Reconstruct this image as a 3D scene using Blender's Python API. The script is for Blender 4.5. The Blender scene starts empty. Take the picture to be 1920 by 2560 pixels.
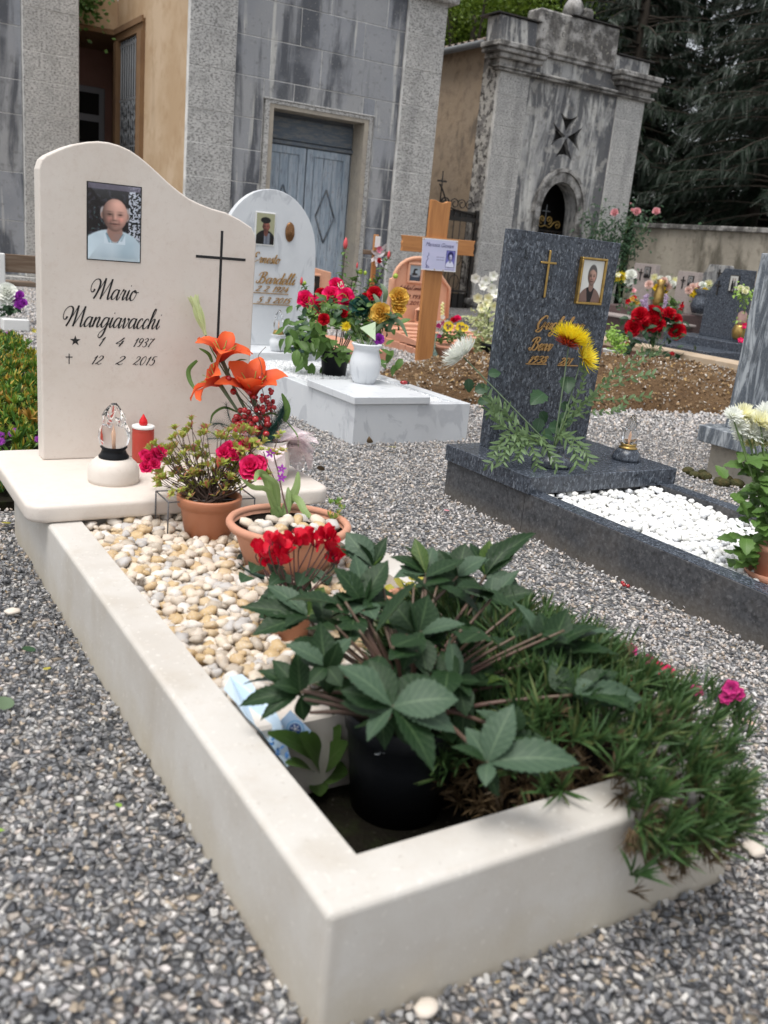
import bpy, bmesh, math, random
import numpy as np
from mathutils import Vector, Matrix, Euler, noise
from mathutils.geometry import tessellate_polygon
R = math.radians
random.seed(7); RNG = np.random.default_rng(7)
SC = bpy.context.scene
COL = bpy.data.collections.new('scene'); SC.collection.children.link(COL)

# ------------------------------------------------------------------ camera
CL = Vector((-0.52425, -0.87462, 1.06452))
CR = Vector((0.85635, -0.50828, 0.09116)); CU = Vector((0.06728, 0.28485, 0.95621)); CF = Vector((0.51199, 0.81272, -0.27813))
cd = bpy.data.cameras.new('camera'); cam = bpy.data.objects.new('camera', cd); COL.objects.link(cam)
cam.matrix_world = Matrix(((CR.x, CU.x, -CF.x, CL.x), (CR.y, CU.y, -CF.y, CL.y), (CR.z, CU.z, -CF.z, CL.z), (0, 0, 0, 1)))
cd.sensor_fit = 'VERTICAL'; cd.sensor_height = 36; cd.sensor_width = 27; cd.lens = 32.39
cd.clip_start = .05; cd.clip_end = 400
cd.dof.use_dof = True; cd.dof.focus_distance = 3.7; cd.dof.aperture_fstop = 32.39e-3 / .0085
SC.camera = cam
# ------------------------------------------------------------------ light
w = bpy.data.worlds.new('World'); SC.world = w; w.use_nodes = True
nt = w.node_tree; bg = nt.nodes['Background']
sky = nt.nodes.new('ShaderNodeTexSky'); sky.sky_type = 'NISHITA'; sky.sun_disc = False
SUN_EL, SUN_AZ = R(72), R(250)          # azimuth measured from +Y towards +X
sky.sun_elevation = SUN_EL; sky.sun_rotation = SUN_AZ
sky.air_density = 1.0; sky.dust_density = 2.5; sky.ozone_density = 1.0
hs = nt.nodes.new('ShaderNodeHueSaturation'); hs.inputs['Saturation'].default_value = .22; hs.inputs['Value'].default_value = 1.0
nt.links.new(sky.outputs[0], hs.inputs['Color']); nt.links.new(hs.outputs[0], bg.inputs['Color'])
bg.inputs['Strength'].default_value = .15
sd = bpy.data.lights.new('sun', 'SUN'); sun = bpy.data.objects.new('sun', sd); COL.objects.link(sun)
sd.energy = 1.5; sd.angle = R(28); sd.color = (1, .965, .92)
sdir = Vector((math.sin(SUN_AZ) * math.cos(SUN_EL), math.cos(SUN_AZ) * math.cos(SUN_EL), math.sin(SUN_EL)))
sun.rotation_euler = sdir.to_track_quat('Z', 'Y').to_euler()
SC.view_settings.view_transform = 'Standard'; SC.view_settings.look = 'None'; SC.view_settings.gamma = 1
SC.view_settings.exposure = .68
try: SC.view_settings.use_curve_mapping = False
except Exception: pass
SC.render.engine = 'CYCLES'

def at(px, py, d):                      # photograph pixel + depth in metres -> place in the cemetery
    return CL + CF * d + CR * ((px - 960) / 2303.3 * d) - CU * ((py - 1280) / 2303.3 * d)
def px_of(p):
    d = Vector(p) - CL; z = d.dot(CF)
    return (960 + 2303.3 * d.dot(CR) / z, 1280 - 2303.3 * d.dot(CU) / z, z)

# ------------------------------------------------------------------ materials
def srgb(c):
    return tuple(((x / 12.92) if x <= .04045 else ((x + .055) / 1.055) ** 2.4) for x in c)
def hexc(h): return srgb(tuple(int(h[i:i + 2], 16) / 255 for i in (0, 2, 4)))
def mat(name, col, rough=.65, layers=(), bump=(), metal=0, spec=.5, trans=0, coat=0, transmission=0, emit=None, alpha=1, ior=1.45, bdist=.01, sss=0):
    m = bpy.data.materials.new(name); m.use_nodes = True
    nt = m.node_tree; N = nt.nodes; L = nt.links
    b = N['Principled BSDF']; out = N['Material Output']
    tc = N.new('ShaderNodeTexCoord'); geo = None; oi = None
    def val(kind, scale, stretch=(1, 1, 1), detail=4, rough_=.55, dist=0):
        mp = N.new('ShaderNodeMapping'); mp.inputs['Scale'].default_value = stretch
        L.new(tc.outputs['Object'], mp.inputs['Vector'])
        if kind == 'noise':
            t = N.new('ShaderNodeTexNoise'); t.inputs['Scale'].default_value = scale; t.inputs['Detail'].default_value = detail
            t.inputs['Roughness'].default_value = rough_; t.inputs['Distortion'].default_value = dist
            o = t.outputs['Fac']
        elif kind == 'vor':
            t = N.new('ShaderNodeTexVoronoi'); t.inputs['Scale'].default_value = scale; o = t.outputs['Distance']
        elif kind == 'vorcell':
            t = N.new('ShaderNodeTexVoronoi'); t.inputs['Scale'].default_value = scale
            s = N.new('ShaderNodeSeparateColor'); L.new(t.outputs['Color'], s.inputs[0]); o = s.outputs[0]
        elif kind == 'voredge':
            t = N.new('ShaderNodeTexVoronoi'); t.feature = 'DISTANCE_TO_EDGE'; t.inputs['Scale'].default_value = scale; o = t.outputs['Distance']
        elif kind == 'wave':
            t = N.new('ShaderNodeTexWave'); t.inputs['Scale'].default_value = scale; t.inputs['Distortion'].default_value = dist or 4
            t.inputs['Detail'].default_value = detail; t.inputs['Detail Scale'].default_value = 1.5; o = t.outputs['Fac']
        L.new(mp.outputs[0], t.inputs['Vector']); return o
    cur = None
    if callable(col): cur = col(N, L)
    elif isinstance(col, str):
        a = N.new('ShaderNodeAttribute'); a.attribute_name = col; cur = a.outputs['Color']
    else:
        rgb = N.new('ShaderNodeRGB'); rgb.outputs[0].default_value = (*col, 1); cur = rgb.outputs[0]
    for ly in layers:
        kind, kw = ly[0], (ly[-1] if isinstance(ly[-1], dict) else {})
        if kind in ('isl', 'obj'):
            _, lo, hi, c, amt = ly[:5]
            if kind == 'isl': g = N.new('ShaderNodeNewGeometry'); o = g.outputs['Random Per Island']
            else: g = N.new('ShaderNodeObjectInfo'); o = g.outputs['Random']
        elif kind in ('t', 's'):
            _, lo, hi, c, amt = ly[:5]
            a = N.new('ShaderNodeAttribute'); a.attribute_name = 'ts'
            sx = N.new('ShaderNodeSeparateXYZ'); L.new(a.outputs['Vector'], sx.inputs[0]); o = sx.outputs[0 if kind == 't' else 1]
            if kind == 's':
                ab = N.new('ShaderNodeMath'); ab.operation = 'ABSOLUTE'; L.new(o, ab.inputs[0]); o = ab.outputs[0]
        elif kind == 'veins':           # side veins from t and |s|
            _, lo, hi, c, amt = ly[:5]
            a = N.new('ShaderNodeAttribute'); a.attribute_name = 'ts'
            sx = N.new('ShaderNodeSeparateXYZ'); L.new(a.outputs['Vector'], sx.inputs[0])
            ab = N.new('ShaderNodeMath'); ab.operation = 'ABSOLUTE'; L.new(sx.outputs[1], ab.inputs[0])
            ma = N.new('ShaderNodeMath'); ma.operation = 'MULTIPLY_ADD'; ma.inputs[1].default_value = -.25; L.new(ab.outputs[0], ma.inputs[0]); L.new(sx.outputs[0], ma.inputs[2])
            mu = N.new('ShaderNodeMath'); mu.operation = 'MULTIPLY'; mu.inputs[1].default_value = 50; L.new(ma.outputs[0], mu.inputs[0])
            sn = N.new('ShaderNodeMath'); sn.operation = 'SINE'; L.new(mu.outputs[0], sn.inputs[0]); o = sn.outputs[0]
        elif kind == 'z':               # height on the object itself (dirt creeping up from the ground)
            _, lo, hi, c, amt = ly[:5]
            sx = N.new('ShaderNodeSeparateXYZ'); L.new(tc.outputs['Object'], sx.inputs[0])
            nz = val('noise', kw.get('nscale', 12)); ma = N.new('ShaderNodeMath'); ma.operation = 'MULTIPLY_ADD'; ma.inputs[1].default_value = kw.get('nz', .1)
            L.new(nz, ma.inputs[0]); L.new(sx.outputs[2], ma.inputs[2]); o = ma.outputs[0]
        else:
            _, scale, lo, hi, c, amt = ly[:6]
            o = val(kind, scale, kw.get('stretch', (1, 1, 1)), kw.get('detail', 4), kw.get('rough', .55), kw.get('dist', 0))
        mr = N.new('ShaderNodeMapRange'); mr.inputs['From Min'].default_value = lo; mr.inputs['From Max'].default_value = hi
        mr.inputs['To Max'].default_value = amt; L.new(o, mr.inputs['Value'])
        if lo > hi: mr.inputs['From Min'].default_value = hi; mr.inputs['From Max'].default_value = lo; mr.inputs['To Min'].default_value = amt; mr.inputs['To Max'].default_value = 0
        mx = N.new('ShaderNodeMix'); mx.data_type = 'RGBA'; mx.blend_type = kw.get('blend', 'MIX')
        L.new(mr.outputs[0], mx.inputs['Factor']); L.new(cur, mx.inputs['A']); mx.inputs['B'].default_value = (*c, 1)
        cur = mx.outputs['Result']
    L.new(cur, b.inputs['Base Color'])
    b.inputs['Roughness'].default_value = rough; b.inputs['Metallic'].default_value = metal
    b.inputs['Specular IOR Level'].default_value = spec; b.inputs['IOR'].default_value = ior
    b.inputs['Coat Weight'].default_value = coat; b.inputs['Transmission Weight'].default_value = transmission; b.inputs['Alpha'].default_value = alpha
    if sss: b.inputs['Subsurface Weight'].default_value = sss; b.inputs['Subsurface Radius'].default_value = (.01, .006, .004); b.inputs['Subsurface Scale'].default_value = 1
    if emit: b.inputs['Emission Color'].default_value = (*emit[0], 1); b.inputs['Emission Strength'].default_value = emit[1]
    h = None
    for bl in bump:
        kind, scale, st = bl[:3]; kw = bl[3] if len(bl) > 3 else {}
        o = val(kind, scale, kw.get('stretch', (1, 1, 1)), kw.get('detail', 5), kw.get('rough', .6), kw.get('dist', 0))
        if 'lo' in kw:
            mr = N.new('ShaderNodeMapRange'); mr.inputs['From Min'].default_value = kw['lo']; mr.inputs['From Max'].default_value = kw['hi']; L.new(o, mr.inputs['Value']); o = mr.outputs[0]
        mu = N.new('ShaderNodeMath'); mu.operation = 'MULTIPLY_ADD'; mu.inputs[1].default_value = st; mu.inputs[2].default_value = 0
        L.new(o, mu.inputs[0])
        if h is not None: L.new(h, mu.inputs[2])
        h = mu.outputs[0]
    if h is not None:
        bp = N.new('ShaderNodeBump'); bp.inputs['Strength'].default_value = 1; bp.inputs['Distance'].default_value = bdist
        L.new(h, bp.inputs['Height']); L.new(bp.outputs[0], b.inputs['Normal'])
    if trans:
        tr = N.new('ShaderNodeBsdfTranslucent'); L.new(cur, tr.inputs['Color']); mx = N.new('ShaderNodeMixShader'); mx.inputs[0].default_value = trans
        L.new(b.outputs[0], mx.inputs[1]); L.new(tr.outputs[0], mx.inputs[2]); L.new(mx.outputs[0], out.inputs['Surface'])
    return m
def ramp_random(cols, per='obj'):       # one colour out of a list per instance / per island
    def f(N, L):
        if per == 'obj': g = N.new('ShaderNodeObjectInfo'); o = g.outputs['Random']
        elif per == 'isl': g = N.new('ShaderNodeNewGeometry'); o = g.outputs['Random Per Island']
        else:
            tc = N.new('ShaderNodeTexCoord'); t = N.new('ShaderNodeTexVoronoi'); t.inputs['Scale'].default_value = per
            L.new(tc.outputs['Object'], t.inputs['Vector']); s = N.new('ShaderNodeSeparateColor'); L.new(t.outputs['Color'], s.inputs[0]); o = s.outputs[0]
        r = N.new('ShaderNodeValToRGB'); r.color_ramp.interpolation = 'CONSTANT' if per != 'isl' else 'LINEAR'
        el = r.color_ramp.elements; n = len(cols)
        while len(el) < n: el.new(.5)
        for i, c in enumerate(cols): el[i].position = i / n; el[i].color = (*c, 1)
        L.new(o, r.inputs[0]); return r.outputs[0]
    return f

# ------------------------------------------------------------------ geometry collector
class Geo:
    def __init__(s): s.V = []; s.L = []; s.S = []; s.M = []; s.SM = []; s.TS = []; s.n = 0
    def add(s, V, F, m=0, smooth=False, ts=None):
        V = np.asarray(V, float).reshape(-1, 3)
        if isinstance(F, np.ndarray): lo = F.ravel(); sz = np.full(len(F), F.shape[1])
        else: lo = np.array([i for f in F for i in f], int); sz = np.array([len(f) for f in F], int)
        s.V.append(V); s.L.append(lo + s.n); s.S.append(sz); s.M.append(np.full(len(sz), m)); s.SM.append(np.full(len(sz), smooth))
        s.TS.append(np.zeros((len(V), 2)) if ts is None else np.asarray(ts, float)); s.n += len(V); return s
    def flat(s):
        if len(s.V) != 1:
            s.V = [np.concatenate(s.V)]; s.L = [np.concatenate(s.L)]; s.S = [np.concatenate(s.S)]; s.M = [np.concatenate(s.M)]; s.SM = [np.concatenate(s.SM)]; s.TS = [np.concatenate(s.TS)]
        return s
    def merge(s, g, mx=None, m=None):
        if not g.V: return s
        g.flat(); V = g.V[0]
        if mx is not None:
            A = np.array(mx); V = V @ A[:3, :3].T + A[:3, 3]
        s.V.append(V); s.L.append(g.L[0] + s.n); s.S.append(g.S[0]); s.M.append(g.M[0] if m is None else np.full(len(g.S[0]), m)); s.SM.append(g.SM[0]); s.TS.append(g.TS[0]); s.n += len(V); return s
    def mesh(s, name, mats, off=(0, 0, 0)):
        s.flat(); me = bpy.data.meshes.new(name); V = s.V[0] - np.array(off)
        me.vertices.add(len(V)); me.vertices.foreach_set('co', V.ravel())
        me.loops.add(len(s.L[0])); me.loops.foreach_set('vertex_index', s.L[0].astype(np.int32))
        st = np.concatenate([[0], np.cumsum(s.S[0])[:-1]]).astype(np.int32)
        me.polygons.add(len(st)); me.polygons.foreach_set('loop_start', st)
        try: me.polygons.foreach_set('loop_total', s.S[0].astype(np.int32))
        except Exception: pass
        me.polygons.foreach_set('material_index', s.M[0].astype(np.int32)); me.polygons.foreach_set('use_smooth', s.SM[0].astype(bool))
        a = me.attributes.new('ts', 'FLOAT_VECTOR', 'POINT'); a.data.foreach_set('vector', np.column_stack([s.TS[0], np.zeros(len(V))]).ravel())
        for m in (mats if isinstance(mats, (list, tuple)) else [mats]): me.materials.append(m)
        me.update(); me.validate(); return me
    # shapes
    def box(s, x0, x1, y0, y1, z0, z1, m=0):
        return s.add([(x0, y0, z0), (x1, y0, z0), (x1, y1, z0), (x0, y1, z0), (x0, y0, z1), (x1, y0, z1), (x1, y1, z1), (x0, y1, z1)],
                     [(0, 3, 2, 1), (4, 5, 6, 7), (0, 1, 5, 4), (1, 2, 6, 5), (2, 3, 7, 6), (3, 0, 4, 7)], m)
    def from_bm(s, bm, m=0, smooth=False):
        bm.verts.ensure_lookup_table(); V = [v.co[:] for v in bm.verts]; F = [[v.index for v in f.verts] for f in bm.faces]
        bm.free(); return s.add(V, F, m, smooth)
    def rbox(s, x0, x1, y0, y1, z0, z1, r=.004, seg=1, m=0, smooth=False):
        bm = bmesh.new(); bmesh.ops.create_cube(bm, size=1)
        for v in bm.verts: v.co = Vector(((x0 + x1) / 2 + v.co.x * (x1 - x0), (y0 + y1) / 2 + v.co.y * (y1 - y0), (z0 + z1) / 2 + v.co.z * (z1 - z0)))
        bmesh.ops.bevel(bm, geom=bm.edges[:], offset=r, segments=seg, affect='EDGES', profile=.5)
        bm.verts.index_update(); return s.from_bm(bm, m, smooth)
    def prism(s, out, a0, a1, axis='y', holes=(), m=0, bevel=0, seg=2, smooth=False):
        """2D outline (CCW) in the plane across `axis`, extruded from a0 to a1"""
        def p3(p, a): return (p[0], a, p[1]) if axis == 'y' else ((p[0], p[1], a) if axis == 'z' else (a, p[0], p[1]))
        loops = [list(out)] + [list(h) for h in holes]
        if bevel and not holes:
            bm = bmesh.new(); f = [bm.verts.new(p3(p, a0)) for p in out]; g = [bm.verts.new(p3(p, a1)) for p in out]
            bm.faces.new(f); bm.faces.new(g[::-1]); n = len(f)
            for i in range(n): bm.faces.new((f[i], g[i], g[(i + 1) % n], f[(i + 1) % n]))
            bmesh.ops.recalc_face_normals(bm, faces=bm.faces[:])
            ed = [e for e in bm.edges if e.link_faces[0].normal.dot(e.link_faces[1].normal) < .7 and len(e.link_faces) == 2]
            bmesh.ops.bevel(bm, geom=ed, offset=bevel, segments=seg, affect='EDGES', profile=.5, clamp_overlap=True)
            bm.verts.index_update(); return s.from_bm(bm, m, smooth)
        tri = tessellate_polygon([[Vector((p[0], p[1], 0)) for p in l] for l in loops])
        pts = [p for l in loops for p in l]; n = len(pts)
        V = [p3(p, a0) for p in pts] + [p3(p, a1) for p in pts]
        F = [tuple(t) for t in tri] + [tuple(i + n for i in t[::-1]) for t in tri]; k = 0
        for l in loops:
            q = len(l)
            for i in range(q): F.append((k + i, k + (i + 1) % q, k + (i + 1) % q + n, k + i + n))
            k += q
        bm = bmesh.new(); vs = [bm.verts.new(v) for v in V]
        for f in F:
            try: bm.faces.new([vs[i] for i in f])
            except Exception: pass
        bmesh.ops.recalc_face_normals(bm, faces=bm.faces[:]); bm.verts.index_update(); return s.from_bm(bm, m, smooth)
    def lathe(s, prof, c=(0, 0, 0), seg=24, m=0, smooth=True, fn=None):
        V = []; n = len(prof)
        for i, (r, z) in enumerate(prof):
            for k in range(seg):
                a = 2 * math.pi * k / seg; rr = r * (fn(a, i / (n - 1)) if fn else 1)
                V.append((c[0] + rr * math.cos(a), c[1] + rr * math.sin(a), c[2] + z))
        F = [(i * seg + k, i * seg + (k + 1) % seg, (i + 1) * seg + (k + 1) % seg, (i + 1) * seg + k) for i in range(n - 1) for k in range(seg)]
        if prof[0][0] > 1e-5: F.append(tuple(range(seg))[::-1])
        if prof[-1][0] > 1e-5: F.append(tuple((n - 1) * seg + k for k in range(seg)))
        return s.add(V, F, m, smooth)
    def tube(s, pts, r, seg=6, m=0, sm=0, caps=True):
        pts = [Vector(p) for p in pts]
        if sm: pts = crs(pts, sm)
        n = len(pts); rs = [r] * n if not isinstance(r, (list, tuple)) else [np.interp(i / (n - 1), np.linspace(0, 1, len(r)), r) for i in range(n)]
        V = []; N = None
        for i, p in enumerate(pts):
            t = (pts[min(i + 1, n - 1)] - pts[max(i - 1, 0)]).normalized()
            if N is None: N = t.orthogonal().normalized()
            N = (N - t * N.dot(t)).normalized(); B = t.cross(N)
            for k in range(seg):
                a = 2 * math.pi * k / seg; V.append(p + (N * math.cos(a) + B * math.sin(a)) * rs[i])
        F = [(i * seg + k, i * seg + (k + 1) % seg, (i + 1) * seg + (k + 1) % seg, (i + 1) * seg + k) for i in range(n - 1) for k in range(seg)]
        if caps: F += [tuple(range(seg))[::-1], tuple((n - 1) * seg + k for k in range(seg))]
        ts = [(i / (n - 1), 0) for i in range(n) for k in range(seg)]
        return s.add([v[:] for v in V], F, m, True, ts)
    def ball(s, c, r, sub=2, m=0, sc=(1, 1, 1)):
        g = ICO[sub]; V = g[0] * np.array(sc) * r + np.array(c); return s.add(V, g[1], m, True)
def crs(P, k=4):
    out = []; n = len(P)
    for i in range(n - 1):
        p0, p1, p2, p3 = P[max(i - 1, 0)], P[i], P[i + 1], P[min(i + 2, n - 1)]
        for j in range(k):
            t = j / k; out.append(.5 * ((2 * p1) + (p2 - p0) * t + (2 * p0 - 5 * p1 + 4 * p2 - p3) * t * t + (3 * p1 - p0 - 3 * p2 + p3) * t ** 3))
    out.append(P[-1]); return out
def _ico(sub):
    bm = bmesh.new(); bmesh.ops.create_icosphere(bm, subdivisions=sub, radius=1); bm.verts.index_update()
    V = np.array([v.co[:] for v in bm.verts]); F = np.array([[v.index for v in f.verts] for f in bm.faces]); bm.free(); return V, F
ICO = {i: _ico(i) for i in (1, 2, 3)}

# ------------------------------------------------------------------ objects
ORG = {}
def link(o, parent=None):
    COL.objects.link(o)
    if parent: o.parent = parent
    return o
def tag(o, label=None, cat=None, group=None, kind=None):
    if label: o['label'] = label
    if cat: o['category'] = cat
    if group: o['group'] = group
    if kind: o['kind'] = kind
    return o
def thing(name, label, cat, loc=(0, 0, 0), group=None):
    o = bpy.data.objects.new(name, None); o.empty_display_size = .05; link(o); o.location = loc; ORG[o.name] = Vector(loc)
    return tag(o, label, cat, group)
def root_of(o):
    while o.parent: o = o.parent
    return o
def part(g, name, mats, parent, kind=None, label=None, local=False):
    off = (0, 0, 0) if local else ORG.get(root_of(parent).name, Vector())
    o = bpy.data.objects.new(name, g.mesh(name, mats, off)); link(o, parent)
    return tag(o, label, None, None, kind)
def single(g, name, mats, label=None, cat=None, loc=(0, 0, 0), group=None, kind=None):
    o = bpy.data.objects.new(name, g.mesh(name, mats, loc)); link(o); o.location = loc; ORG[o.name] = Vector(loc)
    return tag(o, label, cat, group, kind)
def dup(root, loc=None, rz=None, label=None, group=None, scale=None):
    r = root.copy(); COL.objects.link(r)
    if loc is not None: r.location = loc; ORG[r.name] = Vector(loc)
    if rz is not None: r.rotation_euler[2] = rz
    if label: r['label'] = label
    if group: r['group'] = group
    if scale: r.scale = (scale,) * 3 if not isinstance(scale, tuple) else scale
    for ch in list(root.children):
        c = ch.copy(); COL.objects.link(c); c.parent = r
        for g in list(ch.children): d = g.copy(); COL.objects.link(d); d.parent = c
    return r
def frame(o, x, zh=(0, 0, 1), sc=1.0):
    X = Vector(x).normalized(); Z = Vector(zh); Z = Z - X * Z.dot(X)
    if Z.length < 1e-4: Z = X.orthogonal()
    Z.normalize(); Y = Z.cross(X)
    if not isinstance(sc, (tuple, list)): sc = (sc, sc, sc)
    return np.array([[X.x * sc[0], Y.x * sc[1], Z.x * sc[2], o[0]], [X.y * sc[0], Y.y * sc[1], Z.y * sc[2], o[1]], [X.z * sc[0], Y.z * sc[1], Z.z * sc[2], o[2]], [0, 0, 0, 1]])
HIDDEN = bpy.data.collections.new('scatter_sources')
def scatter(name, pts, scl, variants, mats, label=None, cat=None, parent=None, rots=None, kind='stuff'):
    """loose material nobody could count: instances of small meshes on points"""
    n = len(pts); me = bpy.data.meshes.new(name); me.vertices.add(n); me.vertices.foreach_set('co', np.asarray(pts, float).ravel())
    a = me.attributes.new('scl', 'FLOAT', 'POINT'); a.data.foreach_set('value', np.asarray(scl, float))
    if rots is None: rots = RNG.uniform(0, 6.28, (n, 3))
    a = me.attributes.new('rot', 'FLOAT_VECTOR', 'POINT'); a.data.foreach_set('vector', np.asarray(rots, float).ravel())
    a = me.attributes.new('pick', 'INT', 'POINT'); a.data.foreach_set('value', RNG.integers(0, len(variants), n).astype(np.int32))
    o = bpy.data.objects.new(name, me); link(o, parent); tag(o, label, cat, None, kind)
    c = bpy.data.collections.new(name + '_source'); HIDDEN.children.link(c)
    for i, g in enumerate(variants):
        s = bpy.data.objects.new('%s_%02d' % (name, i), g.mesh(name, mats)); c.objects.link(s)
    ng = bpy.data.node_groups.new(name, 'GeometryNodeTree')
    ng.interface.new_socket('Geometry', in_out='INPUT', socket_type='NodeSocketGeometry'); ng.interface.new_socket('Geometry', in_out='OUTPUT', socket_type='NodeSocketGeometry')
    N, L = ng.nodes, ng.links; gi = N.new('NodeGroupInput'); go = N.new('NodeGroupOutput'); ip = N.new('GeometryNodeInstanceOnPoints')
    ci = N.new('GeometryNodeCollectionInfo'); ci.inputs['Collection'].default_value = c; ci.inputs['Separate Children'].default_value = True; ci.inputs['Reset Children'].default_value = True
    L.new(gi.outputs[0], ip.inputs['Points']); L.new(ci.outputs[0], ip.inputs['Instance']); ip.inputs['Pick Instance'].default_value = True
    def na(nm, t):
        q = N.new('GeometryNodeInputNamedAttribute'); q.data_type = t; q.inputs['Name'].default_value = nm; return q.outputs[0]
    L.new(na('pick', 'INT'), ip.inputs['Instance Index'])
    er = N.new('FunctionNodeEulerToRotation'); L.new(na('rot', 'FLOAT_VECTOR'), er.inputs[0]); L.new(er.outputs[0], ip.inputs['Rotation'])
    L.new(na('scl', 'FLOAT'), ip.inputs['Scale']); L.new(ip.outputs[0], go.inputs[0])
    md = o.modifiers.new('scatter', 'NODES'); md.node_group = ng; return o
def stone_geo(kind='round', seed=0, sq=(1, .8, .6)):
    rg = np.random.default_rng(seed + 100)
    g = Geo()
    if kind == 'round':
        V, F = ICO[2]; V = V.copy(); o = rg.uniform(-50, 50, 3)
        am = .28 + .35 * (seed % 3 == 0) + .22 * (seed % 3 == 1)
        k = np.array([1 + am * noise.noise(Vector(v * 1.1 + o)) + am * .5 * noise.noise(Vector(v * 2.2 + o)) for v in V]); V = V * k[:, None] * np.array(sq)
        g.add(V, F, 0, True)
    else:
        P = rg.normal(size=(11, 3)); P /= np.linalg.norm(P, axis=1)[:, None]; P *= rg.uniform(.75, 1.1, (11, 1)); P *= np.array(sq)
        bm = bmesh.new(); [bm.verts.new(p) for p in P]; r = bmesh.ops.convex_hull(bm, input=bm.verts[:])
        dl = [v for v in bm.verts if not v.link_faces]
        for v in dl: bm.verts.remove(v)
        bm.verts.index_update(); g.from_bm(bm)
    return g

# ------------------------------------------------------------------ leaves, petals, flowers
def blade(L=1, W=.3, bend=0, cup=0, n=5, m=1, prof='leaf', ruffle=0, serr=0, fold=0, seed=0, side=0):
    """strip along +X, up +Z; bend = total upward curl (rad), cup/fold = cross section"""
    us = np.linspace(0, 1, n + 1); V = []; TS = []
    x = z = y = 0; rg = random.Random(seed); ang = 0
    P = [(0, 0, 0)]
    for i in range(n):
        a = bend * (i + .5) / n; x += L / n * math.cos(a); z += L / n * math.sin(a); P.append((x, z, a))
    for i, u in enumerate(us):
        if prof == 'leaf': w = math.sin(math.pi * min(1, u ** .75 * .985 + .012)) ** .85
        elif prof == 'hell': w = math.sin(math.pi * min(.99, u ** .95 * .97 + .02)) ** 1.15
        elif prof == 'petal': w = math.sin(math.pi * min(.93, u ** 1.1 * .8 + .08))
        elif prof == 'strap': w = min(1, u * 5 + .35, (1 - u) * 2.6 + .04)
        elif prof == 'round': w = math.sqrt(max(0, 1 - (2 * u - 1) ** 2)) * .96 + .04
        elif prof == 'obov': w = math.sin(math.pi * min(.97, u ** 1.7 * .9 + .04))
        elif prof == 'heart': w = (min(1, .35 + u * 4)) * (1 - u) ** .6 + .02
        elif prof == 'lily': w = math.sin(math.pi * min(.985, u ** 1.25 * .94 + .045)) ** .8
        w *= W / 2
        if serr and 0 < i < n: w *= 1 + (serr if i % 2 else -serr)
        px, pz, a = P[i]
        for j in range(-m, m + 1):
            s_ = j / m; zz = cup * w * (s_ * s_) + fold * w * abs(s_) + ruffle * L * math.sin(i * 1.9 + seed + j * 1.3) * abs(s_)
            V.append((px - math.sin(a) * zz, s_ * w + side * u * u * L, pz + math.cos(a) * zz)); TS.append((u, s_))
    k = 2 * m + 1
    F = np.array([(i * k + j, (i + 1) * k + j, (i + 1) * k + j + 1, i * k + j + 1) for i in range(n) for j in range(k - 1)])
    return Geo().add(V, F, 0, True, TS)
def dirv(az, el): return Vector((math.cos(az) * math.cos(el), math.sin(az) * math.cos(el), math.sin(el)))
def fl_rose(Rr=.03, seed=0, open_=1.0, layers=5):
    g = Geo(); rg = random.Random(seed)
    for l in range(layers):
        f = l / (layers - 1); n = 3 + (l > 0) + (l > 2); el = R(86 - 52 * f * open_); r0 = Rr * .12 * f
        Lp = Rr * (.85 + .25 * f); b = blade(Lp, Lp * (1.0 + .35 * f), bend=R(35 - 75 * f * open_), cup=.55, n=4, m=2, prof='obov', ruffle=.02, seed=l)
        for k in range(n):
            az = k * 6.283 / n + l * 1.1 + rg.uniform(-.2, .2); d = dirv(az, el); up = dirv(az + math.pi, R(90) - el if el < 1.5 else 0.1)
            g.merge(b, frame(dirv(az, 0) * r0, d, up))
    return g
def fl_mum(Rr=.04, n=110, seed=0, w=.16, flat=.55, curl=50, droop=0):
    g = Geo(); rg = random.Random(seed)
    bs = [blade(1, w, bend=R(c), cup=.6, n=4, m=1, prof='strap') for c in (curl * .5, curl, curl * 1.3)]
    for i in range(n):
        u = (i + .5) / n; el = math.asin(1 - u * (1 + droop)); az = i * 2.39996
        L = Rr * (.62 + .42 * math.cos(el) ** 1.2) * rg.uniform(.9, 1.08)
        d = dirv(az, el * flat + rg.uniform(-.06, .06)); g.merge(rg.choice(bs), frame(dirv(az, el) * Rr * .1, d, Vector((0, 0, 1)) if el < 1.3 else dirv(az + 3.14, 0), (L, L, L)))
    return g
def fl_simple(n=5, L=.02, W=.018, el=20, bend=20, cup=.3, prof='obov', ruffle=.03, rows=1, twist=0, seed=0, m=2):
    g = Geo()
    for r_ in range(rows):
        for k in range(n):
            az = (k + r_ * .5) * 6.283 / n; e = R(el + r_ * 25); b = blade(L * (1 - .15 * r_), W, bend=R(bend), cup=cup, n=4, m=m, prof=prof, ruffle=ruffle, seed=seed + k)
            g.merge(b, frame(dirv(az, 0) * L * .06, dirv(az, e), (0, 0, 1)))
    return g
def orient(g, o, n, sc=1.0, spin=0):
    """matrix that puts a +Z-facing flower at o with its face along n"""
    Z = Vector(n).normalized(); X = Z.orthogonal().normalized(); X.rotate(Matrix.Rotation(spin, 3, Z)); Y = Z.cross(X)
    return np.array([[X.x * sc, Y.x * sc, Z.x * sc, o[0]], [X.y * sc, Y.y * sc, Z.y * sc, o[1]], [X.z * sc, Y.z * sc, Z.z * sc, o[2]], [0, 0, 0, 1]])
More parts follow.
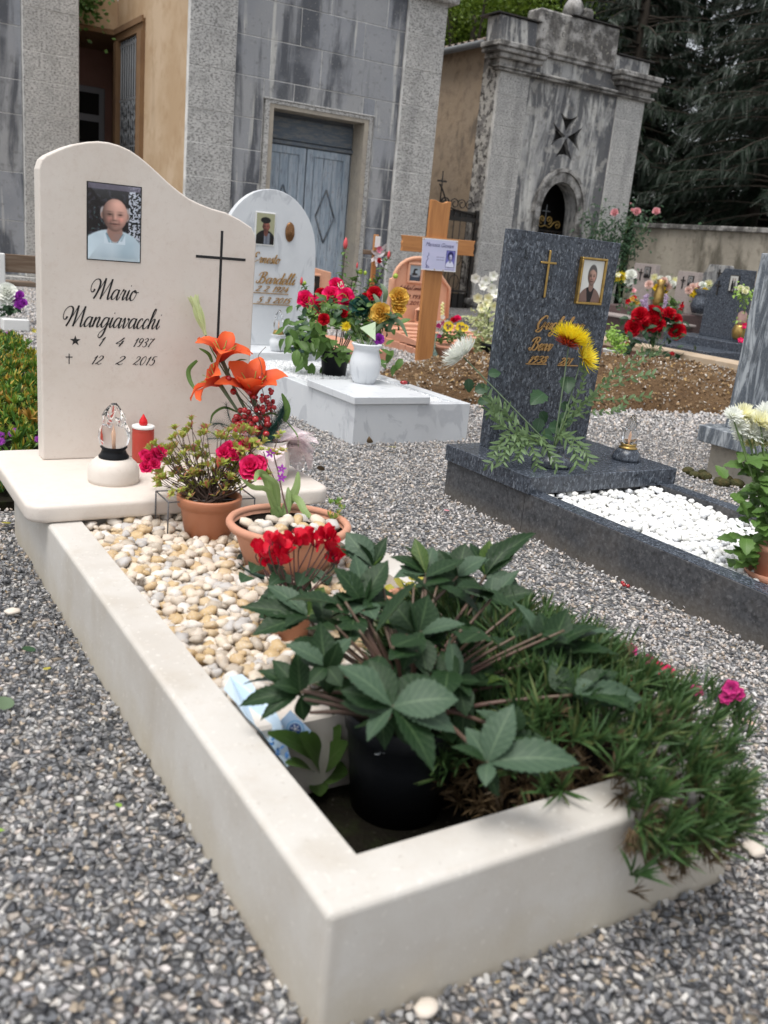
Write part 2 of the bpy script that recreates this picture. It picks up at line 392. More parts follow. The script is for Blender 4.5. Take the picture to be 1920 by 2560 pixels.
def rosette(b, o, n, cnt, el=25, sc=1.0, spin=0, jit=.15, rows=1, rnd=random):
    g = Geo(); A = orient(None, o, n, 1, spin)
    for r_ in range(rows):
        for k in range(cnt):
            az = (k + .5 * r_) * 6.283 / cnt + rnd.uniform(-jit, jit); s_ = sc * rnd.uniform(.8, 1.1) * (1 - .3 * r_)
            g.merge(b, A @ frame((0, 0, 0), dirv(az, R(el + 30 * r_) + rnd.uniform(-jit, jit)), (0, 0, 1), s_))
    return g
def chord(base, tip, W, bend=-.5, up=None, n=12, m=2, prof='obov', **k):
    """a bent leaf whose base and tip are both given"""
    base = Vector(base); d = Vector(tip) - base; L = d.length; b = blade(1, W / L, bend=bend, n=n, m=m, prof=prof, **k); g = Geo()
    X = d.normalized(); u = Vector(up) if up is not None else Vector((0, 0, 1)); Z = (u - X * u.dot(X)).normalized(); Y = Z.cross(X)
    A = Matrix.Translation(base) @ (Matrix((X, Y, Z)).transposed() @ Matrix.Rotation(bend / 2, 3, 'Y')).to_4x4() @ Matrix.Diagonal((L * 1.03, L, L, 1))
    return g.merge(b, np.array(A))
TOCAM = lambda p: (CL - Vector(p)).normalized()
# ================================================================== materials
M = {}
M['cream'] = mat('cream_stone', (.62, .57, .51), .55, layers=[('noise', 5, .35, .7, (.56, .495, .43), .7, {'detail': 8}), ('noise', 38, .5, .7, (.52, .44, .37), .5, {'detail': 8, 'rough': .7}), ('noise', 90, .62, .72, (.42, .34, .28), .35), ('noise', 2.2, .3, .8, (.7, .64, .59), .6), ('noise', 9, .66, .8, (.5, .43, .35), .3, {'stretch': (1, 1, .35)}), ('z', -.02, .11, (.5, .41, .27), 0, {})],
                 bump=[('noise', 160, .12), ('noise', 18, .1)], bdist=.004)
M['cream_kerb'] = mat('cream_kerb_stone', (.54, .515, .475), .62, layers=[('noise', 4, .4, .62, (.42, .38, .33), .6, {'detail': 8}), ('noise', 1.3, .45, .65, (.62, .6, .56), .5), ('noise', 24, .5, .7, (.47, .42, .36), .4, {'detail': 8, 'rough': .7}), ('noise', 6, .56, .74, (.4, .35, .28), .5, {'stretch': (1, 1, .3), 'detail': 7}), ('noise', 130, .66, .72, (.24, .2, .16), .5), ('noise', 70, .62, .68, (.7, .67, .62), .4), ('z', .17, .02, (.4, .33, .2), .6, {'nz': .14, 'nscale': 9})],
                 bump=[('noise', 150, .12), ('noise', 20, .12)], bdist=.004)
M['marble'] = mat('white_marble', (.62, .64, .66), .35, layers=[('noise', 3, .4, .8, (.52, .545, .57), .45, {'dist': .6}), ('noise', 6, .56, .62, (.4, .42, .45), .55, {'dist': 1.6, 'stretch': (1, 1, .5), 'detail': 8}), ('noise', 2, .5, .7, (.5, .51, .52), .4), ('noise', 30, .5, .8, (.7, .7, .7), .3)])
M['granite'] = mat('blue_black_granite', (.036, .043, .056), .25, layers=[('vorcell', 120, .3, 1, (.085, .1, .125), .85, {'stretch': (1, 1, .55)}), ('noise', 85, .57, .66, (.19, .215, .25), .7, {'stretch': (1, 1, .5), 'detail': 2}), ('noise', 150, .63, .68, (.3, .33, .38), .4, {'detail': 2}), ('noise', 60, .58, .68, (.008, .01, .013), .85, {'detail': 3})], bump=[('noise', 200, .05)], bdist=.002, spec=.5)
M['granite_rough'] = mat('sawn_granite_side', (.05, .052, .057), .6, layers=[('vorcell', 110, .3, 1, (.11, .113, .12), .6), ('noise', 60, .58, .68, (.17, .17, .175), .5), ('noise', 40, .5, .7, (.018, .018, .02), .8), ('noise', 6, .5, .75, (.16, .14, .12), .35), ('z', .09, .0, (.2, .17, .13), .5, {'nz': .05})], bump=[('noise', 60, .4)], bdist=.004)
M['veined'] = mat('grey_veined_marble', (.09, .105, .125), .4, layers=[('noise', 7, .45, .6, (.5, .53, .55), .65, {'dist': 3, 'stretch': (1.5, 1.5, .3)}), ('noise', 20, .5, .6, (.07, .08, .09), .6, {'dist': 2, 'stretch': (1, 1, .35)}), ('noise', 120, .5, .7, (.35, .37, .38), .3)])
M['pinkgran'] = mat('pinkish_speckled_granite', (.36, .31, .29), .45, layers=[('vorcell', 90, .6, .9, (.22, .2, .2), .6), ('noise', 120, .55, .7, (.5, .47, .45), .5)])
M['redbrown'] = mat('dull_red_brown_granite', (.09, .06, .06), .45, layers=[('vorcell', 90, .6, .9, (.16, .11, .1), .6)])
M['terra'] = mat('terracotta', (.5, .235, .15), .75, layers=[('noise', 5, .35, .7, (.58, .32, .22), .6), ('noise', 30, .5, .75, (.4, .19, .12), .4), ('noise', 12, .62, .75, (.25, .14, .1), .3)], bump=[('noise', 120, .15)], bdist=.003)
M['terra_peach'] = mat('peach_terracotta', (.62, .33, .21), .75, layers=[('noise', 4, .35, .7, (.66, .4, .28), .6), ('noise', 25, .5, .75, (.48, .24, .15), .4)], bump=[('noise', 100, .15)], bdist=.003)
ST = dict(stretch=(1.4, 1.4, .13))
M['ashlar_rough'] = mat('pitted_grey_stone', (.58, .57, .545), .9, layers=[('noise', 2.5, .35, .7, (.36, .355, .35), .6), ('obj', 0, 1, (.52, .51, .49), .4), ('noise', 30, .49, .56, (.13, .127, .12), .85, {'detail': 9, 'rough': .75, 'stretch': (1, 1, 1.9)}), ('noise', 7, .5, .65, (.3, .295, .28), .5, {'detail': 8}), ('noise', 80, .58, .66, (.66, .65, .6), .5), ('noise', 1.6, .6, .8, (.12, .12, .12), .5, ST)],
                        bump=[('noise', 38, .9, {'detail': 9, 'rough': .75, 'stretch': (1, 1, 1.9)}), ('noise', 90, .3)], bdist=.016)
M['ashlar_smooth'] = mat('smooth_grey_stone', (.27, .28, .3), .85, layers=[('noise', 2, .35, .7, (.2, .215, .24), .7), ('obj', 0, 1, (.36, .355, .34), .5), ('noise', 1.5, .47, .56, (.055, .06, .072), .85, {'stretch': (1.9, 1.9, .28), 'detail': 9, 'rough': .62, 'dist': .4}), ('noise', 3.4, .6, .66, (.55, .54, .5), .7, {'stretch': (2.2, 2.2, .14), 'detail': 7}), ('noise', 1.1, .52, .64, (.27, .28, .3), .75), ('noise', 40, .62, .7, (.42, .4, .36), .5), ('noise', 12, .58, .7, (.12, .12, .12), .5)],
                         bump=[('noise', 40, .4, {'detail': 7}), ('noise', 8, .3)], bdist=.012)
M['c2_panel'] = mat('streaked_grey_render', (.32, .32, .315), .9, layers=[('noise', 2.2, .42, .55, (.62, .61, .57), .8, {'stretch': (1.8, 1.8, .3), 'detail': 10, 'rough': .65}), ('noise', 1.9, .43, .52, (.065, .068, .078), .88, {'stretch': (1.9, 1.9, .34), 'detail': 10, 'rough': .66, 'dist': .5}), ('noise', 5, .54, .6, (.42, .41, .38), .6, {'detail': 9}), ('noise', 14, .55, .68, (.17, .16, .15), .6), ('noise', 50, .66, .7, (.6, .58, .52), .6), ('noise', 1.2, .5, .75, (.12, .12, .12), .4)],
                    bump=[('noise', 30, .5), ('noise', 9, .4)], bdist=.015)
M['c2_dirty'] = mat('lichen_blackened_stone', (.36, .35, .335), .95, layers=[('noise', 4, .42, .56, (.06, .056, .052), .88, {'detail': 8}), ('noise', 3, .55, .7, (.5, .48, .44), .6, {'stretch': (1, 1, .3)}), ('noise', 25, .62, .7, (.55, .52, .42), .6), ('noise', 40, .55, .65, (.08, .075, .07), .6)], bump=[('noise', 20, .8), ('noise', 60, .4)], bdist=.02)
M['mortar'] = mat('pale_mortar', (.74, .73, .7), .95, layers=[('noise', 6, .4, .7, (.3, .3, .29), .6)])
M['lintel'] = mat('tan_stone_frame', (.36, .32, .26), .85, layers=[('noise', 6, .4, .7, (.27, .25, .22), .7), ('noise', 30, .55, .7, (.2, .18, .16), .5)], bump=[('noise', 40, .3)], bdist=.01)
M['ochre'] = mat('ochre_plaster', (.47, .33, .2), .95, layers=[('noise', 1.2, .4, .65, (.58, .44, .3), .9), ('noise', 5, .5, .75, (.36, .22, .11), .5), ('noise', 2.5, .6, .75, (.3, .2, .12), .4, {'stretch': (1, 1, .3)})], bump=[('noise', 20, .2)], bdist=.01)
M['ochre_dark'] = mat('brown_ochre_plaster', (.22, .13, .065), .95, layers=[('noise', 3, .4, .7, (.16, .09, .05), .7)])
M['rosewall'] = mat('faded_rose_plaster', (.36, .2, .16), .95, layers=[('noise', 4, .4, .7, (.28, .15, .12), .7)])
M['side_plaster'] = mat('stained_tan_plaster', (.4, .31, .22), .95, layers=[('noise', 1.5, .4, .65, (.4, .32, .24), .7), ('noise', 6, .5, .7, (.17, .13, .1), .6), ('noise', 3, .58, .7, (.09, .08, .07), .6, {'stretch': (1, 1, .4)}), ('noise', 30, .66, .7, (.5, .46, .38), .6)], bump=[('noise', 14, .5)], bdist=.015)
M['peeling'] = mat('peeling_corner_render', (.25, .24, .23), .95, layers=[('noise', 7, .47, .5, (.55, .53, .49), .95, {'detail': 7}), ('noise', 12, .55, .6, (.05, .045, .04), .9, {'detail': 6})], bump=[('noise', 9, 1), ('noise', 40, .4)], bdist=.03)
M['blue_door'] = mat('faded_blue_paint', (.26, .32, .38), .7, layers=[('noise', 5, .4, .62, (.4, .45, .5), .75, {'stretch': (4, 4, .5)}), ('noise', 14, .56, .64, (.1, .1, .11), .7, {'stretch': (5, 5, .35)}), ('noise', 30, .64, .7, (.3, .22, .16), .5)], bump=[('noise', 14, .3, {'stretch': (5, 5, .35)})], bdist=.006)
M['blue_dark'] = mat('weathered_slate_paint', (.1, .125, .155), .75, layers=[('noise', 12, .45, .6, (.2, .2, .19), .6, {'stretch': (.6, 4, 4)}), ('noise', 30, .6, .7, (.04, .04, .04), .6)])
M['iron'] = mat('dark_iron', (.03, .028, .026), .6, metal=.3, layers=[('noise', 20, .55, .7, (.1, .06, .035), .5)])
M['iron_grey'] = mat('grey_painted_iron', (.16, .17, .18), .6, layers=[('noise', 20, .55, .7, (.1, .07, .05), .4)])
M['dark'] = mat('dark_interior', (.012, .011, .01), .9)  # near-black colour stands for the unlit space behind openings and panes
M['gold'] = mat('old_gold', (.45, .3, .1), .38, metal=.85, layers=[('noise', 40, .5, .7, (.2, .12, .05), .6)])
M['gold_letter'] = mat('bronze_gilt_letter', (.5, .3, .12), .4, metal=.6, layers=[('noise', 60, .5, .7, (.28, .16, .07), .6)])
M['bronze'] = mat('brown_bronze', (.2, .1, .045), .35, metal=.8, layers=[('noise', 60, .5, .7, (.5, .3, .14), .4)])
M['engrave'] = mat('black_engraving_paint', (.012, .012, .013), .5)
M['tile'] = mat('old_roof_tile', (.2, .17, .14), .9, layers=[('noise', 12, .5, .65, (.07, .065, .06), .7), ('obj', 0, 1, (.32, .2, .14), .4)])
M['wood'] = mat('orange_varnished_wood', (.47, .21, .07), .5, layers=[('noise', 5, .4, .65, (.34, .14, .045), .7, {'stretch': (6, 6, .5), 'dist': .6}), ('noise', 9, .7, .74, (.12, .05, .02), .8)], bump=[('noise', 30, .1, {'stretch': (6, 6, .4)})], bdist=.002)
M['woodx'] = mat('orange_varnished_wood_across', (.47, .21, .07), .5, layers=[('noise', 5, .4, .65, (.34, .14, .045), .7, {'stretch': (.5, 6, 6), 'dist': .6}), ('noise', 9, .7, .74, (.12, .05, .02), .8)])
M['wood_dark'] = mat('weathered_brown_wood', (.13, .085, .055), .8, layers=[('noise', 6, .4, .65, (.25, .2, .15), .6, {'stretch': (.4, 5, 6)})], bump=[('noise', 30, .4, {'stretch': (.4, 5, 6)})], bdist=.004)
M['white_paint'] = mat('white_painted_surface', (.7, .7, .68), .6, layers=[('noise', 10, .5, .8, (.5, .5, .48), .4)])
M['plastic_black'] = mat('black_plastic', (.012, .013, .015), .38, spec=.12, layers=[('noise', 10, .5, .8, (.03, .03, .03), .4)])
M['pot_rust'] = mat('rusty_orange_plastic', (.42, .17, .09), .45, layers=[('noise', 7, .4, .75, (.34, .13, .07), .5)])
M['green_plastic'] = mat('dark_green_plastic', (.015, .05, .035), .4)
M['soil'] = mat('dark_potting_soil', (.018, .013, .01), .95, spec=.12, layers=[('noise', 60, .55, .7, (.06, .045, .035), .7)], bump=[('noise', 60, 1), ('noise', 150, .5)], bdist=.02)
M['soil_grave'] = mat('damp_mossy_soil', (.014, .012, .008), .95, spec=.12, layers=[('noise', 20, .5, .7, (.022, .028, .01), .7), ('noise', 120, .68, .72, (.2, .18, .15), .5)], bump=[('noise', 50, 1)], bdist=.02)
M['brown_earth'] = mat('yellow_brown_earth', (.15, .09, .048), .95, spec=.12, layers=[('noise', 3, .4, .65, (.22, .14, .075), .8), ('noise', 30, .5, .7, (.08, .05, .03), .7), ('noise', 90, .6, .7, (.33, .26, .18), .5)], bump=[('noise', 25, 1), ('noise', 90, .6)], bdist=.05)
GRV = [(.1, .104, .112), (.14, .145, .155), (.18, .185, .195), (.25, .25, .255), (.32, .315, .31), (.13, .132, .138), (.42, .41, .39), (.2, .2, .205), (.35, .31, .27), (.08, .082, .09), (.28, .275, .275), (.5, .48, .45), (.16, .16, .165), (.4, .33, .25), (.33, .33, .33), (.22, .22, .23)]
GRV2 = [(.5, .46, .42), (.62, .57, .52), (.4, .38, .37), (.63, .6, .57), (.3, .3, .305), (.53, .46, .41), (.44, .43, .42), (.62, .6, .58), (.34, .335, .34), (.5, .42, .35), (.5, .47, .46), (.22, .22, .225), (.58, .54, .52), (.4, .39, .39)]
M['gravel'] = mat('mixed_grey_gravel', ramp_random(GRV), .75, layers=[])
M['gravel2'] = mat('pale_pinkish_gravel', ramp_random(GRV2), .75, layers=[])
M['ground'] = mat('gravel_ground', ramp_random(GRV2 + GRV, 60.0), .9, layers=[('voredge', 60, .12, .0, (.03, .03, .03), .7), ('noise', .5, .45, .7, (.1, .1, .1), .35)], bump=[('voredge', 60, 1, {'lo': 0, 'hi': .25})], bdist=.012)
M['pebble'] = mat('cream_pebble', ramp_random([(.62, .53, .42), (.66, .6, .52), (.58, .5, .41), (.5, .36, .2), (.64, .59, .53), (.52, .4, .25), (.45, .43, .41), (.62, .54, .43), (.54, .47, .39), (.42, .36, .29), (.66, .62, .57), (.5, .36, .19)]), .6, layers=[('noise', .9, .5, .7, (.42, .3, .17), .4), ('noise', 3, .55, .7, (.66, .62, .57), .5), ('noise', 6, .6, .7, (.3, .22, .15), .35)], bump=[('noise', 3, .3)], bdist=.002)
M['white_pebble'] = mat('white_pebble', ramp_random([(.78, .78, .76), (.83, .83, .81), (.72, .72, .7), (.8, .79, .75), (.76, .77, .79)]), .45)
M['white_chip'] = mat('white_marble_chip', ramp_random([(.78, .79, .8), (.7, .71, .72), (.82, .82, .82)]), .6)
M['glass'] = mat('clear_glass', (.98, .99, 1), .02, transmission=1, ior=1.22, spec=.6)
M['led'] = mat('candle_lamp_bulb', (.75, .5, .35), .4, emit=((1, .3, .08), .03))
M['red_wax'] = mat('red_candle_shell', (.42, .045, .03), .35, layers=[('noise', 4, .4, .7, (.5, .1, .06), .4)], trans=.1)
M['red_tip'] = mat('red_plastic_flame', (.6, .01, .015), .25)
M['stem'] = mat('green_stem', (.1, .16, .05), .6)
M['stem_red'] = mat('maroon_stem', (.11, .05, .045), .5, layers=[('t', .2, 1, (.1, .1, .05), .5)])
M['twig'] = mat('brown_twig', (.07, .045, .035), .8)
def leafm(name, c1, c2, vein=None, trans=.25, rough=.45, veins=True, c3=None, spec=.4):
    ly = [('isl', 0, 1, c2, .8), ('obj', .2, 1, c2, .45)]
    if c3: ly.append(('isl', .8, .9, c3, .9))
    if veins: ly.append(('veins', .82, 1, vein or c2, .35))
    if vein: ly.append(('s', .09, .02, vein, .6))
    return mat(name, c1, rough, layers=ly, trans=trans, spec=spec, bump=[('noise', 60, .2)] , bdist=.003)
M['helleb'] = leafm('dark_hellebore_leaf', (.006, .02, .006), (.02, .046, .017), (.07, .115, .05), .08, .4, spec=.22)
M['helleb_lite'] = leafm('grey_green_hellebore_leaf', (.032, .066, .034), (.06, .1, .062), (.13, .19, .11), .1, .45, spec=.3)
M['helleb_yel'] = leafm('yellow_green_hellebore_leaf', (.06, .11, .018), (.05, .1, .02), (.2, .25, .06), .2, .45)
M['leaf_mid'] = leafm('mid_green_leaf', (.07, .15, .03), (.11, .2, .045), (.15, .24, .08))
M['leaf_lime'] = leafm('lime_green_leaf', (.2, .36, .05), (.3, .45, .09), None, veins=False)
M['leaf_dark'] = leafm('dark_green_leaf', (.02, .055, .022), (.04, .09, .04), (.08, .14, .08))
M['leaf_grey'] = leafm('grey_green_leaf', (.12, .18, .1), (.16, .22, .13), None, veins=False)
M['leaf_euca'] = leafm('eucalyptus_leaf', (.11, .18, .07), (.16, .24, .12), (.24, .3, .14), veins=False)
M['leaf_varieg'] = leafm('cream_edged_leaf', (.18, .26, .08), (.5, .52, .28), None, veins=False)
M['leaf_azalea'] = leafm('azalea_leaf', (.34, .46, .08), (.5, .4, .12), None, veins=False, c3=(.58, .18, .15), trans=.35)
M['leaf_orchid'] = leafm('strap_leaf', (.2, .3, .09), (.26, .36, .14), (.32, .42, .2), veins=False)
M['succ'] = leafm('succulent_leaf', (.085, .2, .03), (.2, .32, .05), None, veins=False, c3=(.55, .35, .05), trans=.15)
M['dianthus'] = leafm('blue_green_blade', (.035, .08, .028), (.085, .155, .045), None, veins=False, trans=.2, c3=(.12, .15, .05))
M['straw'] = leafm('dry_straw_blade', (.2, .135, .07), (.05, .035, .02), None, veins=False, trans=.1)
M['yellow_leaf'] = leafm('yellow_green_leaf', (.5, .4, .06), (.35, .36, .05), (.55, .5, .2), .25)
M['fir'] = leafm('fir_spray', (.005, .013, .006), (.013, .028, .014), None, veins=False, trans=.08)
M['fir_green'] = leafm('green_plastic_fir', (.01, .05, .04), (.02, .08, .06), None, veins=False, trans=.05)
M['decid'] = leafm('broad_leaf_green', (.07, .14, .02), (.16, .22, .03), None, veins=False, trans=.3)
M['bark'] = mat('bark', (.05, .04, .03), .9, bump=[('noise', 8, 1, {'stretch': (3, 3, .5)})], bdist=.05)
def petm(name, base, tip, lo=.2, hi=.8, rnd=None, trans=.25, rough=.55):
    return mat(name, base, rough, layers=[('t', lo, hi, tip, 1), ('isl', 0, 1, rnd or tip, .35)], trans=trans, spec=.3)
M['p_lily'] = petm('orange_silk_petal', (.45, .025, .01), (.88, .17, .05), .3, 1.0, (.75, .09, .02), .3)
M['p_lilyback'] = petm('pale_orange_silk', (.85, .4, .2), (.95, .35, .15), trans=.3)
M['p_pinkred'] = petm('crimson_pink_petal', (.5, .01, .06), (.75, .02, .14))
M['p_rose_hot'] = petm('hot_pink_silk', (.75, .35, .3), (.85, .015, .16), .0, .45, (.8, .05, .2))
M['p_red'] = petm('deep_red_petal', (.3, .0, .01), (.55, .005, .02), .1, .7)
M['p_cycl'] = petm('cyclamen_red_petal', (.33, .0, .04), (.6, .004, .025), .0, .5)
M['p_yellow'] = petm('yellow_petal', (.4, .02, .01), (.9, .75, .03), .18, .5, (.9, .68, .02))
M['p_yellow2'] = petm('yellow_orange_petal', (.75, .5, .02), (.9, .75, .06), .1, .6)
M['p_white'] = petm('white_petal', (.7, .72, .5), (.86, .87, .82), .0, .4, (.82, .85, .75))
M['p_cream'] = petm('cream_petal', (.85, .8, .35), (.85, .84, .62), .1, .7)
M['p_gold'] = petm('golden_silk', (.75, .38, .04), (.75, .5, .1), .0, .8, (.6, .3, .05))
M['p_pink'] = petm('pale_pink_petal', (.75, .25, .3), (.85, .5, .52))
M['p_purple'] = petm('purple_petal', (.2, .02, .25), (.42, .06, .5))
M['p_magenta'] = petm('magenta_petal', (.25, .01, .1), (.55, .03, .2))
M['p_lime'] = petm('lime_flower', (.3, .45, .04), (.45, .65, .12))
M['p_peachpink'] = petm('peach_pink_silk', (.8, .5, .4), (.85, .65, .58))
M['berry'] = mat('glossy_red_berry', (.42, .015, .02), .18, layers=[('isl', 0, 1, (.25, .008, .012), .6)], coat=.5)
M['tulle'] = mat('pink_white_netting', (.8, .62, .66), .7, layers=[('noise', 300, .45, .55, (.9, .85, .86), .8)], alpha=.45, trans=0)
M['print'] = mat('enamel_print', 'Col', .25, coat=.4)
M['paper'] = mat('print_paper', 'Col', .6)
M['ribbon_w'] = mat('white_netting_ribbon', (.75, .73, .74), .7, alpha=.7)
M['ribbon_p'] = mat('pink_ribbon', (.6, .15, .25), .5)
M['moss'] = mat('moss_clump', (.06, .06, .02), .95, layers=[('noise', 40, .5, .7, (.12, .08, .03), .7)], bump=[('noise', 60, 1)], bdist=.02)
# ================================================================== ground and gravel
g = Geo(); g.box(-60, 90, -40, 110, -.3, -.006)
single(g, 'gravel_ground', M['ground'], kind='structure')
EXC = [(0, .85, 0, 2.43), (1.86, 2.67, -.4, 2.42), (1.94, 2.71, 3.43, 5.6), (3.62, 4.6, -1, 2.5), (4.75, 5.95, 7.0, 8.9), (7.46, 30, -5, 12.3), (3.62, 7.4, 11.2, 15), (9.2, 13, 12.4, 17), (1.4, 2.8, 13.4, 15)]
def in_mound(x, y): return mound_h(x, y) > .01
def mound_h(x, y):
    # long heap of dug earth, from behind the white marble grave to the low terrace wall
    h = 0
    for cx, cy, rx, ry, ang, hh in ((4.25, 5.15, .95, 1.0, .5, .2), (5.6, 5.0, 1.7, .95, -.35, .3), (6.6, 4.6, .9, .8, -.3, .2), (4.9, 6.0, .9, .6, 0, .13)):
        c, s_ = math.cos(ang), math.sin(ang); dx, dy = x - cx, y - cy; u = (dx * c + dy * s_) / rx; v = (-dx * s_ + dy * c) / ry
        h = max(h, hh * max(0, 1 - (u * u + v * v)) ** .7)
    return h
def scatter_pts(n, box, cond, dmin, dmax, marg=160):
    out = []
    P = np.column_stack([RNG.uniform(box[0], box[1], n), RNG.uniform(box[2], box[3], n), np.zeros(n)])
    d = P - np.array(CL[:]); z = d @ np.array(CF[:]); ok = (z > dmin) & (z < dmax); P = P[ok]; d = d[ok]; z = z[ok]
    x = 960 + 2303.3 * (d @ np.array(CR[:])) / z; y = 1280 - 2303.3 * (d @ np.array(CU[:])) / z
    m = marg * 4 / np.maximum(z, 1) + 60
    ok = (x > -m) & (x < 1920 + m) & (y > 300) & (y < 2560 + m); P = P[ok]
    for r_ in EXC: P = P[~((P[:, 0] > r_[0]) & (P[:, 0] < r_[1]) & (P[:, 1] > r_[2]) & (P[:, 1] < r_[3]))]
    if cond: P = P[[bool(cond(p[0], p[1])) for p in P]]
    return P
gv = [stone_geo('ang', i, (1, random.uniform(.6, .95), random.uniform(.4, .75))) for i in range(9)]
nm = lambda x, y: not in_mound(x, y)
P = scatter_pts(135000, (-2.2, 3.8, -1, 3.8), nm, .45, 3.0)
side = np.array([noise.noise(Vector((p[0] * .7, p[1] * .7, 3))) * .35 + p[0] for p in P])
def gravel(P, sc, name, label, m):
    P = P.copy(); n = len(P); P[:, 2] = RNG.uniform(-.006, .006, n) + .004 * RNG.random(n)
    scatter(name, P, RNG.uniform(sc[0], sc[1], n), gv, M[m], label)
gravel(P[side < .9], (.005, .0105), 'near_gravel', 'dark grey loose gravel beside the cream grave', 'gravel')
gravel(P[side >= .9], (.0046, .0092), 'path_gravel', 'pale pinkish grey gravel between the graves', 'gravel2')
P = scatter_pts(330000, (-5, 12, -.5, 9), nm, 3.0, 6.2); gravel(P[:130000], (.006, .0105), 'middle_gravel', 'pale loose gravel around the white marble grave', 'gravel2')
P = scatter_pts(330000, (-8, 16, 3, 16), nm, 6.2, 14); gravel(P[:70000], (.012, .02), 'far_gravel', 'grey gravel in front of the chapels', 'gravel2')
P = scatter_pts(2600, (-2, 4.5, -.8, 5), nm, .6, 5.5); P[:, 2] = .012; bits = [blade(1, .5, bend=.8, cup=.4, n=3, prof='leaf'), Geo().tube([(-1, 0, 0), (0, .1, .05), (1, -.1, 0)], .05, 4), blade(1, .8, bend=1.4, cup=.6, n=3, prof='round')]
M['debris'] = mat('dead_leaf_bits', ramp_random([(.12, .07, .04), (.05, .035, .025), (.25, .17, .07), (.08, .06, .04), (.3, .22, .1), (.04, .03, .03)]), .85)
scatter('gravel_litter', P[:420], RNG.uniform(.006, .016, 420) if len(P) >= 420 else RNG.uniform(.006, .016, len(P)), bits, M['debris'], 'dead leaf bits and twigs scattered on the gravel', rots=np.column_stack([RNG.uniform(-.3, .3, min(420, len(P))), RNG.uniform(-.3, .3, min(420, len(P))), RNG.uniform(0, 6.28, min(420, len(P)))]))
# mound of earth
g = Geo(); nx, ny = 150, 110; xs = np.linspace(2.9, 8.2, nx); ys = np.linspace(3.2, 7.2, ny); V = []
for y in ys:
    for x in xs:
        h = mound_h(x, y); nz = noise.noise(Vector((x * 3, y * 3, 0))) * .5 + noise.noise(Vector((x * 8, y * 8, 4))) * .3 + noise.noise(Vector((x * 20, y * 20, 9))) * .16
        V.append((x, y, h + nz * .1 * min(1, h * 8) - (.03 if h < .01 else 0)))
F = np.array([(j * nx + i, j * nx + i + 1, (j + 1) * nx + i + 1, (j + 1) * nx + i) for j in range(ny - 1) for i in range(nx - 1)])
g.add(V, F, 0, True); single(g, 'earth_mound', M['brown_earth'], kind='structure')
pts = []
MV = np.array(V).reshape(ny, nx, 3)
while len(pts) < 9500:
    i, j = RNG.integers(0, nx - 1), RNG.integers(0, ny - 1); v = MV[j, i]
    if v[2] > .0: pts.append((v[0] + RNG.uniform(-.02, .02), v[1] + RNG.uniform(-.02, .02), v[2] + RNG.uniform(-.004, .012)))
pts = np.array(pts); k = RNG.random(len(pts)) < .45
M['clod'] = mat('earth_clod', ramp_random([(.14, .085, .043), (.22, .14, .07), (.1, .062, .033), (.3, .2, .11), (.17, .105, .055)]), .95, bump=[('noise', 2, .5)], bdist=.004)
M['mstone'] = mat('stone_in_earth', ramp_random([(.45, .4, .34), (.3, .22, .14), (.5, .33, .14), (.35, .33, .3), (.22, .16, .1), (.6, .55, .48)]), .8)
scatter('earth_clods', pts[k], RNG.uniform(.005, .02, k.sum()) * (1 + (RNG.random(k.sum()) < .06)), [stone_geo('ang', 30 + i, (1, .8, .7)) for i in range(6)], M['clod'], 'crumbled brown earth clods on the heap')
scatter('mound_stones', pts[~k], RNG.uniform(.006, .018, (~k).sum()), gv, M['mstone'], 'pale stones mixed in the heap of earth')

# ================================================================== buildings
def blocks(parent, a0, a1, zs, yf, dep, bw, m, holes=(), off=0, name='stone_block', gap=.0045, rnd=.25):
    rg = random.Random(int(a0 * 100) + 5); mj = Geo()
    for i in range(len(zs) - 1):
        z0, z1 = zs[i], zs[i + 1]; cuts = [a0]
        if bw:
            x = a0 + (bw * .5 if (i + off) % 2 else bw) * rg.uniform(1 - rnd, 1 + rnd)
            while x < a1 - bw * .35: cuts.append(x); x += bw * rg.uniform(1 - rnd, 1 + rnd)
        cuts.append(a1)
        for x0, x1 in zip(cuts, cuts[1:]):
            segs = [(x0, x1, z0, z1)]
            for hx0, hx1, hz0, hz1 in holes:
                ns = []
                for s in segs:
                    if s[1] <= hx0 or s[0] >= hx1 or s[3] <= hz0 or s[2] >= hz1: ns.append(s); continue
                    if s[0] < hx0 - .05: ns.append((s[0], hx0, s[2], s[3]))
                    if s[1] > hx1 + .05: ns.append((hx1, s[1], s[2], s[3]))
                    if s[3] > hz1 + .04: ns.append((max(s[0], hx0), min(s[1], hx1), hz1, s[3]))
                segs = ns
            for s in segs:
                mj.box(s[0], s[1], yf + .007, yf + dep - .001, s[2], s[3]); pr = rg.uniform(-.003, .003); g = Geo().rbox(s[0] + gap, s[1] - gap, yf + pr, yf + dep, s[2] + gap, s[3] - gap, .004)
                part(g, name, M[m], parent)
    part(mj, 'mortar_joints', M['mortar'], parent, kind='stuff')
ZS = [-.05, .42, .85, 1.27, 1.68, 2.09, 2.48, 2.98, 3.45, 3.9, 4.36]
b1 = thing('mortuary_chapel', 'large grey ashlar chapel with a faded blue double door and an ochre side wall', 'chapel', (5.5, 11.26, 0))
g = Geo(); g.box(3.66, 4.8, 11.30, 14.5, 0, 5.9); g.box(4.11, 4.8, 14.5, 16.2, 0, 5.9); g.box(6.2, 7.33, 11.30, 15.4, 0, 5.9); g.box(4.8, 6.2, 11.30, 15.4, 2.66, 5.9); g.box(4.8, 6.2, 11.9, 15.4, 0, 2.66); part(g, 'wall', M['mortar'], b1)
blocks(b1, 3.62, 4.235, ZS, 11.20, .09, None, 'ashlar_rough'); blocks(b1, 6.73, 7.35, ZS, 11.20, .09, None, 'ashlar_rough')
